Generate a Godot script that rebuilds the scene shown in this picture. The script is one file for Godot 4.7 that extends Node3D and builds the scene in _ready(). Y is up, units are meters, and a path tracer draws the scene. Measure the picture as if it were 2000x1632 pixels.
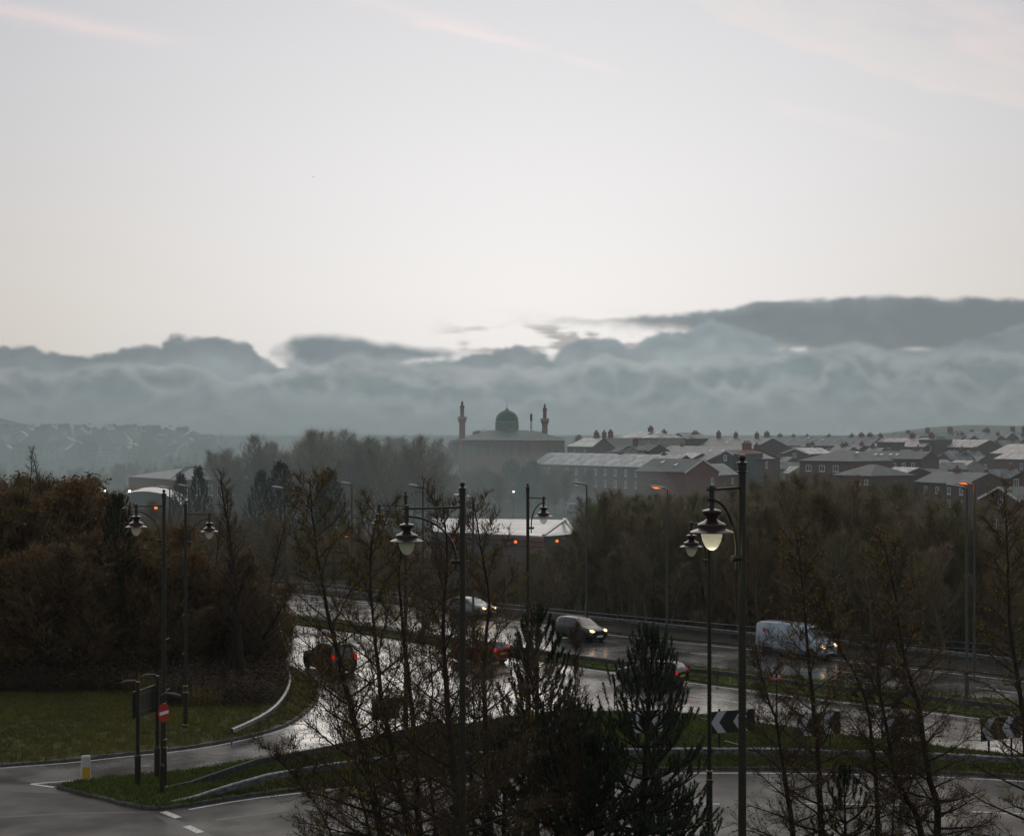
extends Node3D
# A wet dual carriageway at dawn, seen from an upper storey: y is up, metres, the camera looks along -z from 14.5 m above the road.

var rng := RandomNumberGenerator.new()
var M := {}
var warp := FastNoiseLite.new()


# Collects triangles into one mesh. Corners are given counter-clockwise as seen from outside.
class Mb:
	var v := PackedVector3Array()
	var n := PackedVector3Array()
	var c := PackedColorArray()
	var ix := PackedInt32Array()
	var col := Color.WHITE

	func tri(a: Vector3, b: Vector3, d: Vector3) -> void:
		var m := (b - a).cross(d - a).normalized()
		var k := v.size()
		v.append(a); v.append(b); v.append(d)
		n.append(m); n.append(m); n.append(m)
		c.append(col); c.append(col); c.append(col)
		ix.append(k); ix.append(k + 2); ix.append(k + 1)

	func quad(a: Vector3, b: Vector3, d: Vector3, e: Vector3) -> void:
		var m := (d - a).cross(e - b).normalized()
		var k := v.size()
		v.append(a); v.append(b); v.append(d); v.append(e)
		for i in 4:
			n.append(m); c.append(col)
		for i in [0, 2, 1, 0, 3, 2]:
			ix.append(k + i)

	func box(at: Vector3, size: Vector3, turn := Basis()) -> void:
		var x := turn.x * size.x * 0.5
		var y := turn.y * size.y * 0.5
		var z := turn.z * size.z * 0.5
		quad(at - x - y + z, at + x - y + z, at + x + y + z, at - x + y + z)
		quad(at + x - y - z, at - x - y - z, at - x + y - z, at + x + y - z)
		quad(at + x - y + z, at + x - y - z, at + x + y - z, at + x + y + z)
		quad(at - x - y - z, at - x - y + z, at - x + y + z, at - x + y - z)
		quad(at - x + y + z, at + x + y + z, at + x + y - z, at - x + y - z)
		quad(at - x - y - z, at + x - y - z, at + x - y + z, at - x - y + z)

	func beam(a: Vector3, b: Vector3, w: float, h: float) -> void:
		var x := (b - a).normalized()
		var z := x.cross(Vector3.UP)
		z = z.normalized() if z.length() > 0.01 else Vector3.BACK
		box((a + b) * 0.5, Vector3(a.distance_to(b), h, w), Basis(x, z.cross(x), z))

	func tube(p: PackedVector3Array, r: PackedFloat32Array, sides := 6, caps := true) -> void:
		var first := v.size()
		var last := p.size() - 1
		var side := Vector3.ZERO
		for i in p.size():
			var t := (p[mini(i + 1, last)] - p[maxi(i - 1, 0)]).normalized()
			if i == 0:
				side = t.cross(Vector3(0.31, 0.2, 0.93) if absf(t.y) > 0.7 else Vector3.UP).normalized()
			else:
				side = (side - t * side.dot(t)).normalized()
			var up := t.cross(side)
			for k in sides:
				var a := TAU * k / sides
				var o := side * cos(a) + up * sin(a)
				v.append(p[i] + o * r[i])
				n.append(o)
				c.append(col)
		for i in last:
			for k in sides:
				var a := first + i * sides + k
				var b := first + i * sides + (k + 1) % sides
				ix.append(a); ix.append(b + sides); ix.append(b)
				ix.append(a); ix.append(a + sides); ix.append(b + sides)
		if caps:
			for e in [0, last]:
				var at: int = v.size()
				var m := (p[0] - p[1]).normalized() if e == 0 else (p[last] - p[last - 1]).normalized()
				for k in sides:
					v.append(v[first + e * sides + k]); n.append(m); c.append(col)
				for k in range(1, sides - 1):
					ix.append(at); ix.append(at + (k if e == 0 else k + 1)); ix.append(at + (k + 1 if e == 0 else k))

	func bar(a: Vector3, b: Vector3, r: float, sides := 8, r2 := -1.0) -> void:
		tube(PackedVector3Array([a, b]), PackedFloat32Array([r, r if r2 < 0.0 else r2]), sides)

	# A twig: three faces that run to a point.
	func spike(a: Vector3, b: Vector3, r: float) -> void:
		var t := (b - a).normalized()
		var s := t.cross(Vector3(0.3, 0.25, 0.9) if absf(t.y) > 0.7 else Vector3.UP).normalized()
		var u := t.cross(s)
		var k := v.size()
		var o1 := s
		var o2 := s * -0.5 + u * 0.866
		var o3 := s * -0.5 - u * 0.866
		v.append(a + o1 * r); v.append(a + o2 * r); v.append(a + o3 * r); v.append(b)
		n.append(o1); n.append(o2); n.append(o3); n.append(t)
		c.append(col); c.append(col); c.append(col); c.append(col)
		for i in [0, 3, 1, 1, 3, 2, 2, 3, 0]:
			ix.append(k + i)

	# A thin leaf or catkin: a diamond with its own normal.
	func leaf(a: Vector3, b: Vector3, w: Vector3) -> void:
		var m := (b - a).cross(w).normalized()
		var mid := (a + b) * 0.5
		var k := v.size()
		v.append(a); v.append(mid + w); v.append(b); v.append(mid - w)
		for i in 4:
			n.append(m); c.append(col)
		for i in [0, 1, 2, 0, 2, 3]:
			ix.append(k + i)

	# Turns a profile of (radius, height) pairs about an axis.
	func lathe(prof: Array, segs: int, at := Transform3D()) -> void:
		for i in prof.size() - 1:
			var p: Vector2 = prof[i]
			var q: Vector2 = prof[i + 1]
			var t := (q - p).normalized()
			var first := v.size()
			for k in segs + 1:
				var a := TAU * k / segs
				var o := Vector3(cos(a), 0, sin(a))
				var m := at.basis * (o * t.y + Vector3.DOWN * t.x).normalized()
				v.append(at * (o * p.x + Vector3.UP * p.y)); v.append(at * (o * q.x + Vector3.UP * q.y))
				n.append(m); n.append(m); c.append(col); c.append(col)
			for k in segs:
				var b := first + k * 2
				for j in [0, 2, 1, 1, 2, 3]:
					ix.append(b + j)

	# A skin over rings of equal count, each running the same way round; open rings leave the last side out.
	func loft(rings: Array, closed := true, caps := false) -> void:
		var first := v.size()
		var k: int = rings[0].size()
		var last := rings.size() - 1
		for i in rings.size():
			var r: PackedVector3Array = rings[i]
			for j in k:
				var along := (rings[mini(i + 1, last)][j] as Vector3) - (rings[maxi(i - 1, 0)][j] as Vector3)
				var round: Vector3 = r[(j + 1) % k] - r[(j + k - 1) % k] if closed else r[mini(j + 1, k - 1)] - r[maxi(j - 1, 0)]
				v.append(r[j])
				n.append(round.cross(along).normalized())
				c.append(col)
		for i in last:
			for j in (k if closed else k - 1):
				var a := first + i * k + j
				var b := first + i * k + (j + 1) % k
				ix.append(a); ix.append(b + k); ix.append(b)
				ix.append(a); ix.append(a + k); ix.append(b + k)
		if caps:
			for e in [0, last]:
				var r: PackedVector3Array = rings[e]
				for j in range(1, k - 1):
					if e == 0:
						tri(r[0], r[j + 1], r[j])
					else:
						tri(r[0], r[j], r[j + 1])

	# A flat polygon (x, z) at a height; with depth, a slab with sides.
	func sheet(poly: PackedVector2Array, y: float, depth := 0.0) -> void:
		var f := Geometry2D.triangulate_polygon(poly)
		for i in range(0, f.size(), 3):
			var a := poly[f[i]]
			var b := poly[f[i + 1]]
			var d := poly[f[i + 2]]
			if (b - a).cross(d - a) > 0.0:
				var s := b
				b = d
				d = s
			tri(Vector3(a.x, y, a.y), Vector3(b.x, y, b.y), Vector3(d.x, y, d.y))
		if depth > 0.0:
			var ccw := not Geometry2D.is_polygon_clockwise(poly)
			for i in poly.size():
				var a := poly[i]
				var b := poly[(i + 1) % poly.size()]
				if ccw:
					quad(Vector3(b.x, y - depth, b.y), Vector3(a.x, y - depth, a.y), Vector3(a.x, y, a.y), Vector3(b.x, y, b.y))
				else:
					quad(Vector3(a.x, y - depth, a.y), Vector3(b.x, y - depth, b.y), Vector3(b.x, y, b.y), Vector3(a.x, y, a.y))

	# A ribbon between two lines of equal count.
	func ribbon(l: PackedVector3Array, r: PackedVector3Array) -> void:
		for i in l.size() - 1:
			quad(l[i], l[i + 1], r[i + 1], r[i])

	func mesh() -> ArrayMesh:
		var a := []
		a.resize(Mesh.ARRAY_MAX)
		a[Mesh.ARRAY_VERTEX] = v
		a[Mesh.ARRAY_NORMAL] = n
		a[Mesh.ARRAY_COLOR] = c
		a[Mesh.ARRAY_INDEX] = ix
		var m := ArrayMesh.new()
		m.add_surface_from_arrays(Mesh.PRIMITIVE_TRIANGLES, a)
		return m


func lin(r: float, g: float, b: float) -> Color:
	return Color(r, g, b).linear_to_srgb()


func paint(called: String, color: Color, rough := 0.8, metal := 0.0) -> StandardMaterial3D:
	var m := StandardMaterial3D.new()
	m.resource_name = called
	m.albedo_color = color
	m.roughness = rough
	m.metallic = metal
	M[called] = m
	return m


func grain(freq: float, dark: Color, light: Color, size := 512, octaves := 5, s := 1, kind := FastNoiseLite.TYPE_SIMPLEX_SMOOTH) -> ImageTexture:
	var f := FastNoiseLite.new()
	f.seed = s
	f.noise_type = kind
	f.frequency = freq
	f.fractal_octaves = octaves
	var im := f.get_seamless_image(size, size)
	var g := Image.create(size, size, false, Image.FORMAT_RGB8)
	var table := []
	for i in 256:
		table.append(dark.lerp(light, smoothstep(0.15, 0.85, i / 255.0)).linear_to_srgb())
	var data := im.get_data()
	for y in size:
		for x in size:
			g.set_pixel(x, y, table[data[y * size + x]])
	return ImageTexture.create_from_image(g)


func grey(freq: float, lo: float, hi: float, size := 512, octaves := 4, s := 1) -> ImageTexture:
	var f := FastNoiseLite.new()
	f.seed = s
	f.frequency = freq
	f.fractal_octaves = octaves
	var im := f.get_seamless_image(size, size)
	im.convert(Image.FORMAT_L8)
	var data := im.get_data()
	for i in data.size():
		data[i] = int(255.0 * lerpf(lo, hi, smoothstep(0.15, 0.85, data[i] / 255.0)))
	return ImageTexture.create_from_image(Image.create_from_data(size, size, false, Image.FORMAT_L8, data))


# A material whose colour texture lies in the world, repeating every `span` metres.
func ground(called: String, tex: ImageTexture, span: float, rough := 0.9) -> StandardMaterial3D:
	var m := paint(called, Color.WHITE, rough)
	m.albedo_texture = tex
	m.uv1_triplanar = true
	m.uv1_world_triplanar = true
	m.uv1_scale = Vector3.ONE / span
	return m


func tag(o: Node, label: String, category: String, group := "") -> Node:
	o.set_meta("label", label)
	o.set_meta("category", category)
	if group:
		o.set_meta("group", group)
	return o


func part(parent: Node, called: String, shape, m: Material) -> MeshInstance3D:
	var o := MeshInstance3D.new()
	o.name = called
	o.mesh = shape.mesh() if shape is Mb else shape
	o.material_override = m
	parent.add_child(o, true)
	return o


func thing(called: String, label: String, category: String, at: Vector3, turn := 0.0, group := "") -> Node3D:
	var o := Node3D.new()
	o.name = called
	add_child(o, true)
	o.position = at
	o.rotation.y = turn
	tag(o, label, category, group)
	return o


func struct(called: String, shape, m: Material) -> MeshInstance3D:
	var o := part(self, called, shape, m)
	o.set_meta("kind", "structure")
	return o


func stuff(o: Node) -> Node:
	o.set_meta("kind", "stuff")
	return o


func copy(o: Node3D, at: Vector3, turn: float, label := "", group := "") -> Node3D:
	var d: Node3D = o.duplicate()
	d.name = String(o.name).rstrip("0123456789")
	add_child(d, true)
	d.position = at
	d.rotation.y = turn
	if label:
		d.set_meta("label", label)
	if group:
		d.set_meta("group", group)
	return d


func rnd(a: float, b: float) -> float:
	return rng.randf_range(a, b)


# The lie of the land: a bank under the viewer, a flat valley, a town hill on the right, a suburb hill far left.
func land(x: float, z: float) -> float:
	var d := -z
	var t := x / maxf(d, 1.0)
	var h := clampf((53.0 - d) * 0.11, 0.0, 4.5)
	h += smoothstep(320.0, 520.0, d) * 7.5 * smoothstep(-0.09, 0.0, t)
	h += smoothstep(650.0, 1150.0, d) * 11.0 * (1.0 - smoothstep(-0.26, -0.12, t)) * 0.8
	h += smoothstep(750.0, 1100.0, d) * 5.0 * (1.0 - smoothstep(-0.2, -0.02, t))
	h += smoothstep(1200.0, 1500.0, d) * 22.0 * (1.0 - smoothstep(-0.36, -0.27, t))
	h += smoothstep(850.0, 1250.0, d) * 15.0 * smoothstep(0.17, 0.3, t)
	if d > 140.0:
		h += warp.get_noise_2d(x, z) * clampf((d - 140.0) / 200.0, 0.0, 1.0) * 1.2
	return h


func along(line: PackedVector2Array, y := 0.0, step := 2.0) -> PackedVector3Array:
	var cv := Curve2D.new()
	for i in line.size():
		var t := (line[mini(i + 1, line.size() - 1)] - line[maxi(i - 1, 0)]) / 6.0
		cv.add_point(line[i], -t, t)
	var out := PackedVector3Array()
	var l := cv.get_baked_length()
	var k := maxi(2, int(l / step))
	for i in k + 1:
		var p := cv.sample_baked(l * i / k, true)
		out.append(Vector3(p.x, y, p.y))
	return out


func shifted(p: PackedVector3Array, by: float, y := 0.0) -> PackedVector3Array:
	var out := PackedVector3Array()
	for i in p.size():
		var t := (p[mini(i + 1, p.size() - 1)] - p[maxi(i - 1, 0)]).normalized()
		out.append(p[i] + Vector3(-t.z, 0, t.x) * by + Vector3.UP * y)
	return out


func flat(p: PackedVector3Array) -> PackedVector2Array:
	var out := PackedVector2Array()
	for a in p:
		out.append(Vector2(a.x, a.z))
	return out


# ---- the sky: air lit from behind a cloud bank, streaks of cirrus, layers of stratocumulus ----
var fa := FastNoiseLite.new()
var fb := FastNoiseLite.new()
var fc := FastNoiseLite.new()
var fp := FastNoiseLite.new()


func srgb(r: float, g: float, b: float) -> Vector3:
	var k := Color(r / 255.0, g / 255.0, b / 255.0).srgb_to_linear()
	return Vector3(k.r, k.g, k.b)


func edge(p: PackedVector2Array, u: float) -> float:
	var last := p.size() - 1
	if u <= p[0].x:
		return p[0].y
	if u >= p[last].x:
		return p[last].y
	for i in last:
		if u < p[i + 1].x:
			var t := (u - p[i].x) / (p[i + 1].x - p[i].x)
			return lerpf(p[i].y, p[i + 1].y, t * t * (3.0 - 2.0 * t))
	return p[last].y


func streak(u: float, v: float, a: Vector2, b: Vector2, w: float) -> float:
	var t := clampf((Vector2(u, v) - a).dot(b - a) / (b - a).length_squared(), 0.0, 1.0)
	var off := (Vector2(u, v) - a.lerp(b, t)).length()
	return exp(-off * off / (w * w)) * smoothstep(0.0, 0.15, t) * smoothstep(1.0, 0.5, t)


const STRATUS_TOP := [Vector2(1030, 631), Vector2(1090, 619), Vector2(1180, 621), Vector2(1300, 611), Vector2(1400, 602), Vector2(1480, 587), Vector2(1600, 580), Vector2(1750, 575), Vector2(1850, 578), Vector2(2050, 583), Vector2(2500, 600), Vector2(2900, 640)]
const STRATUS_LOW := [Vector2(1030, 632), Vector2(1090, 626), Vector2(1180, 634), Vector2(1300, 645), Vector2(1400, 668), Vector2(1500, 684), Vector2(1600, 698), Vector2(1750, 704), Vector2(1850, 702), Vector2(2050, 690), Vector2(2500, 690), Vector2(2900, 660)]
const LENS_TOP := [Vector2(505, 698), Vector2(540, 668), Vector2(580, 652), Vector2(640, 649), Vector2(700, 656), Vector2(760, 667), Vector2(850, 678), Vector2(950, 690)]
const LENS_LOW := [Vector2(505, 700), Vector2(540, 712), Vector2(600, 745), Vector2(680, 745), Vector2(740, 722), Vector2(820, 703), Vector2(950, 692)]
const HUMPS := [Vector2(-600, 690), Vector2(-200, 670), Vector2(0, 684), Vector2(60, 682), Vector2(90, 691), Vector2(140, 697), Vector2(225, 694), Vector2(240, 688), Vector2(265, 681), Vector2(313, 681), Vector2(322, 669), Vector2(335, 660), Vector2(350, 658), Vector2(364, 666), Vector2(400, 663), Vector2(440, 665), Vector2(480, 676), Vector2(515, 702), Vector2(545, 722), Vector2(600, 716), Vector2(680, 711), Vector2(760, 716), Vector2(830, 712), Vector2(880, 702), Vector2(960, 692), Vector2(1010, 684), Vector2(1050, 691), Vector2(1082, 702), Vector2(1106, 678), Vector2(1140, 664), Vector2(1190, 668), Vector2(1236, 684), Vector2(1266, 664), Vector2(1300, 654), Vector2(1345, 651), Vector2(1368, 636), Vector2(1388, 630), Vector2(1410, 640), Vector2(1455, 645), Vector2(1495, 662), Vector2(1530, 688), Vector2(1570, 692), Vector2(1650, 684), Vector2(1760, 692), Vector2(1850, 682), Vector2(1905, 664), Vector2(1950, 652), Vector2(2000, 636), Vector2(2200, 655), Vector2(2600, 680)]
const BANK := [Vector2(-600, 740), Vector2(0, 738), Vector2(100, 733), Vector2(200, 722), Vector2(290, 727), Vector2(380, 722), Vector2(450, 748), Vector2(540, 742), Vector2(600, 724), Vector2(680, 712), Vector2(730, 705), Vector2(785, 700), Vector2(830, 714), Vector2(900, 718), Vector2(1000, 716), Vector2(1100, 712), Vector2(1180, 692), Vector2(1250, 724), Vector2(1330, 712), Vector2(1420, 700), Vector2(1470, 710), Vector2(1540, 692), Vector2(1600, 698), Vector2(1650, 688), Vector2(1750, 708), Vector2(1850, 704), Vector2(1930, 690), Vector2(2000, 690), Vector2(2600, 700)]


# u and v are angles in units of 1/3000 of the tangent: right of and below straight ahead (the horizon at v = 850).
func sky_at(u: float, v: float, fine: bool) -> Vector3:
	var el := (850.0 - v) / 52.36
	var du := (u - 1060.0) / 52.36
	var r := sqrt(du * du * 0.5 + (el - 4.0) * (el - 4.0) * (0.88 if el > 4.0 else 0.2))
	var glow := exp(-pow(r / 20.0, 1.5))
	var light := 0.375 + 0.575 * glow
	var low := exp(-pow(maxf(el - 3.0, 0.0) / 7.0, 1.4))
	var warm := Vector3(1.0, 0.966, 0.936).lerp(Vector3(1.0, 0.94, 0.86), smoothstep(8.0, 22.0, absf(du)) * 0.9)
	var cool := Vector3(0.995, 0.988, 1.015).lerp(Vector3(0.92, 0.968, 1.075), smoothstep(9.0, 32.0, r))
	var c := light * cool.lerp(warm, clampf(low * 1.15, 0.0, 1.0))
	if el > 30.0 and not fine:
		return c
	# cirrus
	var wob := fa.get_noise_2d(u * 0.5, v * 0.5) * 14.0 + fb.get_noise_2d(u, v * 2.0) * 5.0
	var vv := v + wob * 0.6
	var pink := Vector3(0.11, 0.04, 0.025)
	c += pink * 1.1 * streak(u, vv, Vector2(-160, -14), Vector2(470, 108), 15.0)
	c += pink * 0.5 * streak(u, vv, Vector2(600, -30), Vector2(1130, 112), 14.0)
	c += pink * 0.75 * streak(u, vv, Vector2(780, 38), Vector2(1110, 108), 9.0)
	c += pink * 0.45 * streak(u, vv, Vector2(1080, 105), Vector2(1250, 150), 8.0)
	c += pink * 0.3 * streak(u, vv, Vector2(1480, 195), Vector2(1860, 300), 12.0)
	var ledge := edge(PackedVector2Array([Vector2(1180, -80), Vector2(1340, 0), Vector2(1430, 56), Vector2(1600, 108), Vector2(1740, 154), Vector2(1835, 186), Vector2(2100, 230)]), u)
	var inside := smoothstep(0.0, 9.0, ledge - vv) * smoothstep(1180.0, 1330.0, u)
	if inside > 0.0:
		var st := fb.get_noise_2d((u + v * 2.2) * 0.25, (v - u * 0.38) * 1.1) * 0.5 + 0.5
		c += Vector3(0.075, 0.03, -0.005) * inside * (0.25 + 0.9 * st) * exp(-maxf(ledge - vv, 0.0) / 230.0)
		c -= Vector3(0.06, 0.05, 0.04) * inside * smoothstep(40.0, 140.0, ledge - vv) * (1.0 - st)
	c += pink * 0.5 * streak(u, vv, Vector2(1840, 60), Vector2(2100, 160), 22.0)
	c += pink * 0.6 * streak(u, vv, Vector2(1700, -60), Vector2(2150, 130), 30.0)
	if el > 12.0:
		return c
	# clouds, the far ones first
	var n1 := fa.get_noise_2d(u, v * 1.6)
	var n2 := fb.get_noise_2d(u, v * 1.4)
	var n3 := fc.get_noise_2d(u, v)
	var billow := absf(fb.get_noise_2d(u * 1.15 + n1 * 30.0, v * 1.5 + 900.0))
	var dark := srgb(129, 139, 143)
	var back := minf(0.42 + 0.6 * glow, 1.0)
	dark *= clampf(back * 1.05, 0.72, 1.0)
	# thin wisps that break the glow
	var cream := c
	var wisp := smoothstep(-0.05, 0.42, fa.get_noise_2d(u * 0.62, v * 4.0 + 300.0) + n2 * 0.4) * exp(-pow((v - 664.0) / 28.0, 2.0))
	wisp *= smoothstep(820.0, 980.0, u) * smoothstep(1460.0, 1200.0, u)
	c = c.lerp(srgb(168, 165, 164) * clampf(back, 0.6, 1.0), clampf(wisp * 1.4, 0.0, 0.85))
	var st_top := edge(PackedVector2Array(STRATUS_TOP), u) + n2 * 5.0 + n3 * 2.0
	var st_low := edge(PackedVector2Array(STRATUS_LOW), u) + n1 * 14.0 + n2 * 6.0
	var a := smoothstep(-3.0, 10.0 + 8.0 * n1, v - st_top) * smoothstep(-14.0, 20.0, st_low - v) * smoothstep(1020.0, 1110.0, u)
	var slab := (dark * 1.12).lerp(dark * 0.93, smoothstep(0.0, 30.0, v - st_top)).lerp(srgb(166, 165, 164) * clampf(back, 0.72, 1.0), smoothstep(34.0, -4.0, st_low - v) * 0.75)
	c = c.lerp(slab * (1.0 + n1 * 0.10 + n2 * 0.05), a * 0.97)
	var le_top := edge(PackedVector2Array(LENS_TOP), u) + n2 * 4.0
	var le_low := edge(PackedVector2Array(LENS_LOW), u) + n1 * 8.0
	a = smoothstep(-4.0, 16.0, v - le_top) * smoothstep(-5.0, 12.0, le_low - v) * smoothstep(505.0, 590.0, u + n2 * 30.0) * smoothstep(965.0, 830.0, u + n2 * 40.0)
	c = c.lerp(dark * (1.05 + n1 * 0.10), a)
	var round1 := fp.get_noise_2d(u * 1.1 + n2 * 16.0, v * 1.5 + n1 * 20.0) * 0.5 + 0.5
	var round2 := fp.get_noise_2d(u * 2.6 + n3 * 8.0 + 500.0, v * 3.0 + n2 * 14.0) * 0.5 + 0.5
	var h := edge(PackedVector2Array(HUMPS), u) + round1 * 17.0 + round2 * 8.0 - 14.0 - n3 * 4.0
	a = smoothstep(-2.0, 7.0 + 9.0 * clampf(n2 + 0.25, 0.0, 1.0), v - h)
	var lump := (1.0 - round1) * 0.26 + (1.0 - round2) * 0.12 - 0.17
	var rim := smoothstep(44.0, 0.0, v - h) * smoothstep(1000.0, 1250.0, u) * (0.75 + n2 * 0.8)
	var body := (dark * (1.0 + 0.26 * rim)).lerp(srgb(147, 158, 161) * clampf(back, 0.72, 1.0), smoothstep(6.0, 70.0, v - h + n1 * 26.0))
	c = c.lerp(body * (1.0 + n1 * 0.07 + lump), a * 0.98)
	# warm light leaks where the cover is thinnest
	c = c.lerp(cream, 0.55 * exp(-pow((u - 545.0) / 26.0, 2.0) - pow((v - 702.0) / 9.0, 2.0)) * smoothstep(-0.2, 0.2, n2 + 0.1))
	c = c.lerp(cream, 0.7 * exp(-pow((u - 1575.0) / 42.0, 2.0) - pow((v - 683.0) / 6.0, 2.0)) * smoothstep(-0.25, 0.2, n2 + 0.05))
	c = c.lerp(cream, 0.45 * exp(-pow((u - 1790.0) / 26.0, 2.0) - pow((v - 681.0) / 4.0, 2.0)) * smoothstep(-0.25, 0.2, n1 + 0.05))
	# nearer billows: each bank has round tops, a paler upper edge and a greyer body, and melts into the next
	var tops := [0.0, 34.0, 66.0, 96.0]
	for k in tops.size():
		var q := 331.0 * k + 90.0
		var m1 := fa.get_noise_2d(u * (0.8 + 0.05 * k) + q, v * 0.5 + 140.0 * k)
		var b1 := fp.get_noise_2d(u * (0.42 - 0.03 * k) + n2 * 22.0 + n1 * 20.0 + q, v * 0.55 + 311.0 * k + n1 * 24.0) * 0.5 + 0.5
		var b2 := fp.get_noise_2d(u * 1.9 + n3 * 10.0 + q * 2.0, v * 2.1 + n2 * 18.0 + 77.0 * k) * 0.5 + 0.5
		var top: float = edge(PackedVector2Array(BANK), u) * (1.0 if k == 0 else 0.45) + (0.0 if k == 0 else 714.0 * 0.55) + tops[k] + m1 * (24.0 if k == 0 else 74.0) + b1 * 26.0 + b2 * 7.0 + n2 * 9.0 - 20.0
		var soft := 5.0 + 6.0 * k + 22.0 * clampf(fa.get_noise_2d(u * 0.45 + q, v * 0.4 + 77.0) + 0.3, 0.0, 1.0)
		var cover := smoothstep(-soft * 0.45, soft, v - top) * (0.86 - 0.09 * k)
		var pale := srgb(168, 174, 175).lerp(srgb(160, 168, 169), k * 0.25)
		var full := srgb(128, 140, 144).lerp(srgb(142, 153, 155), k * 0.25)
		var tone := pale.lerp(full, smoothstep(0.0, 40.0, v - top + n1 * 22.0)) * clampf(back + 0.05, 0.74, 1.0)
		tone *= 1.0 + n2 * 0.14 + n1 * 0.10 + n3 * 0.05 + (0.5 - b1) * 0.13 + (0.5 - b2) * 0.07
		c = c.lerp(tone, cover)
	var mist := smoothstep(780.0, 850.0, v)
	c = c.lerp(srgb(155, 164, 165) * clampf(back + 0.05, 0.74, 1.0), mist * 0.6)
	return c


func make_sky() -> PanoramaSkyMaterial:
	fa.seed = 11; fa.frequency = 0.0065; fa.fractal_octaves = 4
	fb.seed = 23; fb.frequency = 0.016; fb.fractal_octaves = 5
	fp.seed = 53; fp.noise_type = FastNoiseLite.TYPE_CELLULAR; fp.cellular_distance_function = FastNoiseLite.DISTANCE_EUCLIDEAN; fp.cellular_return_type = FastNoiseLite.RETURN_DISTANCE; fp.frequency = 0.014; fp.fractal_type = FastNoiseLite.FRACTAL_NONE
	fc.seed = 37; fc.frequency = 0.06; fc.fractal_octaves = 3
	var w := 1024
	var rough := PackedFloat32Array()
	rough.resize(w * 512 * 3)
	for y in 512:
		var el := 90.0 - (y + 0.5) * 180.0 / 512.0
		for x in w:
			var k := (y * w + x) * 3
			var az := wrapf((x + 0.5) * 360.0 / w, -180.0, 180.0)
			var c := Vector3(0.07, 0.075, 0.07)
			if el > -1.0:
				var v := 850.0 - maxf(el, 0.05) * 52.36
				c = sky_at(1000.0 + az * 52.36, v, false)
				if absf(az) > 140.0 and el < 31.0:
					c = c.lerp(sky_at(1000.0 - az * 52.36, v, false), 0.5 * smoothstep(140.0, 180.0, absf(az)))
			rough[k] = c.x; rough[k + 1] = c.y; rough[k + 2] = c.z
	var im := Image.create_from_data(w, 512, false, Image.FORMAT_RGBF, rough.to_byte_array())
	im.resize(4096, 4096, Image.INTERPOLATE_BILINEAR)
	var x0 := -290
	var y0 := 2048 - 540
	var fw := 580
	var fh := 548
	var fine := PackedFloat32Array()
	fine.resize(fw * fh * 3)
	for y in fh:
		var el := 90.0 - (y0 + y + 0.5) * 180.0 / 4096.0
		for x in fw:
			var az := (x0 + x + 0.5) * 360.0 / 4096.0
			var u := 1000.0 + 3000.0 * tan(deg_to_rad(az))
			var v := 850.0 - 3000.0 * tan(deg_to_rad(el)) / cos(deg_to_rad(az))
			var c := sky_at(u, v, true)
			if absf(az) > 21.0:
				c = c.lerp(sky_at(1000.0 + az * 52.36, 850.0 - el * 52.36, true), smoothstep(21.0, 25.0, absf(az)))
			var k := (y * fw + x) * 3
			fine[k] = c.x; fine[k + 1] = c.y; fine[k + 2] = c.z
	var ahead := Image.create_from_data(fw, fh, false, Image.FORMAT_RGBF, fine.to_byte_array())
	im.blit_rect(ahead, Rect2i(290, 0, 290, fh), Vector2i(0, y0))
	im.blit_rect(ahead, Rect2i(0, 0, 290, fh), Vector2i(4096 - 290, y0))
	var m := PanoramaSkyMaterial.new()
	m.panorama = ImageTexture.create_from_image(im)
	return m


func _ready() -> void:
	# camera: level, 14.5 m above the road, the lens shifted up a little
	var cam := Camera3D.new()
	cam.name = "camera"
	cam.projection = Camera3D.PROJECTION_FRUSTUM
	cam.near = 0.3
	cam.far = 6000.0
	cam.size = 2.0 * 0.3 * 816.0 / 3000.0
	cam.frustum_offset = Vector2(0, 0.3 * 34.0 / 3000.0)
	cam.position = Vector3(0, 14.5, 0)
	add_child(cam)
	# sky, air and exposure
	var e := Environment.new()
	e.background_mode = Environment.BG_SKY
	e.sky = Sky.new()
	e.sky.sky_material = make_sky()
	e.tonemap_mode = Environment.TONE_MAPPER_LINEAR
	e.tonemap_exposure = 1.0
	e.sdfgi_enabled = true
	e.ssao_enabled = true
	e.ssil_enabled = true
	e.fog_enabled = true
	e.fog_density = 0.00012
	e.fog_light_color = lin(0.93, 0.99, 1.0)
	e.volumetric_fog_enabled = true
	e.volumetric_fog_density = 0.0
	var world := WorldEnvironment.new()
	world.name = "world"
	world.environment = e
	add_child(world)
	# the sun, low behind the cloud bank ahead
	var sun := DirectionalLight3D.new()
	sun.name = "sun"
	sun.light_energy = 0.4
	sun.light_angular_distance = 80.0
	sun.light_color = Color(1.0, 0.95, 0.88)
	sun.shadow_enabled = true
	sun.rotation_degrees = Vector3(-20, 178, 0)
	add_child(sun)
	rng.seed = 7
	warp.seed = 5
	warp.frequency = 0.011
	materials()
	setting()


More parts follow.
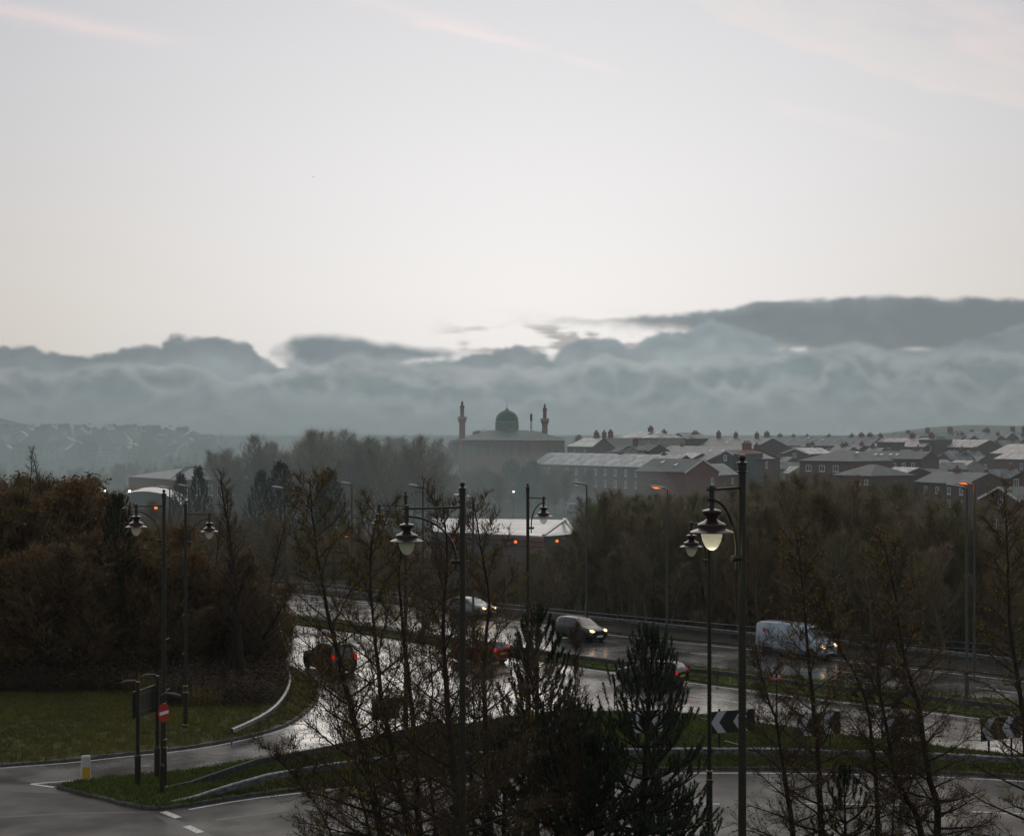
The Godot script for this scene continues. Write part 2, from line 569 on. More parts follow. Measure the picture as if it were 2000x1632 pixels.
func materials() -> void:
	var asphalt_tex := grain(0.012, Color(0.052, 0.051, 0.052), Color(0.115, 0.110, 0.107), 512, 6, 3)
	for k in 2:
		var a := ground(["asphalt", "asphalt_dry"][k], asphalt_tex if k == 0 else grain(0.01, Color(0.016, 0.0155, 0.0155), Color(0.058, 0.054, 0.051), 512, 6, 33), 19.0, 1.0)
		a.roughness_texture = grey(0.008, [0.16, 0.42][k], [0.32, 0.6][k], 512, 5, 9 + k)
		a.heightmap_enabled = true
		a.heightmap_texture = grey(0.09, 0.0, 1.0, 512, 3, 12)
		a.heightmap_scale = 0.3
		a.metallic_specular = [0.75, 0.3][k]
		a.clearcoat_enabled = true
		a.clearcoat = [0.9, 0.14][k]
		a.clearcoat_roughness = [0.16, 0.3][k]
		a.clearcoat_texture = grey(0.011, 0.0, 1.0, 512, 5, 29 + k)
	ground("tar", grain(0.03, Color(0.010, 0.010, 0.010), Color(0.028, 0.027, 0.026), 256, 5, 44), 5.0, 0.5)
	ground("earth", grain(0.02, Color(0.012, 0.010, 0.006), Color(0.035, 0.030, 0.016), 512, 6, 4), 23.0, 1.0)
	ground("turf", grain(0.02, Color(0.032, 0.052, 0.007), Color(0.085, 0.115, 0.018), 512, 6, 5), 11.0, 1.0)
	ground("turf_brown", grain(0.02, Color(0.034, 0.042, 0.006), Color(0.085, 0.088, 0.015), 512, 6, 6), 13.0, 1.0)
	ground("meadow", grain(0.01, Color(0.018, 0.03, 0.014), Color(0.045, 0.055, 0.026), 512, 6, 8), 90.0, 1.0)
	ground("kerb", grain(0.05, Color(0.045, 0.042, 0.038), Color(0.13, 0.12, 0.11), 256, 5, 7), 2.3, 0.6)
	ground("line", grain(0.06, Color(0.30, 0.30, 0.29), Color(0.72, 0.72, 0.70), 256, 5, 17), 1.7, 0.45)
	ground("steel", grain(0.03, Color(0.10, 0.105, 0.11), Color(0.30, 0.31, 0.32), 256, 5, 18), 2.0, 0.38).metallic = 0.75
	ground("rail_shaded", grain(0.03, Color(0.035, 0.036, 0.035), Color(0.09, 0.09, 0.088), 256, 5, 19), 2.0, 0.5).metallic = 0.3  # rail steel with the shade of its seen side put into the colour
	ground("column", grain(0.05, Color(0.010, 0.011, 0.006), Color(0.027, 0.027, 0.014), 256, 5, 21), 0.9, 0.42)
	ground("lantern", grain(0.05, Color(0.018, 0.008, 0.009), Color(0.035, 0.014, 0.015), 256, 4, 22), 0.7, 0.28)
	ground("galvanised", grain(0.04, Color(0.03, 0.04, 0.038), Color(0.07, 0.085, 0.08), 256, 5, 23), 1.1, 0.5)
	ground("lamp_grey", grain(0.04, Color(0.20, 0.21, 0.21), Color(0.36, 0.37, 0.37), 256, 5, 24), 0.9, 0.35)
	paint("black", lin(0.008, 0.008, 0.008), 0.5)
	paint("white", lin(0.75, 0.75, 0.74), 0.45)
	paint("red", lin(0.42, 0.02, 0.015), 0.4)
	paint("yellow", lin(0.55, 0.33, 0.02), 0.4)
	ground("bollard_white", grain(0.06, Color(0.30, 0.30, 0.27), Color(0.66, 0.66, 0.62), 256, 5, 41), 0.8, 0.5)
	paint("gold", lin(0.35, 0.28, 0.12), 0.4, 0.3)
	var bowl := paint("bowl", lin(0.80, 0.82, 0.72), 0.3)
	bowl.transparency = BaseMaterial3D.TRANSPARENCY_ALPHA
	bowl.albedo_color.a = 0.5
	bowl.backlight_enabled = true
	bowl.backlight = Color(0.9, 0.92, 0.8)
	bowl.clearcoat_enabled = true
	bowl = paint("bowl_glow", lin(0.85, 0.84, 0.76), 0.3)  # faint glow added to bring the nearest bowl up to milky white
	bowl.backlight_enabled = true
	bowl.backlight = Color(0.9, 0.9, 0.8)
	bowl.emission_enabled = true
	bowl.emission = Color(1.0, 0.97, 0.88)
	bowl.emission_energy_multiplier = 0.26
	ground("bark", grain(0.05, Color(0.009, 0.005, 0.002), Color(0.034, 0.020, 0.008), 256, 5, 31), 0.8, 0.9)
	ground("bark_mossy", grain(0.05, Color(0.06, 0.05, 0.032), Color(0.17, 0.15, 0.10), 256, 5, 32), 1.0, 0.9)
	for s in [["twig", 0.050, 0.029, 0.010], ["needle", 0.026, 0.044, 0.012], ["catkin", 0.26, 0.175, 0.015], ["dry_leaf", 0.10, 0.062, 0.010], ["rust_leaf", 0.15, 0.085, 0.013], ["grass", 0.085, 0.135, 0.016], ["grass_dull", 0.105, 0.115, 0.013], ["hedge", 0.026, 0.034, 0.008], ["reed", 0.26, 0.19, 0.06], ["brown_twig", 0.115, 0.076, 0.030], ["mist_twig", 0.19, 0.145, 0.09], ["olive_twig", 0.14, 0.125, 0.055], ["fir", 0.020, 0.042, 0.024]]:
		var m := paint(s[0], lin(1, 1, 1), 0.85)
		m.albedo_color = lin(s[1], s[2], s[3])
		m.vertex_color_use_as_albedo = true
		if s[0] in ["catkin", "dry_leaf", "rust_leaf", "grass", "grass_dull", "reed"]:
			m.backlight_enabled = true
			m.backlight = Color(0.5, 0.5, 0.4)


func strip(p: PackedVector3Array, w: float, y: float, from := 0, to := -1) -> Mb:
	var b := Mb.new()
	var q := p.slice(from, to if to >= 0 else p.size())
	b.ribbon(shifted(q, -w * 0.5, y), shifted(q, w * 0.5, y))
	return b


func dashes(holder: Node3D, p: PackedVector3Array, w: float, y: float, on: float, off: float) -> void:
	var i := 0
	while i < p.size() - 1:
		var j := i
		var l := 0.0
		while j < p.size() - 1 and l < on:
			l += p[j].distance_to(p[j + 1])
			j += 1
		part(holder, "dash", strip(p, w, y, i, j + 1), M.line)
		l = 0.0
		while j < p.size() - 1 and l < off:
			l += p[j].distance_to(p[j + 1])
			j += 1
		i = j


func kerbs(p: PackedVector3Array, called: String) -> void:
	var k := Node3D.new()
	k.name = called
	k.set_meta("kind", "structure")
	add_child(k)
	var shapes := []
	for s in 3:
		var b := Mb.new()
		var x := 0.43 + s * 0.006
		var f := 0.02
		b.quad(Vector3(-x, -0.1, 0.065), Vector3(x, -0.1, 0.065), Vector3(x, 0.12 - f, 0.062), Vector3(-x, 0.12 - f, 0.062))
		b.quad(Vector3(-x, 0.12 - f, 0.062), Vector3(x, 0.12 - f, 0.062), Vector3(x, 0.13, 0.04), Vector3(-x, 0.13, 0.04))
		b.quad(Vector3(-x, 0.13, 0.04), Vector3(x, 0.13, 0.04), Vector3(x, 0.13, -0.065), Vector3(-x, 0.13, -0.065))
		b.quad(Vector3(x, -0.1, -0.065), Vector3(-x, -0.1, -0.065), Vector3(-x, 0.13, -0.065), Vector3(x, 0.13, -0.065))
		b.quad(Vector3(x, -0.1, 0.065), Vector3(x, -0.1, -0.065), Vector3(x, 0.13, -0.065), Vector3(x, 0.13, 0.04))
		b.quad(Vector3(-x, -0.1, -0.065), Vector3(-x, -0.1, 0.065), Vector3(-x, 0.13, 0.04), Vector3(-x, 0.13, -0.065))
		shapes.append(b.mesh())
	for i in p.size() - 1:
		var a := p[i]
		var c := p[i + 1]
		var o := part(k, "kerb_stone", shapes[i % 3], M.kerb)
		o.position = (a + c) * 0.5 + Vector3.UP * rnd(-0.008, 0.006)
		o.rotation.y = -atan2(c.z - a.z, c.x - a.x) + rnd(-0.01, 0.01)
		o.scale.x = a.distance_to(c) / 0.9


func tufts(called: String, poly: PackedVector2Array, y: float, count: int, m: Material, tall: float, parent: Node = null) -> void:
	var b := Mb.new()
	for k in 9:
		var a := rnd(0, TAU)
		var o := Vector3(rnd(-0.16, 0.16), 0, rnd(-0.16, 0.16))
		var tip := o + Vector3(cos(a) * 0.09, rnd(0.08, 0.2), sin(a) * 0.09)
		b.col = Color(1, 1, 1) * rnd(0.6, 1.4)
		b.leaf(o, tip, Vector3(-sin(a), 0, cos(a)) * 0.016)
	var lo := poly[0]
	var hi := poly[0]
	for p in poly:
		lo = lo.min(p)
		hi = hi.max(p)
	var at := []
	var tries := 0
	while at.size() < count and tries < count * 12:
		tries += 1
		var p := Vector2(rnd(lo.x, hi.x), rnd(lo.y, hi.y))
		if Geometry2D.is_point_in_polygon(p, poly):
			at.append(p)
	var mm := MultiMesh.new()
	mm.transform_format = MultiMesh.TRANSFORM_3D
	mm.use_colors = true
	mm.mesh = b.mesh()
	mm.instance_count = at.size()
	for i in at.size():
		var p: Vector2 = at[i]
		var wild := fa.get_noise_2d(p.x * 22.0, p.y * 22.0) * 0.5 + 0.5
		mm.set_instance_transform(i, Transform3D(Basis(Vector3.UP, rnd(0, TAU)).scaled(Vector3(1, rnd(0.5, 1.2) * tall * (0.5 + wild), 1)), Vector3(p.x, y, p.y)))
		var v := rnd(0.7, 1.2) * (0.55 + 0.8 * wild)
		mm.set_instance_color(i, Color(v * (1.0 + 0.35 * wild), v, v))
	var o := MultiMeshInstance3D.new()
	o.name = called
	o.multimesh = mm
	o.material_override = m
	o.set_meta("kind", "stuff")
	(parent if parent else self).add_child(o, true)


func setting() -> void:
	# the ground, one sheet out to the haze
	var xs := PackedFloat32Array()
	var zs := PackedFloat32Array()
	for i in 121:
		var t := (i - 60) / 60.0
		xs.append(signf(t) * (absf(t) * 220.0 + pow(absf(t), 3.0) * 1500.0))
	for i in 111:
		var t := i / 110.0
		zs.append(70.0 - t * 430.0 - pow(t, 4.0) * 2200.0)
	var g := Mb.new()
	for j in zs.size():
		for i in xs.size():
			var p := Vector3(xs[i], land(xs[i], zs[j]) - 0.04, zs[j])
			g.v.append(p)
			var dx := land(p.x + 1.5, p.z) - land(p.x - 1.5, p.z)
			var dz := land(p.x, p.z + 1.5) - land(p.x, p.z - 1.5)
			g.n.append(Vector3(-dx, 3.0, -dz).normalized())
			g.c.append(Color.WHITE)
	for j in zs.size() - 1:
		for i in xs.size() - 1:
			var k := j * xs.size() + i
			var w := xs.size()
			for q in [k, k + w, k + 1, k + 1, k + w, k + w + 1]:
				g.ix.append(q)
	struct("ground", g, M.meadow)
	# edges of the two carriageways, left to right
	var l1 := along(PackedVector2Array([Vector2(-72.23, -160.52), Vector2(-60.42, -157.61), Vector2(-51.79, -155.36), Vector2(-40.28, -151.04), Vector2(-29.19, -145.97), Vector2(-18.53, -138.98), Vector2(-8.61, -129.08), Vector2(0, -119.83), Vector2(7.06, -111.54), Vector2(17.18, -103.08), Vector2(22.71, -97.32), Vector2(30.15, -90.44), Vector2(36.25, -83.65), Vector2(41.21, -77.26)]), 0.0, 1.5)
	var l2 := along(PackedVector2Array([Vector2(-67.97, -151.04), Vector2(-55.96, -145.97), Vector2(-47.54, -142.62), Vector2(-36.71, -137.66), Vector2(-26.36, -131.82), Vector2(-16.43, -123.23), Vector2(-7.59, -113.87), Vector2(0, -105.07), Vector2(6.39, -98.86), Vector2(11.2, -96.03), Vector2(15.56, -93.35), Vector2(22.67, -87.53), Vector2(27.67, -83.02), Vector2(33.36, -76.99), Vector2(37.91, -71.08)]), 0.0, 1.5)
	var n1 := along(PackedVector2Array([Vector2(-63.97, -142.16), Vector2(-53.11, -138.54), Vector2(-45.03, -135.09), Vector2(-34.63, -129.85), Vector2(-24.72, -123.58), Vector2(-15.47, -116), Vector2(-7.16, -107.41), Vector2(0, -100), Vector2(4.76, -95.19), Vector2(10.13, -90.44), Vector2(14.41, -86.48), Vector2(22.22, -80.11), Vector2(25.75, -77.26), Vector2(31.16, -71.9), Vector2(35.69, -66.92)]), 0.0, 1.5)
	var n2 := along(PackedVector2Array([Vector2(8.76, -79.67), Vector2(9.98, -78.8), Vector2(12.7, -76.18), Vector2(15.73, -73.73), Vector2(19.02, -71.31), Vector2(22.94, -68.83), Vector2(28.05, -64.73), Vector2(32.45, -60.84)]), 0.0, 1.5)
	var far := flat(shifted(l1, -1.2))
	var rl2 := flat(shifted(l2, 0.7))
	rl2.reverse()
	far.append_array(rl2)
	var b := Mb.new()
	b.sheet(far, 0.004)
	struct("far_carriageway", b, M.asphalt)
	# the near carriageway widens into the slip road
	var near := flat(shifted(n1, -0.6))
	var low := PackedVector2Array([Vector2(32.22, -60.42), Vector2(27.84, -64.25), Vector2(22.76, -68.29), Vector2(18.86, -70.73), Vector2(15.6, -73.11), Vector2(12.59, -75.52), Vector2(9.87, -77.96), Vector2(6.57, -78.8), Vector2(3.94, -78.8), Vector2(0, -77.4), Vector2(-3.71, -74.23), Vector2(-7.08, -70.85), Vector2(-11.21, -67.23), Vector2(-14.5, -64.93), Vector2(-16.3, -64.35), Vector2(-18.78, -62.59), Vector2(-23.49, -61.27), Vector2(-25.19, -65.71), Vector2(-22.52, -67.55), Vector2(-19.9, -68.61), Vector2(-17.51, -70.05), Vector2(-15.64, -71.08), Vector2(-13.82, -72.74), Vector2(-11.68, -76.18), Vector2(-10.83, -80.86), Vector2(-10.8, -85.29), Vector2(-11.84, -90.62), Vector2(-14.12, -96.24), Vector2(-15.56, -99.32), Vector2(-20.96, -104.82), Vector2(-29.74, -111.54), Vector2(-38.98, -116.94), Vector2(-55.93, -124.29)])
	near.append_array(low)
	b = Mb.new()
	b.sheet(near, 0.0)
	struct("slip_road", b, M.asphalt)
	# the near road and its junction
	b = Mb.new()
	b.sheet(PackedVector2Array([Vector2(-31.29, -62.59), Vector2(-20.01, -63.88), Vector2(-18.59, -63.23), Vector2(-16.89, -61.79), Vector2(-14.92, -60.08), Vector2(-13.92, -59.67), Vector2(-13.2, -60), Vector2(-10.34, -62.05), Vector2(-6.43, -64.25), Vector2(-3.08, -66.01), Vector2(0, -66.41), Vector2(5.56, -66.72), Vector2(11.14, -66.82), Vector2(17.66, -66.21), Vector2(21.77, -65.32), Vector2(29.34, -62.86)]) + PackedVector2Array([Vector2(34, -54.2), Vector2(20, -53.6), Vector2(6, -53.5), Vector2(-6, -51), Vector2(-20, -46), Vector2(-44, -44)]), 0.008)
	struct("near_road", b, M.asphalt_dry)
	# mended places in the tarmac
	var mended := Node3D.new()
	mended.name = "road_repairs"
	mended.set_meta("kind", "structure")
	add_child(mended)
	for q in [PackedVector2Array([Vector2(-22.5, -63.69), Vector2(-19.93, -63.6), Vector2(-18.55, -62.95), Vector2(-17.58, -62.05), Vector2(-18.88, -62.23), Vector2(-22.15, -62.68)]), PackedVector2Array([Vector2(-13.72, -58.78), Vector2(-12.65, -57.92), Vector2(-11.2, -56.2), Vector2(-10.15, -54.38), Vector2(-11.42, -54.38), Vector2(-12.75, -57.09)]), PackedVector2Array([Vector2(-20.58, -58.23), Vector2(-17.29, -58.94), Vector2(-13.24, -59.3), Vector2(-13.21, -59.14), Vector2(-17.22, -58.7), Vector2(-20.47, -57.92)]), PackedVector2Array([Vector2(3.68, -61.27), Vector2(6.75, -61.35), Vector2(6.78, -60.75), Vector2(3.64, -60.67)]), PackedVector2Array([Vector2(9.47, -59.18), Vector2(12.59, -59.02), Vector2(12.54, -58.78), Vector2(9.43, -58.94)]), PackedVector2Array([Vector2(-11.21, -58), Vector2(-8.73, -59.51), Vector2(-8.59, -59.35), Vector2(-11.09, -57.77)])]:
		b = Mb.new()
		b.sheet(q, 0.0115)
		part(mended, "repair_patch", b, M.tar)
	# grass: the lawn, the island between the roads, the reserve between the carriageways, the far verge
	var lawn_edge := along(PackedVector2Array([Vector2(-29, -64.44), Vector2(-25.19, -65.71), Vector2(-22.41, -67.23), Vector2(-19.8, -68.29), Vector2(-17.43, -69.71), Vector2(-15.56, -70.73), Vector2(-13.75, -72.38), Vector2(-11.62, -75.78), Vector2(-10.79, -80.56), Vector2(-10.78, -85.29), Vector2(-11.78, -90.62), Vector2(-14.02, -96.03), Vector2(-15.42, -98.86), Vector2(-20.86, -104.32), Vector2(-29.59, -110.97), Vector2(-38.77, -116.31), Vector2(-55.61, -123.58)]), 0.0, 0.9)
	var lawn := flat(lawn_edge)
	b = Mb.new()
	b.sheet(lawn, 0.11, 0.15)
	struct("lawn", b, M.turf_brown)
	kerbs(lawn_edge.slice(0, 100), "lawn_kerb")
	tufts("lawn_grass", lawn, 0.11, 30000, M.grass_dull, 1.3)
	var isle_s := along(PackedVector2Array([Vector2(-18.69, -63.13), Vector2(-17.92, -62.5), Vector2(-16.71, -61.53), Vector2(-14.9, -60), Vector2(-13.9, -59.59), Vector2(-13.06, -59.83), Vector2(-10.31, -61.88), Vector2(-6.41, -64.06), Vector2(-3.07, -65.81), Vector2(0, -66.21), Vector2(5.54, -66.51), Vector2(11.1, -66.62), Vector2(17.6, -66.01), Vector2(21.71, -65.12), Vector2(29.21, -62.59)]), 0.0, 0.9)
	var isle_n := along(PackedVector2Array([Vector2(-18.72, -63.23), Vector2(-17.72, -64.06), Vector2(-16.42, -64.83), Vector2(-14.63, -65.51), Vector2(-11.33, -67.97), Vector2(-7.17, -71.66), Vector2(-3.76, -75.13), Vector2(0, -78.24), Vector2(3.98, -79.67), Vector2(6.65, -79.82), Vector2(9.98, -78.8), Vector2(12.7, -76.18), Vector2(15.73, -73.73), Vector2(19.02, -71.31), Vector2(22.94, -68.83), Vector2(29.64, -63.5)]), 0.0, 0.9)
	var isle := flat(isle_s)
	var back := flat(isle_n)
	back.reverse()
	isle.append_array(back.slice(0, back.size() - 1))
	b = Mb.new()
	b.sheet(isle, 0.115, 0.16)
	struct("island_lawn", b, M.turf)
	kerbs(isle_s, "island_kerb")
	kerbs(isle_n.slice(0, 40), "island_back_kerb")
	tufts("island_grass", isle, 0.115, 34000, M.grass, 1.1)
	var res := flat(shifted(l2, 0.5))
	var rn := flat(shifted(n1, -0.5))
	rn.reverse()
	res.append_array(rn)
	b = Mb.new()
	b.sheet(res, 0.1, 0.14)
	struct("central_reserve", b, M.turf)
	tufts("reserve_grass", res, 0.1, 16000, M.grass, 0.9)
	b = Mb.new()
	b.ribbon(shifted(l1, -9.0, 0.1), shifted(l1, -1.1, 0.07))
	b.ribbon(shifted(l1, -1.1, 0.07), shifted(l1, -1.1, -0.1))
	struct("far_verge", b, M.earth)
	# painted lines
	var lines := Node3D.new()
	lines.name = "road_markings"
	lines.set_meta("kind", "structure")
	add_child(lines)
	part(lines, "edge_line", strip(l1, 0.16, 0.009), M.line)
	part(lines, "edge_line", strip(l2, 0.14, 0.009), M.line)
	part(lines, "edge_line", strip(shifted(n1, 0.15), 0.16, 0.009), M.line)
	part(lines, "edge_line", strip(shifted(n2, -0.3), 0.16, 0.009), M.line)
	dashes(lines, shifted(l1, 3.9), 0.12, 0.009, 2.5, 6.5)
	dashes(lines, shifted(n1, 3.7), 0.12, 0.009, 2.5, 6.5)
	part(lines, "edge_line", strip(shifted(lawn_edge.slice(0, 60), 0.32), 0.13, 0.005), M.line)
	dashes(lines, shifted(lawn_edge.slice(61, 112), 0.32), 0.13, 0.005, 6.0, 1.0)
	part(lines, "edge_line", strip(along(PackedVector2Array([Vector2(-20.01, -63.88), Vector2(-19.06, -64.25), Vector2(-17.9, -64.68), Vector2(-16.52, -65.22), Vector2(-15.33, -65.71)]), 0.0, 1.0), 0.16, 0.012), M.line)
	part(lines, "edge_line", strip(along(PackedVector2Array([Vector2(-20, -63.83), Vector2(-18.88, -63.27)]), 0.0, 0.5), 0.2, 0.016), M.line)
	part(lines, "edge_line", strip(along(PackedVector2Array([Vector2(-12.54, -59.51), Vector2(-10.23, -61.35), Vector2(-6.34, -63.41), Vector2(-3.04, -65.12), Vector2(0, -65.51), Vector2(5.48, -65.81), Vector2(10.98, -65.91), Vector2(17.42, -65.32), Vector2(21.45, -64.35), Vector2(28.92, -61.97)]), 0.0, 1.0), 0.15, 0.013), M.line)
	part(lines, "dash", strip(along(PackedVector2Array([Vector2(-13.45, -59.18), Vector2(-12.66, -58.23)]), 0.0, 0.5), 0.3, 0.013), M.line)
	part(lines, "dash", strip(along(PackedVector2Array([Vector2(-12.09, -57.01), Vector2(-11.38, -56.06)]), 0.0, 0.5), 0.32, 0.013), M.line)
	part(lines, "dash", strip(along(PackedVector2Array([Vector2(-8.11, -55.27), Vector2(-7.43, -55.73), Vector2(-6.3, -56.42)]), 0.0, 0.5), 0.13, 0.013), M.line)
	part(lines, "dash", strip(along(PackedVector2Array([Vector2(-4.02, -57.46), Vector2(-1.94, -58.31)]), 0.0, 0.5), 0.12, 0.013), M.line)
	part(lines, "dash", strip(along(PackedVector2Array([Vector2(2.61, -60.12), Vector2(5.03, -60.33), Vector2(8.18, -60.42)]), 0.0, 0.5), 0.12, 0.013), M.line)
	part(lines, "dash", strip(along(PackedVector2Array([Vector2(11.29, -60.5), Vector2(14.08, -60.33), Vector2(16.43, -59.96)]), 0.0, 0.5), 0.12, 0.013), M.line)
	part(lines, "dash", strip(along(PackedVector2Array([Vector2(17.76, -59.18), Vector2(20.52, -58.63)]), 0.0, 0.5), 0.12, 0.013), M.line)
	street(l1, l2, n1)
	traffic()
	town()
	woods(l1, lawn)


# ---- lamps, signs, rails ----
func ring(r: float, y: float, turn := 0.0, sides := 12) -> PackedVector3Array:
	var p := PackedVector3Array()
	for k in sides:
		var a := TAU * k / sides + turn
		p.append(Vector3(cos(a) * r, y, -sin(a) * r))
	return p


func heritage_lamp(label: String, at: Vector3, tall: float, arm: float, reach: float, lit := false) -> void:
	# `arm` is the heading of the bracket arm, seen from above, anticlockwise from +x
	var o := thing("street_lamp", label, "street lamp", at, arm, "old-style street lamps round the junction")
	var b := Mb.new()
	b.lathe([Vector2(0.15, 0), Vector2(0.15, 0.12), Vector2(0.125, 0.2), Vector2(0.12, 1.7), Vector2(0.13, 1.75)], 14)
	b.lathe([Vector2(0.13, 1.75), Vector2(0.105, 1.9), Vector2(0.105, 2.05), Vector2(0.084, 2.12), Vector2(0.074, tall - 0.62)], 14)
	part(o, "column", b, M.column)
	for y in [0.16, 1.76, 2.07, tall * 0.55]:
		b = Mb.new()
		var r := 0.15 if y < 1.0 else 0.14 if y < 1.9 else 0.118 if y < 3.0 else 0.09
		b.lathe([Vector2(r - 0.03, y - 0.03), Vector2(r, y - 0.02), Vector2(r, y + 0.02), Vector2(r - 0.03, y + 0.03)], 14)
		part(o, "collar", b, M.gold if y < 3.0 else M.column)
	b = Mb.new()
	var t := tall - 0.62
	b.lathe([Vector2(0.075, t), Vector2(0.08, t + 0.25), Vector2(0.118, t + 0.262), Vector2(0.118, t + 0.282), Vector2(0.092, t + 0.295), Vector2(0.092, t + 0.43), Vector2(0.125, t + 0.445), Vector2(0.12, t + 0.465), Vector2(0.05, t + 0.48), Vector2(0.045, t + 0.5)], 14)
	b.lathe([Vector2(0.0, t + 0.49), Vector2(0.045, t + 0.51), Vector2(0.068, t + 0.55), Vector2(0.07, t + 0.57), Vector2(0.055, t + 0.61), Vector2(0.0, t + 0.635)], 12)
	part(o, "finial", b, M.column)
	var arm_y := tall - 0.66
	b = Mb.new()
	b.bar(Vector3(0, arm_y, 0), Vector3(reach + 0.12, arm_y - 0.03, 0), 0.032, 8, 0.026)
	part(o, "arm", b, M.column)
	b = Mb.new()
	var pts := PackedVector3Array()
	var rad := PackedFloat32Array()
	for k in 11:
		var a := PI / 2 * k / 10.0
		pts.append(Vector3(reach - (reach - 0.17) * sin(a) , arm_y - 1.35 + 1.12 * cos(a), 0))
		rad.append(0.03)
	pts.insert(0, Vector3(reach + 0.1, pts[0].y + 0.01, 0))
	rad.append(0.03)
	pts.append(Vector3(0.17, arm_y - 1.65, 0))
	rad.append(0.028)
	b.tube(pts, rad, 8)
	part(o, "brace", b, M.column)
	b = Mb.new()
	b.bar(Vector3(0.3, arm_y - 1.42, 0), Vector3(-0.02, arm_y - 1.42, 0), 0.055, 10)
	part(o, "brace_socket", b, M.column)
	b = Mb.new()
	b.bar(Vector3(reach, arm_y + 0.06, 0), Vector3(reach, arm_y - 0.42, 0), 0.06, 12, 0.05)
	for y in [0.0, -0.24]:
		b.bar(Vector3(reach, arm_y + y, -0.1), Vector3(reach, arm_y + y, 0.1), 0.035, 8)
	part(o, "drop_bracket", b, M.column)
	var at2 := Transform3D(Basis(), Vector3(reach, arm_y - 0.4, 0))
	b = Mb.new()
	b.lathe([Vector2(0.0, 0.01), Vector2(0.05, 0), Vector2(0.17, -0.035), Vector2(0.19, -0.05), Vector2(0.19, -0.085), Vector2(0.165, -0.13), Vector2(0.12, -0.15), Vector2(0.11, -0.21), Vector2(0.15, -0.245), Vector2(0.27, -0.305), Vector2(0.285, -0.325), Vector2(0.285, -0.4), Vector2(0.305, -0.415), Vector2(0.37, -0.435), Vector2(0.43, -0.465), Vector2(0.432, -0.48), Vector2(0.30, -0.485), Vector2(0.2, -0.48)], 24, at2)
	flip(b)
	var lan := part(o, "lantern", b, M.lantern)
	b = Mb.new()
	b.lathe([Vector2(0.0, -0.83), Vector2(0.05, -0.822), Vector2(0.1, -0.79), Vector2(0.145, -0.73), Vector2(0.185, -0.64), Vector2(0.208, -0.55), Vector2(0.215, -0.476)], 20, at2)
	part(lan, "glass_bowl", b, M.bowl_glow if lit else M.bowl)
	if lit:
		var l := OmniLight3D.new()  # small light added to go with the glow given to the bowl
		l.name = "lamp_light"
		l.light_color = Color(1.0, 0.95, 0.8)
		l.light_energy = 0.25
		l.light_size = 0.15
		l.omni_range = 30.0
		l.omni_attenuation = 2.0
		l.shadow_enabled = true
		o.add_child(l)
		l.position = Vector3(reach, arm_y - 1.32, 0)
	for y in [tall * 0.5, tall * 0.33]:
		b = Mb.new()
		b.bar(Vector3(0, y, 0), Vector3(0.0, y + 0.01, 0.5), 0.018, 6)
		part(o, "banner_arm", b, M.galvanised)


# A profile that runs downwards comes out inside out: turn its faces and normals.
func flip(b: Mb) -> void:
	for i in range(0, b.ix.size(), 3):
		var k := b.ix[i]
		b.ix[i] = b.ix[i + 1]
		b.ix[i + 1] = k
	for i in b.n.size():
		b.n[i] = -b.n[i]


func road_lamp(label: String, at: Vector3, tall: float, turn: float, lit: bool, m: Material) -> void:
	var o := thing("road_lamp", label, "street lamp", at, turn, "slim lamp columns along the dual carriageway")
	var b := Mb.new()
	b.lathe([Vector2(0.115, 0), Vector2(0.112, 1.7), Vector2(0.075, 1.8), Vector2(0.06, tall - 0.05), Vector2(0.0, tall - 0.04)], 10)
	part(o, "column", b, M.galvanised)
	b = Mb.new()
	b.bar(Vector3(0, tall - 0.12, 0), Vector3(0.28, tall - 0.02, 0), 0.035, 8)
	part(o, "arm", b, M.galvanised)
	var rings := []
	var big := 1.25 if m == M.white else 1.0
	for s in [[0.12, 0.04, 0.035], [0.16, 0.1, 0.075], [0.4, 0.14, 0.09], [0.75, 0.16, 0.10], [0.98, 0.12, 0.08], [1.06, 0.05, 0.03]]:
		var r := PackedVector3Array()
		for k in 10:
			var a := TAU * k / 10.0
			var y := sin(a)
			r.append(Vector3(s[0] * big, tall - 0.01 + s[0] * 0.14 + (y * s[2] if y > 0.0 else y * s[2] * 0.45) * big, -cos(a) * s[1] * big))
		rings.append(r)
	b = Mb.new()
	b.loft(rings, true, true)
	var head := part(o, "lamp_head", b, m)
	rings = []
	for s in [[0.45, 0.08, 0.0], [0.5, 0.11, 0.05], [0.85, 0.11, 0.05], [0.95, 0.07, 0.0]]:
		rings.append(PackedVector3Array([Vector3(s[0] * big, tall + s[0] * 0.14 - 0.05, -s[1]), Vector3(s[0] * big, tall + s[0] * 0.14 - 0.05, s[1]), Vector3(s[0] * big, tall + s[0] * 0.14 - 0.05 - s[2], s[1] * 0.8), Vector3(s[0] * big, tall + s[0] * 0.14 - 0.05 - s[2], -s[1] * 0.8)]))
	b = Mb.new()
	b.loft(rings, true, true)
	if lit:
		part(head, "glowing_lamp_lens", b, M.sodium)
		var l := OmniLight3D.new()
		l.name = "sodium_lamp"
		l.light_color = Color(1.0, 0.45, 0.12)
		l.light_energy = 1.2
		l.light_size = 0.12
		l.omni_range = 30.0
		l.omni_attenuation = 2.0
		l.shadow_enabled = true
		o.add_child(l)
		l.position = Vector3(0.68, tall - 0.16, 0)
	else:
		part(head, "lamp_lens", b, M.lens)
	b = Mb.new()
	b.box(Vector3(0.0, tall * 0.27, 0.085), Vector3(0.09, 0.3, 0.02))
	part(o, "number_plate", b, M.yellow)


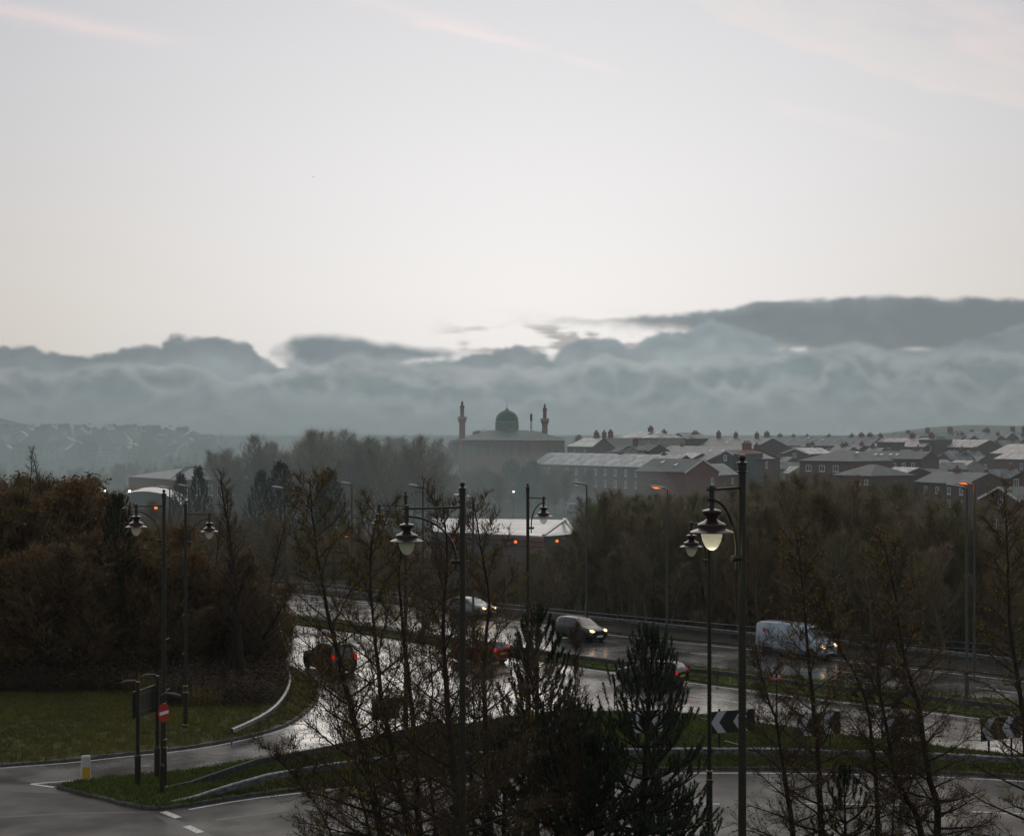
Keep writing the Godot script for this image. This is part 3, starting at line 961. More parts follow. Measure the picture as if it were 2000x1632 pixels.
func guard_rail(called: String, label: String, line: PackedVector2Array, tall: float, gap: float, w: float, h: float, group := "", start_slope := false, rail_mat := "steel") -> void:
	var o := thing(called, label, "guard rail", Vector3.ZERO, 0.0, group)
	var p := along(line, 0.0, 1.6)
	var l := PackedVector3Array()
	for i in p.size():
		var y := tall
		if start_slope:
			y = lerpf(0.16, tall, smoothstep(0.0, 5.0, i * 1.6))
		l.append(p[i] + Vector3.UP * y)
	var rings := []
	for i in l.size():
		var t := (l[mini(i + 1, l.size() - 1)] - l[maxi(i - 1, 0)]).normalized()
		var s := Vector3(-t.z, 0, t.x)
		var f := w * 0.32
		rings.append(PackedVector3Array([l[i] + s * w * 0.5 - Vector3.UP * h, l[i] + s * w * 0.5 - Vector3.UP * f, l[i] + s * (w * 0.5 - f), l[i] - s * (w * 0.5 - f), l[i] - s * w * 0.5 - Vector3.UP * f, l[i] - s * w * 0.5 - Vector3.UP * h]))
	var b := Mb.new()
	for i in rings.size() - 1:
		for j in 6:
			b.quad(rings[i][j], rings[i][(j + 1) % 6], rings[i + 1][(j + 1) % 6], rings[i + 1][j])
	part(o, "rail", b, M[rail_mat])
	var post := Mb.new()
	post.box(Vector3(0, tall * 0.5 - h * 0.5, 0), Vector3(0.1, tall - h + 0.3, 0.06))
	var pm := post.mesh()
	var run := gap * 0.5
	for i in p.size() - 1:
		run += p[i].distance_to(p[i + 1])
		if run >= gap and not (start_slope and i < 4):
			run -= gap
			var q := part(o, "post", pm, M.galvanised)
			q.position = p[i]
			q.rotation.y = -atan2(p[i + 1].z - p[i].z, p[i + 1].x - p[i].x)


func side_fence(label: String, line: PackedVector3Array, tall: float) -> void:
	var o := thing("roadside_fence", label, "fence", Vector3.ZERO)
	for y in [tall, tall * 0.52]:
		var b := Mb.new()
		var r := PackedFloat32Array()
		r.resize(line.size())
		r.fill(0.035)
		b.tube(shifted(line, 0.0, y), r, 6)
		part(o, "rail", b, M.steel)
	var post := Mb.new()
	post.box(Vector3(0, tall * 0.5 - 0.1, 0), Vector3(0.06, tall + 0.2, 0.06))
	var pm := post.mesh()
	for i in line.size():
		var q := part(o, "post", pm, M.galvanised)
		q.position = line[i]


func lettering(holder: Node, words: String, high: float, at: Vector3, m: Material, turn := 0.0) -> void:
	var t := TextMesh.new()
	t.text = words
	var f := SystemFont.new()
	f.font_names = PackedStringArray(["Droid Sans"])
	f.font_weight = 700
	t.font = f
	t.font_size = 32
	t.pixel_size = high / 24.0
	t.depth = 0.006
	var o := part(holder, "lettering", t, m)
	o.position = at
	o.rotation.y = turn


func chevron_board(label: String, at: Vector3, turn: float) -> void:
	var o := thing("chevron_board", label, "road sign", at, turn, "black and white chevron boards on the island")
	var b := Mb.new()
	b.box(Vector3(0, 1.45, 0), Vector3(2.3, 1.0, 0.03))
	part(o, "board", b, M.sign_black)
	for x in [-0.72, 0.42]:
		b = Mb.new()
		# an arrow bar pointing left: apex at x - 0.36
		var z := 0.021
		b.quad(Vector3(x - 0.40, 1.45, z), Vector3(x + 0.02, 1.45, z), Vector3(x + 0.38, 1.93, z), Vector3(x - 0.04, 1.93, z))
		b.quad(Vector3(x - 0.04, 0.97, z), Vector3(x + 0.38, 0.97, z), Vector3(x + 0.02, 1.45, z), Vector3(x - 0.40, 1.45, z))
		part(o, "chevron", b, M.sign_white)
	for x in [-0.65, 0.65]:
		b = Mb.new()
		b.bar(Vector3(x, -0.1, -0.06), Vector3(x, 2.05, -0.06), 0.05, 8)
		part(o, "post", b, M.column)


func street(l1: PackedVector3Array, l2: PackedVector3Array, n1: PackedVector3Array) -> void:
	var em := paint("sodium", lin(0.9, 0.4, 0.1), 0.4)
	em.emission_enabled = true
	em.emission = Color(1.0, 0.42, 0.1)
	em.emission_energy_multiplier = 1.3
	em = paint("headlight_glow", lin(0.9, 0.8, 0.6), 0.3)
	em.emission_enabled = true
	em.emission = Color(1.0, 0.8, 0.55)
	em.emission_energy_multiplier = 2.5
	em = paint("tail_glow", lin(0.5, 0.02, 0.01), 0.3)
	em.emission_enabled = true
	em.emission = Color(1.0, 0.06, 0.03)
	em.emission_energy_multiplier = 0.5
	em = paint("cold_glow", lin(0.8, 0.8, 0.8), 0.3)
	em.emission_enabled = true
	em.emission = Color(1.0, 0.95, 0.9)
	em.emission_energy_multiplier = 3.0
	paint("lens", lin(0.35, 0.36, 0.35), 0.15)
	paint("sign_black", lin(0.010, 0.010, 0.011), 0.45)
	paint("sign_white", lin(0.42, 0.45, 0.47), 0.35)
	# the old-style lamps
	heritage_lamp("tall green lamp column beside the no entry sign, lantern on its left", Vector3(-14.13, 0, -62.32) + Vector3(0, 0.1, 0), 12.2, PI * 0.93, 1.22)
	heritage_lamp("lamp column on the lawn in front of the thicket, lantern on its right", Vector3(-16.09, 0, -75.65) + Vector3(0, 0.1, 0), 11.2, -0.1, 1.2)
	heritage_lamp("lamp column half hidden by the leaning bare trees, smallest lantern on its left", Vector3(-5.11, 0, -73.73) + Vector3(0, 0.1, 0), 11.7, PI * 0.94, 1.3)
	heritage_lamp("near lamp column among the bare tree trunks in the middle, lantern on its left", Vector3(-1.29, 1.54, -40), 11.75, PI * 1.04, 1.45)
	heritage_lamp("lamp column behind the bushy pine, lantern on its right", Vector3(0.74, 0, -71.9) + Vector3(0, 0.1, 0), 12.15, -0.35, 0.78)
	heritage_lamp("lamp column with gold rings standing by the near road, just left of the nearest lamp", Vector3(7.38, 0, -57.39) + Vector3(0, -0.1, 0), 12.0, PI * 1.18, 0.86)
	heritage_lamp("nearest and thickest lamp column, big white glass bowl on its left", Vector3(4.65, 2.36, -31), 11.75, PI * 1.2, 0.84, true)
	# the slim columns of the main road
	var kind := [M.lamp_grey, M.white]
	road_lamp("slim grey lamp column in front of the dark conifer at left, head unlit", Vector3(-17.78, 0, -120.17), 10.35, PI * 0.96, false, kind[0])
	road_lamp("slim grey lamp column right of the small dark conifers", Vector3(-14.5, 0, -138.98), 10.1, PI * 0.94, false, kind[0])
	road_lamp("slim grey lamp column between the two nearer lanterns in the middle", Vector3(-6.31, 0, -108.75), 10.85, PI * 0.98, false, kind[0])
	road_lamp("slim column with the white lamp head beside the middle lamp column", Vector3(-2.62, 0, -103.57), 10.35, PI * 1.02, false, kind[1])
	road_lamp("slim grey lamp column behind the dark car, head unlit", Vector3(5.66, 0, -116.31), 10.8, PI * 0.97, false, kind[0])
	road_lamp("slim lamp column with an orange lit head, left of the nearest lamps", Vector3(9.53, 0, -94.36), 11.25, PI * 0.98, true, kind[0])
	road_lamp("slim unlit lamp column at right, in front of its orange lit neighbour", Vector3(24.05, 0, -81.16), 11.75, PI * 0.97, false, kind[0])
	road_lamp("slim lamp column with an orange lit head at right, behind the guard rail", Vector3(28.62, 0, -94.98), 11.5, PI * 0.98, true, kind[0])
	road_lamp("slim lamp column just right of the leftmost old-style lamp's finial", Vector3(-28.36, 0, -127.19), 10.15, PI * 0.98, false, kind[0])
	road_lamp("slim lamp column above the top of the lamp with its lantern on the right", Vector3(-31.49, 0, -149.48), 9.55, PI * 0.98, false, kind[0])
	# rails
	guard_rail("guard_rail", "pale box rail running the length of the grass island beside the near road", PackedVector2Array([Vector2(-13.84, -59.74), Vector2(-13.46, -60.17), Vector2(-12.8, -60.48), Vector2(-12.16, -60.79), Vector2(-10.38, -62.26), Vector2(-8.52, -63.89), Vector2(-6.74, -65.21), Vector2(-4.85, -66.14), Vector2(-3.04, -66.57), Vector2(0, -67.22), Vector2(2.99, -67.55), Vector2(7.75, -67.77), Vector2(11.3, -67.77), Vector2(14.32, -67.33), Vector2(19.08, -66.57), Vector2(21.91, -65.72), Vector2(27.56, -63.6)]), 0.72, 2.4, 0.16, 0.26, "", true)
	guard_rail("guard_rail", "rail on the slip road side of the grass island, its shade coloured in", PackedVector2Array([Vector2(-14.55, -62.35), Vector2(-13.97, -62.54), Vector2(-12.35, -63.89), Vector2(-10.92, -65.52), Vector2(-8.98, -67.33), Vector2(-6.97, -69.71), Vector2(-5.27, -71.9), Vector2(-3.48, -74.62)]), 0.72, 2.4, 0.1, 0.26, "", true, "rail_shaded")
	guard_rail("guard_rail", "curved pale rail bending round the end of the thicket", PackedVector2Array([Vector2(-13.2, -72.27), Vector2(-12.8, -73.82), Vector2(-12.39, -75.85), Vector2(-12.14, -78.3), Vector2(-12.15, -81.38), Vector2(-12.32, -84.37), Vector2(-12.67, -87.58), Vector2(-13.21, -90.46), Vector2(-13.9, -93.11), Vector2(-14.92, -95.25), Vector2(-16.86, -97.27)]), 0.72, 2.4, 0.16, 0.22)
	guard_rail("guard_rail", "rail along the grass strip between the two carriageways", PackedVector2Array([Vector2(-50.91, -138.85), Vector2(-40.56, -135.2), Vector2(-29.97, -128.44), Vector2(-22.49, -122.69), Vector2(-15.48, -116.1), Vector2(-7.14, -107.03), Vector2(0, -100), Vector2(2.34, -97.62), Vector2(6.08, -94.05), Vector2(10.06, -90.93), Vector2(12.39, -89.35), Vector2(14.54, -87.26), Vector2(17.64, -84.39), Vector2(21.16, -81.71), Vector2(25.9, -77.69), Vector2(31.47, -72.61)]), 0.8, 3.2, 0.12, 0.28, "", false, "rail_shaded")
	guard_rail("guard_rail", "low rail at the far side of the main road under the thin fence", PackedVector2Array([Vector2(-62.57, -170.66), Vector2(-43.04, -161.4), Vector2(-32.42, -151.97), Vector2(-24.18, -145.09), Vector2(-16.77, -139.73), Vector2(-6.9, -129.32), Vector2(0, -123.2), Vector2(9.59, -115.03), Vector2(17.89, -107.32), Vector2(22.26, -104.36), Vector2(31.83, -95.5), Vector2(38.39, -88.6)]), 0.62, 3.2, 0.12, 0.26)
	side_fence("thin two-rail fence between the main road and the far wood", along(PackedVector2Array([Vector2(-63, -171.81), Vector2(-43.27, -162.26), Vector2(-33.18, -153.15), Vector2(-24.34, -146.04), Vector2(-16.86, -140.52), Vector2(-12.72, -136.3), Vector2(-6.9, -129.4), Vector2(0, -123.53), Vector2(9.6, -115.18), Vector2(18.12, -108.75), Vector2(22.25, -105.93), Vector2(33, -99.01), Vector2(40.27, -92.93)]), 0.0, 2.6), 0.87)
	# signs
	var at: Vector3 = Vector3(-14.05, 0, -61.61)
	var o := thing("no_entry_sign", "red no entry disc on a dark post with a lamp arm above it", "road sign", at + Vector3(0, 0.1, 0), 1.2)
	var b := Mb.new()
	b.lathe([Vector2(0.1, 0), Vector2(0.1, 1.15), Vector2(0.06, 1.25), Vector2(0.055, 4.0), Vector2(0, 4.02)], 10)
	part(o, "post", b, M.column)
	b = Mb.new()
	b.tube(PackedVector3Array([Vector3(0, 3.95, 0), Vector3(0, 4.08, 0.15), Vector3(0, 4.05, 0.6), Vector3(0, 4.0, 0.9)]), PackedFloat32Array([0.03, 0.04, 0.07, 0.05]), 8)
	part(o, "lamp_arm", b, M.galvanised)
	b = Mb.new()
	b.lathe([Vector2(0, 0.0), Vector2(0.375, 0.0), Vector2(0.385, 0.012), Vector2(0.375, 0.025), Vector2(0, 0.025)], 28, Transform3D(Basis(Vector3.RIGHT, PI / 2), Vector3(0, 3.28, 0.07)))
	var disc := part(o, "disc", b, M.red)
	b = Mb.new()
	b.box(Vector3(0, 3.28, 0.099), Vector3(0.62, 0.13, 0.006))
	part(disc, "white_bar", b, M.white)
	# the direction sign on two posts, seen almost edge on
	o = thing("direction_sign", "dark board on two posts with lamp arms, seen nearly edge on", "road sign", Vector3(-15.14, 0, -63.78) + Vector3(0, 0.1, 0), 1.30)
	var spread := 0.82
	for s in [-1, 1]:
		b = Mb.new()
		b.lathe([Vector2(0.13, 0), Vector2(0.13, 1.25), Vector2(0.09, 1.35), Vector2(0.085, 4.3), Vector2(0, 4.32)], 12, Transform3D(Basis(), Vector3(s * spread, 0, 0)))
		part(o, "post", b, M.column)
		b = Mb.new()
		b.tube(PackedVector3Array([Vector3(s * spread, 4.2, 0), Vector3(s * spread, 4.34, -0.1), Vector3(s * spread, 4.3, -0.5), Vector3(s * spread, 4.22, -0.75)]), PackedFloat32Array([0.03, 0.035, 0.06, 0.04]), 8)
		part(o, "lamp_arm", b, M.galvanised)
	b = Mb.new()
	b.box(Vector3(0, 3.35, -0.13), Vector3(2.0, 1.1, 0.05))
	part(o, "board", b, M.column)
	for y in [3.0, 3.7]:
		b = Mb.new()
		b.box(Vector3(0, y, -0.095), Vector3(1.96, 0.06, 0.03))
		part(o, "stiffener", b, M.galvanised)
	# the bollard at the tip of the island
	o = thing("traffic_bollard", "white bollard with a yellow panel at the tip of the grass island", "bollard", Vector3(-17.76, 0, -63.97) + Vector3(0, 0.12, 0), 0.35)
	b = Mb.new()
	var rs := []
	for s in [[0.235, 0.16, 0.0], [0.235, 0.16, 0.05], [0.215, 0.14, 0.07], [0.185, 0.12, 0.98], [0.17, 0.1, 1.04], [0.1, 0.05, 1.06]]:
		var r := PackedVector3Array()
		for q in [[-1, 1, 0.7], [0.7, 1, 1], [1, 0.7, 1], [1, -0.7, 1], [0.7, -1, 1], [-0.7, -1, 1], [-1, -0.7, 1], [-1, 0.7, 1]]:
			r.append(Vector3(s[0] * q[0] * (0.7 if q[2] < 1 else 1.0), s[2], s[1] * q[1]))
		rs.append(r)
	b.loft(rs, true, true)
	part(o, "shell", b, M.bollard_white)
	b = Mb.new()
	b.quad(Vector3(-0.16, 0.12, 0.146), Vector3(0.16, 0.12, 0.146), Vector3(0.15, 0.58, 0.137), Vector3(-0.15, 0.58, 0.137))
	part(o, "yellow_panel", b, M.yellow)
	# chevron boards
	var names := ["chevron board half hidden behind the bushy pine", "chevron board behind the big pine, left of its clear neighbour", "chevron board behind the nearest two lamp columns", "chevron board behind the bare trees, second from the right-hand lamps", "chevron board between the leaning bare trees at right", "chevron board furthest to the right, nearly clear of the trees"]
	var posts := [Vector3(2.6, 0, -69.71), Vector3(6.31, 0, -69.6), Vector3(10, 0, -69.6), Vector3(13.79, 0, -68.94), Vector3(17.4, 0, -68.4), Vector3(21.66, 0, -67.97)]
	for i in 6:
		chevron_board(names[i], posts[i] + Vector3(0, 0.1, 0), 0.34 + 0.02 * i)
	# the junction warning triangle
	o = thing("warning_triangle", "red-edged triangle warning of a road joining, on a dark post", "road sign", Vector3(13.06, 0, -75.78), 0.1)
	b = Mb.new()
	b.lathe([Vector2(0.07, 0), Vector2(0.07, 0.9), Vector2(0.045, 1.0), Vector2(0.042, 2.95), Vector2(0, 2.96)], 10)
	part(o, "post", b, M.column)
	b = Mb.new()
	b.tri(Vector3(-0.38, 2.42, 0.06), Vector3(0.38, 2.42, 0.06), Vector3(0, 3.1, 0.06))
	b.tri(Vector3(0.38, 2.42, 0.045), Vector3(-0.38, 2.42, 0.045), Vector3(0, 3.1, 0.045))
	var plate := part(o, "plate", b, M.red)
	b = Mb.new()
	b.tri(Vector3(-0.255, 2.495, 0.064), Vector3(0.255, 2.495, 0.064), Vector3(0, 2.95, 0.064))
	part(plate, "white_face", b, M.white)
	b = Mb.new()
	b.box(Vector3(0.0, 2.66, 0.069), Vector3(0.075, 0.3, 0.006))
	b.beam(Vector3(-0.12, 2.52, 0.069), Vector3(-0.02, 2.68, 0.069), 0.006, 0.05)
	part(plate, "symbol", b, M.black)
	# the back of a sign beyond the leaning trees
	o = thing("road_sign_back", "dark back of a two-post sign between the leaning bare trees", "road sign", Vector3(-5.95, 0, -72.26) + Vector3(0, 0.1, 0), 0.3)
	b = Mb.new()
	b.box(Vector3(0, 1.55, 0), Vector3(1.35, 1.0, 0.04))
	part(o, "board", b, M.galvanised)
	for x in [-0.45, 0.45]:
		b = Mb.new()
		b.bar(Vector3(x, -0.1, 0.06), Vector3(x, 2.2, 0.06), 0.05, 8)
		part(o, "post", b, M.column)
	# a pale post in the wood
	o = thing("park_lamp", "thin pale lamp post deep in the far wood at right", "street lamp", Vector3(Vector3(33.13, 0, -131.82)), 0.0)
	b = Mb.new()
	b.lathe([Vector2(0.07, 0), Vector2(0.05, 4.6), Vector2(0, 4.62)], 8)
	part(o, "post", b, M.lamp_grey)
	b = Mb.new()
	b.lathe([Vector2(0.0, 4.55), Vector2(0.12, 4.6), Vector2(0.15, 4.85), Vector2(0.05, 4.95), Vector2(0, 4.96)], 10)
	part(o, "lamp_head", b, M.white)


# ---- vehicles: +x is forward ----
# A station is [x, half width at sill, sill height, half width at waist, waist height, half width at belt, belt height, half width at roof, roof edge height, roof middle height].
func hull(stations: Array) -> Array:
	var rings := []
	for s in stations:
		rings.append(PackedVector3Array([Vector3(s[0], s[2], -s[1]), Vector3(s[0], s[4], -s[3]), Vector3(s[0], s[6], -s[5]), Vector3(s[0], s[8], -s[7]), Vector3(s[0], s[9], -s[7] * 0.45), Vector3(s[0], s[9], s[7] * 0.45), Vector3(s[0], s[8], s[7]), Vector3(s[0], s[6], s[5]), Vector3(s[0], s[4], s[3]), Vector3(s[0], s[2], s[1])]))
	return rings


# A patch lying 6 mm proud of the hull between ring points j and k (j < k) and stations a and b, drawn in by the given fractions.
func patch(rings: Array, a: int, b: int, j: int, k: int, in_a := 0.06, in_b := 0.06, in_j := 0.1, in_k := 0.1) -> Mb:
	var m := Mb.new()
	var rows := []
	for i in range(a, b + 1):
		var e := 0.0
		var r0: PackedVector3Array = rings[i]
		var p := r0.slice(j, k + 1)
		if i == a or i == b:
			var r1: PackedVector3Array = rings[i + 1] if i == a else rings[i - 1]
			e = in_a if i == a else in_b
			for q in p.size():
				p[q] = p[q].lerp(r1[j + q], e)
		var f := p[0].lerp(p[1], in_j)
		var l := p[p.size() - 1].lerp(p[p.size() - 2], in_k)
		p[0] = f
		p[p.size() - 1] = l
		rows.append(p)
	for i in rows.size() - 1:
		for q in rows[0].size() - 1:
			var nn: Vector3 = (rows[i][q + 1] - rows[i][q]).cross(rows[i + 1][q] - rows[i][q]).normalized() * 0.007
			m.quad(rows[i][q] + nn, rows[i][q + 1] + nn, rows[i + 1][q + 1] + nn, rows[i + 1][q] + nn)
	return m


func vehicle(called: String, label: String, cat: String, at: Vector3, heading: float, spec: Dictionary) -> Node3D:
	var o := thing(called, label, cat, at, heading)
	var st: Array = spec.stations
	var rings := hull(st)
	var b := Mb.new()
	b.loft(rings, true, true)
	part(o, "body", b, spec.body)
	var c: Array = spec.cabin   # [tail, roof start, roof end, cowl] as station numbers
	part(o, "windscreen", patch(rings, c[2], c[3], 3, 6, 0.05, 0.05, 0.06, 0.06), M.glass)
	if spec.get("back", true):
		part(o, "rear_window", patch(rings, c[0], c[1], 3, 6, 0.12, 0.1, 0.08, 0.08), M.glass)
	for side in [[2, 3], [6, 7]]:
		for w in spec.windows:
			var f: float = 0.16
			var g: float = 0.06
			part(o, "side_window", patch(rings, w[0], w[1], side[0], side[1], w[2], w[3], g if side[0] == 2 else f, f if side[0] == 2 else g), M.glass)
		for w in spec.get("seams", []):
			var line := Mb.new()
			for j in ([0, 1, 2] if side[0] == 2 else [6, 7, 8]):
				var r: PackedVector3Array = rings[w]
				var nn := Vector3(0, 0, -0.006 if side[0] == 2 else 0.006)
				var fwd := Vector3(0.018, 0, 0)
				if side[0] == 2:
					line.quad(r[j] + nn, r[j + 1] + nn, r[j + 1] + fwd + nn, r[j] + fwd + nn)
				else:
					line.quad(r[j] + nn, r[j + 1] + nn, r[j + 1] + fwd + nn, r[j] + fwd + nn)
			part(o, "door_seam", line, M.black)
	var ww: float = spec.track
	for x in spec.axles:
		for z in [-1, 1]:
			var w := Node3D.new()
			w.name = "wheel"
			o.add_child(w, true)
			w.position = Vector3(x, spec.wheel, z * ww)
			var t := Mb.new()
			t.lathe([Vector2(0.0, -0.1), Vector2(spec.wheel - 0.03, -0.1), Vector2(spec.wheel, -0.07), Vector2(spec.wheel, 0.07), Vector2(spec.wheel - 0.03, 0.1), Vector2(spec.wheel * 0.68, 0.1), Vector2(spec.wheel * 0.66, 0.06), Vector2(0.0, 0.06)], 20, Transform3D(Basis(Vector3.RIGHT, PI / 2 * z), Vector3.ZERO))
			part(w, "tyre", t, M.tyre)
			t = Mb.new()
			var bs := Transform3D(Basis(Vector3.RIGHT, PI / 2 * z), Vector3.ZERO)
			t.lathe([Vector2(spec.wheel * 0.66, 0.05), Vector2(spec.wheel * 0.66, 0.09), Vector2(spec.wheel * 0.56, 0.085), Vector2(spec.wheel * 0.54, 0.065)], 18, bs)
			for k in 5:
				var a := TAU * k / 5.0
				t.box(bs * Vector3(cos(a) * spec.wheel * 0.33, 0.078, sin(a) * spec.wheel * 0.33), Vector3(spec.wheel * 0.58, 0.02, 0.06), bs.basis * Basis(Vector3.UP, -a))
			t.lathe([Vector2(0.07, 0.06), Vector2(0.06, 0.095), Vector2(0, 0.1)], 10, bs)
			part(w, "rim", t, M.alloy)
			var arch := Mb.new()
			arch.lathe([Vector2(spec.wheel + 0.05, 0.0), Vector2(spec.wheel + 0.05, 0.012), Vector2(0.0, 0.012)], 20, Transform3D(Basis(Vector3.RIGHT, PI / 2 * z), Vector3(x, spec.wheel + 0.02, z * (ww + spec.arch))))
			part(o, "wheel_arch", arch, M.black)
	var fx: float = st[st.size() - 1][0]
	var rx: float = st[0][0]
	for z in [-1, 1]:
		var l := Mb.new()
		var fy: float = spec.lamp_y
		var zz: float = spec.lamp_z * z
		l.loft([quad_ring(fx - 0.32, fy + 0.04, zz + 0.07 * z, 0.09, 0.09), quad_ring(fx - 0.12, fy + 0.02, zz, 0.17, 0.1), quad_ring(fx - 0.015, fy, zz - 0.03 * z, 0.13, 0.07)], true, true)
		var hl := part(o, "headlight", l, M.headlight_glow if spec.get("on", false) else M.clear_lamp)
		if spec.get("on", false):
			var s := SpotLight3D.new()
			s.name = "headlight_beam"
			s.light_color = Color(1.0, 0.86, 0.66)
			s.light_energy = 3.0
			s.light_size = 0.08
			s.spot_range = 60.0
			s.spot_angle = 32.0
			s.spot_attenuation = 2.0
			s.shadow_enabled = true
			o.add_child(s)
			s.position = Vector3(fx + 0.03, fy, zz)
			s.rotation = Vector3(-0.06, -PI / 2, 0)
		l = Mb.new()
		var ty: float = spec.tail_y
		l.loft([quad_ring(rx - 0.02, ty, spec.tail_z * z, 0.08, spec.tail_h), quad_ring(rx + 0.22, ty + 0.03, (spec.tail_z + 0.03) * z, 0.08, spec.tail_h)], true, true)
		part(o, "tail_light", l, M.tail_glow if spec.get("tail_on", false) else M.tail_dull)
		l = Mb.new()
		l.box(Vector3(spec.mirror, spec.mirror_y, z * (spec.mirror_z + 0.1)), Vector3(0.1, 0.13, 0.2))
		part(o, "door_mirror", l, spec.body)
	var p := Mb.new()
	p.box(Vector3(fx + 0.005, spec.plate_y, 0), Vector3(0.03, 0.11, 0.52))
	part(o, "number_plate", p, M.white)
	p = Mb.new()
	p.box(Vector3(rx - 0.005, spec.rear_plate, 0), Vector3(0.03, 0.11, 0.52))
	part(o, "number_plate", p, M.yellow)
	p = Mb.new()
	p.box(Vector3(fx - 0.02, spec.lamp_y - 0.02, 0), Vector3(0.06, 0.1, 0.8))
	p.box(Vector3(fx - 0.02, spec.plate_y - 0.14, 0), Vector3(0.06, 0.1, 1.0))
	part(o, "grille", p, M.black)
	p = Mb.new()
	p.box(Vector3((fx + rx) * 0.5, st[2][2] - 0.02, 0), Vector3((fx - rx) * 0.86, 0.1, ww * 1.9))
	part(o, "underbody", p, M.black)
	return o


func quad_ring(x: float, y: float, z: float, hw: float, hh: float) -> PackedVector3Array:
	var p := PackedVector3Array()
	for k in 8:
		var a := TAU * (k + 0.5) / 8.0
		p.append(Vector3(x, y + sin(a) * hh, z - cos(a) * hw))
	return p


func car_spec(l: float, tall: float, w: float, hood: float, body: Material, more: Dictionary) -> Dictionary:
	var h := l * 0.5
	var k := w * 0.5
	var s := [
		[-h, k * 0.8, 0.36, k * 0.88, 0.55, k * 0.86, 0.86, k * 0.72, 0.93, 0.94],
		[-h + 0.12, k * 0.92, 0.28, k * 0.97, 0.6, k * 0.94, 0.95, k * 0.76, 1.12, 1.14],
		[-h + 0.42, k * 0.95, 0.22, k, 0.6, k * 0.965, 0.97, k * 0.74, tall - 0.09, tall - 0.05],
		[-h + 0.75, k * 0.95, 0.2, k, 0.6, k * 0.97, 0.97, k * 0.745, tall - 0.045, tall - 0.01],
		[-h + 1.3, k * 0.95, 0.2, k, 0.6, k * 0.975, 0.965, k * 0.75, tall - 0.02, tall + 0.01],
		[-h + 1.9, k * 0.95, 0.2, k, 0.6, k * 0.975, 0.96, k * 0.745, tall - 0.03, tall],
		[-h + 2.35, k * 0.95, 0.2, k, 0.6, k * 0.97, 0.955, k * 0.73, tall - 0.09, tall - 0.06],
		[-h + 3.1 + (l - 4.1) * 0.6, k * 0.95, 0.2, k, 0.6, k * 0.965, hood, k * 0.8, hood + 0.07, hood + 0.1],
		[h - 0.45, k * 0.94, 0.22, k * 0.98, 0.58, k * 0.93, hood - 0.09, k * 0.72, hood - 0.03, hood],
		[h - 0.16, k * 0.9, 0.26, k * 0.93, 0.54, k * 0.86, hood - 0.17, k * 0.66, hood - 0.13, hood - 0.11],
		[h, k * 0.74, 0.32, k * 0.78, 0.5, k * 0.72, hood - 0.3, k * 0.55, hood - 0.27, hood - 0.26]]
	var d := {"stations": s, "body": body, "cabin": [1, 2, 6, 7], "windows": [[2, 4, 0.25, 0.06], [4, 5, 0.1, 0.06], [5, 7, 0.06, 0.22]], "seams": [4, 6], "track": k - 0.11, "axles": [-h + 0.78, h - 0.85], "wheel": 0.315, "arch": 0.085, "lamp_y": hood - 0.22, "lamp_z": k - 0.3, "tail_y": 0.95, "tail_z": k - 0.19, "tail_h": 0.13, "mirror": h - 1.42, "mirror_y": 1.0, "mirror_z": k - 0.02, "plate_y": 0.46, "rear_plate": 0.72}
	d.merge(more, true)
	return d


func car_paint(called: String, r: float, g: float, b: float) -> StandardMaterial3D:
	var m := paint(called, lin(r, g, b), 0.35, 0.0)
	m.clearcoat_enabled = true
	m.clearcoat = 0.6
	m.clearcoat_roughness = 0.12
	return m


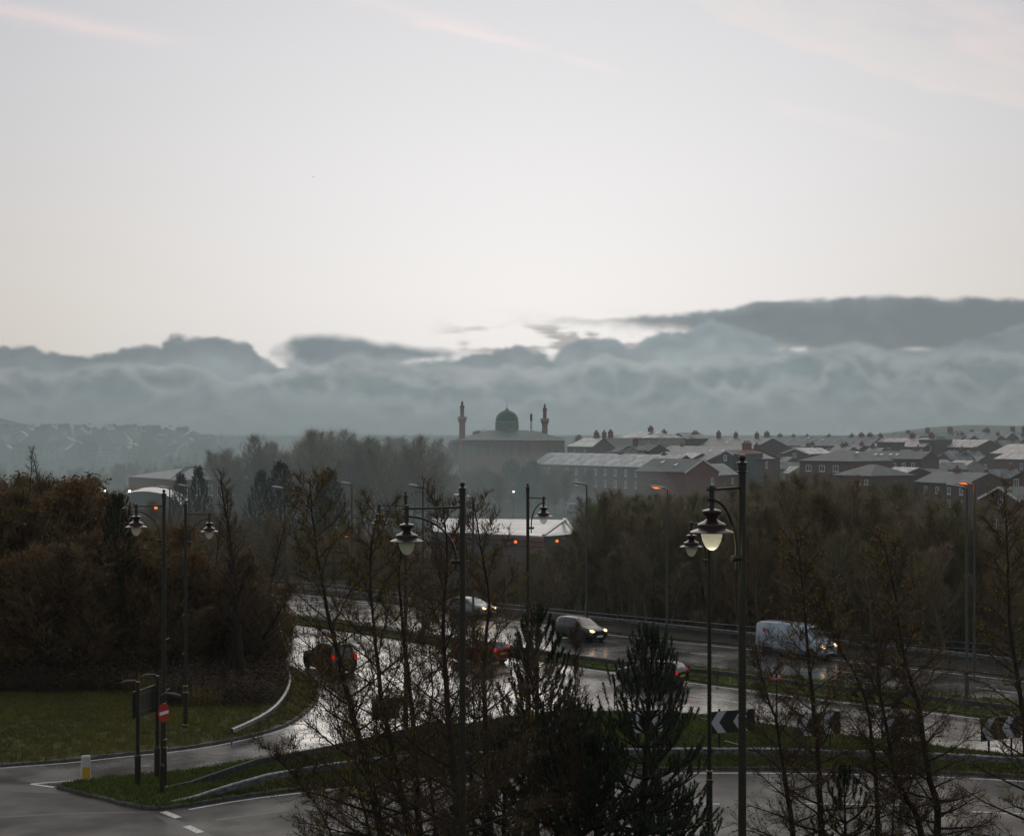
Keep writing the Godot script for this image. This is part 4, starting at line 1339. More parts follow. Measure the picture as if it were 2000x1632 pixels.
func traffic() -> void:
	var gl := paint("glass", lin(0.012, 0.018, 0.018), 0.06)
	gl.metallic_specular = 0.7
	paint("tyre", lin(0.012, 0.012, 0.012), 0.8)
	paint("alloy", lin(0.3, 0.3, 0.3), 0.35, 0.8)
	paint("clear_lamp", lin(0.45, 0.46, 0.47), 0.12)
	paint("tail_dull", lin(0.22, 0.012, 0.01), 0.2)
	car_paint("charcoal", 0.009, 0.0085, 0.0085)
	car_paint("dark_green", 0.007, 0.010, 0.009)
	car_paint("silver_white", 0.22, 0.24, 0.26)
	car_paint("pale_blue_white", 0.30, 0.37, 0.42)
	car_paint("deep_red", 0.12, 0.008, 0.008)
	car_paint("grey_blue", 0.06, 0.07, 0.08)
	vehicle("people_carrier", "charcoal people carrier with lit headlights on the far carriageway", "car", Vector3(4.87, 0, -109.02) + Vector3(0, 0.005, 0), -0.93, car_spec(4.25, 1.6, 1.78, 1.02, M.charcoal, {"on": true}))
	vehicle("hatchback", "dark hatchback driving away on the near carriageway behind the big pine", "car", Vector3(8.13, 0, -89.32), PI - 0.62, car_spec(4.1, 1.47, 1.72, 0.96, M.dark_green, {"tail_on": true}))
	vehicle("off_roader", "dark off-roader on the slip road between the leaning bare trunks, tail lights lit", "car", Vector3(-11.3, 0, -94.98), PI - 1.02, car_spec(4.5, 1.78, 1.85, 1.12, M.charcoal, {"tail_on": true, "wheel": 0.36, "tail_y": 1.05, "tail_h": 0.2}))
	vehicle("saloon_car", "pale silver car on the far carriageway behind the middle lamp column", "car", Vector3(-3.25, 0, -123.58) + Vector3(0, 0.005, 0), -0.78, car_spec(4.3, 1.45, 1.75, 0.96, M.silver_white, {"on": true}))
	vehicle("small_car", "red car on the near carriageway, mostly hidden by branches", "car", Vector3(-2.03, 0, -98.42), PI - 0.72, car_spec(3.9, 1.45, 1.66, 0.96, M.deep_red, {"tail_on": true}))
	# the van
	var k := 1.0
	var v := [
		[-2.6, k * 0.88, 0.4, k * 0.97, 0.7, k * 0.95, 1.15, k * 0.82, 1.98, 2.02],
		[-2.5, k * 0.94, 0.3, k, 0.7, k * 0.98, 1.15, k * 0.84, 2.08, 2.13],
		[-1.2, k * 0.95, 0.28, k * 1.01, 0.7, k * 0.985, 1.15, k * 0.85, 2.12, 2.17],
		[0.1, k * 0.95, 0.28, k * 1.01, 0.7, k * 0.985, 1.15, k * 0.85, 2.12, 2.17],
		[0.85, k * 0.95, 0.28, k * 1.01, 0.7, k * 0.98, 1.14, k * 0.83, 2.06, 2.11],
		[1.2, k * 0.95, 0.28, k * 1.01, 0.7, k * 0.975, 1.13, k * 0.8, 1.94, 1.99],
		[1.95, k * 0.95, 0.28, k, 0.68, k * 0.95, 1.08, k * 0.82, 1.3, 1.33],
		[2.35, k * 0.94, 0.3, k * 0.97, 0.66, k * 0.9, 1.0, k * 0.72, 1.1, 1.13],
		[2.56, k * 0.9, 0.3, k * 0.92, 0.6, k * 0.84, 0.86, k * 0.64, 0.93, 0.95],
		[2.66, k * 0.78, 0.34, k * 0.8, 0.52, k * 0.74, 0.74, k * 0.56, 0.78, 0.79]]
	var o := vehicle("panel_van", "pale blue-white panel van with a lit headlight on the far carriageway", "van", Vector3(18.71, 0, -100.93) + Vector3(0, 0.005, 0), -0.80, {"stations": v, "body": M.pale_blue_white, "cabin": [0, 1, 5, 6], "back": false, "windows": [[4, 6, 0.15, 0.15]], "seams": [2, 4], "track": 0.88, "axles": [-1.65, 1.75], "wheel": 0.35, "arch": 0.115, "lamp_y": 0.9, "lamp_z": 0.68, "tail_y": 1.15, "tail_z": 0.86, "tail_h": 0.28, "mirror": 1.35, "mirror_y": 1.25, "mirror_z": 0.97, "plate_y": 0.5, "rear_plate": 0.75, "on": true})
	for z in [-1, 1]:
		var b := Mb.new()
		b.beam(Vector3(-2.4, 1.17, z * 0.985), Vector3(0.6, 1.17, z * 0.985), 0.03, 0.05)
		b.beam(Vector3(-2.3, 0.62, z * 1.012), Vector3(1.2, 0.62, z * 1.012), 0.03, 0.09)
		part(o, "side_moulding", b, M.pale_blue_white)
		b = Mb.new()
		b.quad(Vector3(-2.05, 1.5, z * 0.94), Vector3(-1.8, 1.5, z * 0.94), Vector3(-1.85, 1.78, z * 0.91), Vector3(-2.0, 1.78, z * 0.91))
		part(o, "red_mark", b, M.red)
	# far off, in the park and the streets
	vehicle("parked_van", "white car parked at the edge of the misty park", "car", Vector3(12.16, -0.32, -285) * Vector3(1, 0, 1), 0.15, car_spec(4.6, 1.9, 1.85, 1.1, M.silver_white, {}))
	vehicle("parked_car", "pale car in front of the brick gable house at far right", "car", Vector3(70.65, 0, -221.94), 0.3, car_spec(4.2, 1.5, 1.75, 0.98, M.silver_white, {}))


# ---- buildings ----
# A building stands on the line from a to b (its front, left to right as the camera sees it) and reaches `deep` metres back.
# eave and ridge are heights above datum; the walls run down into the ground.
func building(called: String, label: String, cat: String, a: Vector2, b: Vector2, deep: float, eave: float, ridge: float, how: Dictionary) -> Node3D:
	var w := a.distance_to(b)
	var mid := (a + b) * 0.5
	var turn := -atan2(b.y - a.y, b.x - a.x)
	var base := minf(land(a.x, a.y), land(b.x, b.y)) - 0.4
	var o := thing(called, label, cat, Vector3(mid.x, base, mid.y), turn, how.get("group", ""))
	eave -= base
	ridge -= base
	var x := w * 0.5
	var wall: Material = how.get("wall", M.brick)
	var roof: Material = how.get("roof", M.slate)
	var hip: float = how.get("hip", 0.0)
	var front: bool = how.get("gable_front", false)
	var m := Mb.new()
	m.box(Vector3(0, eave * 0.5, -deep * 0.5), Vector3(w, eave, deep))
	var ov := 0.3
	var th := 0.14
	if how.get("flat", false):
		part(o, "wall", m, wall)
		m = Mb.new()
		m.box(Vector3(0, (eave + ridge) * 0.5, -deep * 0.5), Vector3(w + 0.3, ridge - eave, deep + 0.3))
		part(o, "roof", m, roof)
	elif front:
		m.tri(Vector3(-x, eave, 0), Vector3(x, eave, 0), Vector3(0, ridge, 0))
		m.tri(Vector3(x, eave, -deep), Vector3(-x, eave, -deep), Vector3(0, ridge, -deep))
		part(o, "wall", m, wall)
		m = Mb.new()
		var drop := (ridge - eave) / x * ov
		for s in [-1.0, 1.0]:
			slab(m, Vector3(s * (x + ov), eave - drop, ov), Vector3(s * (x + ov), eave - drop, -deep - ov), Vector3(0, ridge, -deep - ov), Vector3(0, ridge, ov), th)
		part(o, "roof", m, roof)
		if how.has("barge"):
			for s in [-1.0, 1.0]:
				m = Mb.new()
				m.beam(Vector3(s * (x + ov + 0.05), eave - drop - 0.05, ov + 0.05), Vector3(0, ridge + 0.02, ov + 0.05), 0.06, 0.3)
				part(o, "bargeboard", m, how.barge)
	else:
		var drop := (ridge - eave) / (deep * 0.5) * ov
		if hip <= 0.0:
			m.tri(Vector3(x, eave, 0), Vector3(x, eave, -deep), Vector3(x, ridge, -deep * 0.5))
			m.tri(Vector3(-x, eave, -deep), Vector3(-x, eave, 0), Vector3(-x, ridge, -deep * 0.5))
		part(o, "wall", m, wall)
		m = Mb.new()
		if hip > 0.0:
			var e := ov
			var c := [Vector3(-x - e, eave, e), Vector3(x + e, eave, e), Vector3(x + e, eave, -deep - e), Vector3(-x - e, eave, -deep - e)]
			var r := [Vector3(-x + hip, ridge, -deep * 0.5), Vector3(x - hip, ridge, -deep * 0.5)]
			m.quad(c[0], c[1], r[1], r[0])
			m.tri(c[1], c[2], r[1])
			m.quad(c[2], c[3], r[0], r[1])
			m.tri(c[3], c[0], r[0])
			m.quad(c[3], c[2], c[1], c[0])
		else:
			slab(m, Vector3(-x - 0.15, eave - drop, ov), Vector3(x + 0.15, eave - drop, ov), Vector3(x + 0.15, ridge, -deep * 0.5), Vector3(-x - 0.15, ridge, -deep * 0.5), th)
			slab(m, Vector3(x + 0.15, eave - drop, -deep - ov), Vector3(-x - 0.15, eave - drop, -deep - ov), Vector3(-x - 0.15, ridge, -deep * 0.5), Vector3(x + 0.15, ridge, -deep * 0.5), th)
		part(o, "roof", m, roof)
		if how.has("barge"):
			for s in [-1.0, 1.0]:
				for f in [ov, -deep - ov]:
					m = Mb.new()
					m.beam(Vector3(s * (x + 0.2), eave - drop, f), Vector3(s * (x + 0.2), ridge + 0.02, -deep * 0.5), 0.06, 0.26)
					part(o, "bargeboard", m, how.barge)
		if how.get("gutter", true):
			m = Mb.new()
			m.box(Vector3(0, eave - drop - 0.02, ov + 0.06), Vector3(w + 0.3, 0.12, 0.12))
			part(o, "gutter", m, how.get("gutter_paint", M.black))
	for ch in how.get("chimneys", []):
		chimney(o, Vector3(ch[0] * w, ridge - 0.5, -deep * 0.5 if not front else -deep * 0.4), ch[1], ch[2], how.get("stack", M.brick_red))
	# windows: [from, to, count, sill height below the eave, width, height, face]
	for row in how.get("windows", []):
		for i in row[2]:
			var t: float = lerpf(row[0], row[1], (i + 0.5) / row[2])
			var p: Vector3 = Vector3(t * w, eave - row[3], 0.0)
			var tn := 0.0
			if row.size() > 6 and row[6] == "right":
				p = Vector3(x, eave - row[3], -deep * (0.5 - t))
				tn = PI / 2
			window(o, p, row[4], row[5], tn, how.get("frames", M.white))
	# roof lights on the front slope
	for s in how.get("rooflights", []):
		var slope := Vector3(0, ridge - eave, -deep * 0.5 if not front else 0.0)
		var p: Vector3 = Vector3(s[0] * w, eave, 0) + slope * s[1]
		var side := Vector3.RIGHT
		if front:
			slope = Vector3(x, ridge - eave, 0) if s[0] < 0 else Vector3(-x, ridge - eave, 0)
			p = Vector3(-x if s[0] < 0 else x, eave, -deep * absf(s[0])) + slope * s[1]
			side = Vector3.BACK if s[0] < 0 else Vector3.FORWARD
		var up := slope.normalized()
		var nrm := side.cross(up).normalized()
		p += nrm * (th + 0.04)
		m = Mb.new()
		m.box(p, Vector3(0.9, 1.3, 0.08), Basis(side, up, nrm))
		var fr := part(o, "rooflight", m, M.lead)
		m = Mb.new()
		m.box(p + nrm * 0.05, Vector3(0.74, 1.12, 0.03), Basis(side, up, nrm))
		part(fr, "pane", m, M.roof_glass)
	return o


func slab(m: Mb, a: Vector3, b: Vector3, c: Vector3, d: Vector3, th: float) -> void:
	var up := (c - a).cross(d - b).normalized()
	if up.y < 0.0:
		var s := a
		a = b
		b = s
		s = c
		c = d
		d = s
		up = -up
	var t := up * th
	m.quad(a + t, b + t, c + t, d + t)
	m.quad(d, c, b, a)
	m.quad(a, b, b + t, a + t)
	m.quad(b, c, c + t, b + t)
	m.quad(d, a, a + t, d + t)
	m.quad(c, d, d + t, c + t)


func chimney(o: Node3D, at: Vector3, pots: int, tall: float, m: Material) -> void:
	var b := Mb.new()
	var w := 0.42 * pots + 0.4
	b.box(at + Vector3.UP * tall * 0.5, Vector3(w, tall, 0.75))
	b.box(at + Vector3.UP * (tall - 0.14), Vector3(w + 0.16, 0.16, 0.91))
	b.box(at + Vector3.UP * (tall + 0.04), Vector3(w + 0.06, 0.12, 0.8))
	var c := part(o, "chimney", b, m)
	for i in pots:
		b = Mb.new()
		b.lathe([Vector2(0.15, 0), Vector2(0.12, 0.5), Vector2(0.15, 0.55), Vector2(0.1, 0.6)], 8, Transform3D(Basis(), at + Vector3((i - (pots - 1) * 0.5) * 0.42, tall + 0.08, 0)))
		part(c, "chimney_pot", b, M.terracotta)


func window(o: Node3D, at: Vector3, w: float, h: float, turn: float, frame: Material) -> void:
	var b := Mb.new()
	var bs := Basis(Vector3.UP, turn)
	var f := 0.11
	b.box(at + bs * Vector3(0, h * 0.5 - f * 0.5, 0.03), Vector3(w, f, 0.1), bs)
	b.box(at + bs * Vector3(0, -h * 0.5 + f * 0.5, 0.03), Vector3(w, f, 0.1), bs)
	for x in [-w * 0.5 + f * 0.5, 0.0, w * 0.5 - f * 0.5]:
		b.box(at + bs * Vector3(x, 0, 0.028), Vector3(f * (0.7 if x == 0.0 else 1.0), h - f * 2.0, 0.09), bs)
	b.box(at + bs * Vector3(0, -h * 0.5 - 0.06, 0.06), Vector3(w + 0.2, 0.1, 0.16), bs)
	var r := part(o, "window", b, frame)
	b = Mb.new()
	b.box(at + bs * Vector3(0, 0, 0.012), Vector3(w - 0.1, h - 0.1, 0.03), bs)
	part(r, "pane", b, M.window_glass)


func town_materials() -> void:
	var brick := ground("brick", grain(0.03, Color(0.075, 0.034, 0.025), Color(0.18, 0.082, 0.06), 512, 6, 51), 6.0, 0.85)
	brick.heightmap_enabled = false
	ground("brick_red", grain(0.04, Color(0.11, 0.036, 0.026), Color(0.22, 0.075, 0.055), 256, 5, 52), 4.0, 0.85)
	ground("brick_dark", grain(0.04, Color(0.045, 0.022, 0.018), Color(0.12, 0.055, 0.042), 256, 5, 53), 5.0, 0.85)
	ground("brick_orange", grain(0.03, Color(0.14, 0.048, 0.03), Color(0.26, 0.095, 0.06), 256, 5, 54), 5.0, 0.85)
	ground("render_cream", grain(0.02, Color(0.22, 0.20, 0.16), Color(0.42, 0.38, 0.32), 256, 5, 55), 6.0, 0.8)
	ground("render_white", grain(0.02, Color(0.40, 0.40, 0.40), Color(0.66, 0.66, 0.65), 256, 5, 56), 6.0, 0.7)
	var k := 0
	for s in [["slate", 0.055, 0.065, 0.068, 0.175, 0.19, 0.195, 0.55], ["slate_dark", 0.018, 0.026, 0.029, 0.05, 0.064, 0.068, 0.6], ["slate_frost", 0.18, 0.19, 0.19, 0.58, 0.59, 0.59, 0.5], ["slate_pink", 0.20, 0.175, 0.165, 0.56, 0.49, 0.46, 0.5]]:
		k += 1
		var t := ground(s[0], slates(Color(s[1], s[2], s[3]), Color(s[4], s[5], s[6]), 60 + k), 9.0, s[7])
		t.uv1_world_triplanar = false
		t.uv1_scale = Vector3.ONE / 9.0
	paint("lead", lin(0.06, 0.07, 0.075), 0.5)
	paint("roof_glass", lin(0.25, 0.28, 0.29), 0.08)
	paint("window_glass", lin(0.05, 0.06, 0.065), 0.1)
	paint("terracotta", lin(0.20, 0.075, 0.045), 0.8)
	paint("copper_green", lin(0.008, 0.085, 0.05), 0.5)
	paint("gilt", lin(0.35, 0.2, 0.06), 0.3, 0.8)
	paint("stone", lin(0.28, 0.25, 0.19), 0.8)
	ground("sheet_roof", grain(0.01, Color(0.27, 0.28, 0.285), Color(0.44, 0.45, 0.455), 256, 5, 71), 14.0, 0.35)
	paint("sheet_wall", lin(0.10, 0.13, 0.14), 0.5)


# Courses of slates: a wash of tone, streaked down the slope, and fine course lines.
func slates(dark: Color, light: Color, s: int) -> ImageTexture:
	var f := FastNoiseLite.new()
	f.seed = s
	f.frequency = 0.012
	f.fractal_octaves = 5
	var wide := f.get_seamless_image(256, 256).get_data()
	var n := 512
	var g := Image.create(n, n, false, Image.FORMAT_RGB8)
	var r := RandomNumberGenerator.new()
	r.seed = s
	var tone := PackedFloat32Array()
	tone.resize(64 * 64)
	for i in tone.size():
		tone[i] = r.randf_range(-0.16, 0.16)
	for y in n:
		var row := int(y / 11.0) % 46
		var joint := 0.75 if y % 11 == 0 else 1.0
		for x in n:
			var c := int((x + (row % 2) * 8) / 16.0) % 32
			var v := wide[(y / 2) * 256 + x / 2] / 255.0
			var t := clampf(smoothstep(0.2, 0.8, v) + tone[row * 64 + c], 0.0, 1.0)
			g.set_pixel(x, y, (dark.lerp(light, t) * joint).linear_to_srgb())
	return ImageTexture.create_from_image(g)


func lamp_spot(label: String, at: Vector3, m: Material, col: Color, power: float, stem: float) -> void:
	var o := thing("wall_lamp", label, "lamp", at)
	var b := Mb.new()
	b.lathe([Vector2(0.0, -0.16), Vector2(0.12, -0.1), Vector2(0.17, 0), Vector2(0.12, 0.1), Vector2(0, 0.16)], 10)
	part(o, "glowing_globe", b, m)
	b = Mb.new()
	b.bar(Vector3(0, -stem, -0.05), Vector3(0, -0.1, -0.05), 0.04, 6)
	part(o, "stem", b, M.galvanised)
	var l := OmniLight3D.new()
	l.name = "lamp_light"
	l.light_color = col
	l.light_energy = power
	l.light_size = 0.15
	l.omni_range = 40.0
	l.omni_attenuation = 2.0
	l.shadow_enabled = true
	o.add_child(l)


func arched(o: Node3D, at: Vector3, w: float, h: float, turn: float, frame: Material) -> void:
	var pts := PackedVector2Array([Vector2(-w * 0.5, 0), Vector2(w * 0.5, 0), Vector2(w * 0.5, h * 0.6), Vector2(w * 0.36, h * 0.82), Vector2(0, h), Vector2(-w * 0.36, h * 0.82), Vector2(-w * 0.5, h * 0.6)])
	var bs := Basis(Vector3.UP, turn)
	var b := Mb.new()
	for k in range(1, 6):
		b.tri(at + bs * Vector3(pts[0].x, pts[0].y, 0.03), at + bs * Vector3(pts[k].x, pts[k].y, 0.03), at + bs * Vector3(pts[k + 1].x, pts[k + 1].y, 0.03))
	var r := Node3D.new()
	r.name = "arched_window"
	o.add_child(r, true)
	part(r, "pane", b, M.window_glass)
	b = Mb.new()
	for k in 7:
		var p := pts[k]
		var q := pts[(k + 1) % 7]
		b.bar(at + bs * Vector3(p.x, p.y, 0.05), at + bs * Vector3(q.x, q.y, 0.05), 0.07, 5)
	part(r, "frame", b, frame)


func minaret(o: Node3D, at: Vector3, top: float) -> void:
	# `top` is the height of the finial tip above the base of the thing
	var g := Node3D.new()
	g.name = "minaret"
	o.add_child(g, true)
	g.position = at
	var h := top - 0.9
	var b := Mb.new()
	b.lathe([Vector2(0.95, 0), Vector2(0.78, h - 5.4), Vector2(0.78, h - 5.2), Vector2(1.12, h - 4.4)], 8)
	part(g, "shaft", b, M.brick_orange)
	b = Mb.new()
	b.lathe([Vector2(1.12, h - 4.4), Vector2(1.2, h - 4.35), Vector2(1.2, h - 3.55), Vector2(1.05, h - 3.5), Vector2(0.4, h - 3.5)], 8)
	part(g, "balcony", b, M.stone)
	b = Mb.new()
	b.lathe([Vector2(0.52, h - 3.5), Vector2(0.50, h - 1.4), Vector2(0.60, h - 1.25), Vector2(0.60, h - 0.65), Vector2(0.48, h - 0.6), Vector2(0.0, h - 0.6)], 8)
	part(g, "upper_shaft", b, M.brick_orange)
	b = Mb.new()
	b.lathe([Vector2(0.26, h - 0.6), Vector2(0.25, h - 0.2), Vector2(0.33, h - 0.05), Vector2(0.3, h + 0.2), Vector2(0.14, h + 0.4), Vector2(0.05, h + 0.5), Vector2(0.03, h + 0.9), Vector2(0, h + 0.92)], 10)
	part(g, "cap", b, M.slate_dark)


func mosque() -> void:
	var d := 400.0
	var base := 1.5
	var o := thing("mosque", "red brick mosque with a green dome and two slim brick minarets", "mosque", Vector3(0, base, 0))
	var eave := 13.55 - base
	var m := Mb.new()
	# main hall and right-hand wing
	var hall := [-12.4, 8.0, 24.0]
	m.box(Vector3(-2.2, eave * 0.5, -d - 12), Vector3(20.4, eave, 24))
	m.box(Vector3(9.2, eave * 0.5 - 0.02, -d - 8.5), Vector3(9.0, eave - 0.04, 18))
	part(o, "wall", m, M.brick_orange)
	m = Mb.new()
	var top := 15.9 - base
	var f := [Vector3(-13.2, eave, -d + 0.8), Vector3(9.0, eave, -d + 0.8), Vector3(9.0, eave, -d - 24.8), Vector3(-13.2, eave, -d - 24.8)]
	var r := [Vector3(-6.4, top, -d - 9), Vector3(4.2, top, -d - 9), Vector3(4.2, top, -d - 15), Vector3(-6.4, top, -d - 15)]
	for k in 4:
		m.quad(f[k], f[(k + 1) % 4], r[(k + 1) % 4], r[k])
	m.quad(r[0], r[1], r[2], r[3])
	m.quad(f[3], f[2], f[1], f[0])
	part(o, "roof", m, M.slate_dark)
	m = Mb.new()
	f = [Vector3(2.6, eave - 0.05, -d + 1.4), Vector3(14.3, eave - 0.05, -d + 1.4), Vector3(14.3, eave - 0.05, -d - 18), Vector3(2.6, eave - 0.05, -d - 18)]
	var ap := [Vector3(5.4, top - 0.1, -d - 6), Vector3(5.4, top - 0.1, -d - 12)]
	m.quad(f[0], f[1], ap[0], ap[0] + Vector3(-0.01, 0, 0))
	m.quad(f[1], f[2], ap[1], ap[0])
	m.tri(f[2], f[3], ap[1])
	m.quad(f[3], f[0], ap[0], ap[1])
	part(o, "wing_roof", m, M.slate_dark)
	m = Mb.new()
	m.box(Vector3(-2.1, eave - 0.12, -d + 0.85), Vector3(22.4, 0.22, 0.2))
	part(o, "gutter", m, M.white)
	m = Mb.new()
	m.box(Vector3(8.5, eave - 0.2, -d + 1.5), Vector3(11.6, 0.22, 0.2))
	part(o, "gutter", m, M.white)
	for k in 9:
		arched(o, Vector3(-10.8 + k * 2.15, eave - 4.3, -d), 1.1, 2.9, 0.0, M.brick_dark)
	for k in 3:
		arched(o, Vector3(9.6 + k * 1.8 , eave - 4.3, -d + 0.5), 1.0, 2.7, 0.0, M.brick_dark)
	# drum and dome
	var c := Vector3(-1.35, 0, -d - 12)
	var dr := top + 2.2
	m = Mb.new()
	m.lathe([Vector2(3.05, top - 0.6), Vector2(3.0, dr)], 16, Transform3D(Basis(), c))
	var drum := part(o, "drum", m, M.copper_green)
	m = Mb.new()
	m.lathe([Vector2(3.0, dr - 0.1), Vector2(3.16, dr - 0.06), Vector2(3.16, dr + 0.12), Vector2(2.9, dr + 0.16)], 24, Transform3D(Basis(), c))
	part(drum, "cornice", m, M.stone)
	for k in 8:
		var a := TAU * (k + 0.5) / 8.0
		arched(drum, c + Vector3(sin(a) * 2.99, top + 0.3, cos(a) * 2.99), 0.85, 1.6, a, M.stone)
		m = Mb.new()
		var e := TAU * k / 8.0
		m.bar(c + Vector3(sin(e) * 3.05, top - 0.3, cos(e) * 3.05), c + Vector3(sin(e) * 3.03, dr, cos(e) * 3.03), 0.13, 6)
		part(drum, "pilaster", m, M.stone)
	m = Mb.new()
	m.lathe([Vector2(2.95, dr + 0.14), Vector2(3.05, dr + 0.6), Vector2(3.0, dr + 1.1), Vector2(2.75, dr + 1.75), Vector2(2.25, dr + 2.35), Vector2(1.6, dr + 2.8), Vector2(0.95, dr + 3.1), Vector2(0.4, dr + 3.4), Vector2(0.12, dr + 3.75), Vector2(0, dr + 3.8)], 28, Transform3D(Basis(), c))
	var dome := part(o, "dome", m, M.copper_green)
	m = Mb.new()
	m.lathe([Vector2(0.08, dr + 3.7), Vector2(0.05, dr + 4.0), Vector2(0.17, dr + 4.15), Vector2(0.05, dr + 4.3), Vector2(0.12, dr + 4.45), Vector2(0.04, dr + 4.6), Vector2(0.03, dr + 5.2), Vector2(0, dr + 5.2)], 10, Transform3D(Basis(), c))
	m.tube(PackedVector3Array([c + Vector3(0.08, dr + 5.5, 0), c + Vector3(-0.1, dr + 5.4, 0), c + Vector3(-0.12, dr + 5.22, 0), c + Vector3(0.0, dr + 5.12, 0), c + Vector3(0.12, dr + 5.2, 0)]), PackedFloat32Array([0.01, 0.04, 0.05, 0.04, 0.01]), 6)
	part(dome, "finial", m, M.gilt)
	minaret(o, Vector3(-13.0, 0, -d - 0.5), 23.8 - base)
	minaret(o, Vector3(9.1, 0, -d - 26), 23.6 - base)


# The words for the landmark nearest to a bearing.
func beside(marks: Array, px: float) -> String:
	var best: String = marks[0][1]
	var gap := 1e9
	for m in marks:
		if absf(m[0] - px) < gap:
			gap = absf(m[0] - px)
			best = m[1]
	return best


func town() -> void:
	town_materials()
	mosque()
	var c := thing("flue_stack", "slim flue with a black top behind the mosque roof", "chimney", Vector3(Vector2(5.38, -430).x, 2.0, Vector2(5.38, -430).y))
	var b := Mb.new()
	b.lathe([Vector2(0.3, 0), Vector2(0.28, 18.51 - 2.0)], 10)
	part(c, "flue", b, M.render_white)
	b = Mb.new()
	b.lathe([Vector2(0.33, 18.51 - 2.0), Vector2(0.33, 20.52 - 2.0), Vector2(0.2, 20.58 - 2.0), Vector2(0.0, 20.52 - 2.2)], 10)
	part(c, "cowl", b, M.black)
	var gw := "houses on the town hill"
	# nearest rows, left to right
	building("terrace", "long brick terrace with a pale frosted slate roof below the mosque", "terrace", Vector2(5.49, -392), Vector2(35.11, -342), 9.0, 7.3, 10.0, {"roof": M.slate_frost, "windows": [[-0.48, 0.46, 13, 1.5, 1.0, 1.5], [-0.48, 0.46, 13, 4.2, 1.0, 1.6]], "rooflights": [[-0.44, 0.6], [-0.2, 0.55], [0.2, 0.5]], "chimneys": [[0.06, 2, 0.9], [0.36, 2, 0.8]], "stack": M.brick_dark})
	building("brick_house", "modern red brick house with a white-edged gable at the end of the frosted terrace", "house", Vector2(35.72, -318), Vector2(43.9, -326), 13.0, 6.9, 9.4, {"gable_front": true, "roof": M.slate_dark, "wall": M.brick_red, "barge": M.white, "windows": [[0.2, 0.42, 1, 2.0, 0.9, 1.3]], "rooflights": [[-0.35, 0.5], [-0.7, 0.7]]})
	building("brick_house", "low brick front with two small white windows beside the white-edged gable", "house", Vector2(33.05, -324), Vector2(36.28, -322), 8.0, 6.6, 8.7, {"roof": M.slate_dark, "wall": M.brick_red, "windows": [[-0.4, 0.5, 2, 1.3, 1.0, 1.2]], "gutter_paint": M.white})
	building("brick_house", "brick wing with a dark slope right of the white-edged gable", "house", Vector2(44.33, -330), Vector2(49.57, -338), 7.0, 6.0, 8.2, {"roof": M.slate, "wall": M.brick, "barge": M.white, "windows": [[0.0, 0.5, 1, 1.4, 0.9, 1.2]]})
	building("terrace", "brick house end with three four-pot chimneys beside the mosque", "terrace", Vector2(16.27, -452), Vector2(22.75, -432), 11.0, 11.31, 13.62, {"roof": M.slate_frost, "wall": M.brick_dark, "chimneys": [[-0.05, 4, 2.2], [0.25, 3, 2.2], [0.48, 4, 2.4]], "windows": [[-0.4, 0.4, 2, 1.6, 1.0, 1.4]]})
	building("brick_house", "tall dark brick gable right of the three chimneys", "house", Vector2(22.46, -432), Vector2(29.11, -424), 10.0, 10.77, 13.64, {"gable_front": true, "roof": M.slate_dark, "wall": M.brick_dark})
	building("rendered_house", "cream rendered house with a big four-pot chimney on its slate roof", "house", Vector2(30.64, -455), Vector2(41.36, -440), 11.0, 13.76, 15.62, {"roof": M.slate_frost, "wall": M.render_cream, "hip": 3.0, "chimneys": [[0.02, 3, 1.6], [0.34, 3, 0.5]], "windows": [[0.25, 0.42, 1, 1.4, 0.7, 1.5]], "rooflights": [[0.16, 0.6], [0.32, 0.6]]})
	building("rendered_house", "small cream gable with a brick chimney in front of the rendered house", "house", Vector2(29.16, -405), Vector2(32.7, -402), 8.0, 10.59, 11.67, {"gable_front": true, "roof": M.slate_dark, "wall": M.render_cream, "chimneys": [[-0.1, 2, 2.1]]})
	building("rear_extension", "low dark-roofed extension left of the small cream gable", "house", Vector2(26.64, -412), Vector2(29.51, -408), 7.0, 10.13, 11.76, {"roof": M.slate_dark, "wall": M.brick_dark})
	building("rear_extension", "low dark-roofed extension right of the small cream gable", "house", Vector2(33.18, -408), Vector2(36.09, -404), 7.0, 10.3, 12.05, {"roof": M.slate_dark, "wall": M.brick_dark})
	building("brick_house", "brick gable with white bargeboards behind the cream rendered house", "house", Vector2(48.25, -470), Vector2(53.43, -466), 12.0, 13.56, 15.28, {"gable_front": true, "roof": M.slate, "barge": M.white, "wall": M.brick_dark, "chimneys": [[0.45, 4, 0.6]]})
	building("terrace", "slate-roofed row behind the brick gable, two plain chimneys on its ridge", "terrace", Vector2(55.77, -470), Vector2(68.31, -436), 13.0, 10.58, 13.58, {"roof": M.slate, "wall": M.brick_dark, "chimneys": [[-0.4, 3, 2.3], [-0.1, 2, 2.0], [0.25, 2, 1.9]], "rooflights": [[-0.1, 0.55]]})
	building("terrace", "long slate roof with three rooflights running down to the dark dormer", "terrace", Vector2(38.59, -432), Vector2(54.18, -378), 13.0, 8.77, 11.51, {"roof": M.slate, "wall": M.brick_dark, "rooflights": [[0.12, 0.55], [0.25, 0.6], [0.38, 0.55]], "chimneys": [[-0.35, 2, 0.9]]})
	building("rear_extension", "grey-roofed back extension above the frosted terrace, leftmost of three", "house", Vector2(36.7, -396), Vector2(41.22, -384), 6.5, 8.91, 10.2, {"roof": M.slate, "wall": M.brick_dark, "barge": M.white})
	building("rear_extension", "grey-roofed back extension above the frosted terrace, middle of three", "house", Vector2(40.79, -380), Vector2(43.4, -372), 6.0, 8.73, 10.1, {"roof": M.slate_frost, "wall": M.brick_dark})
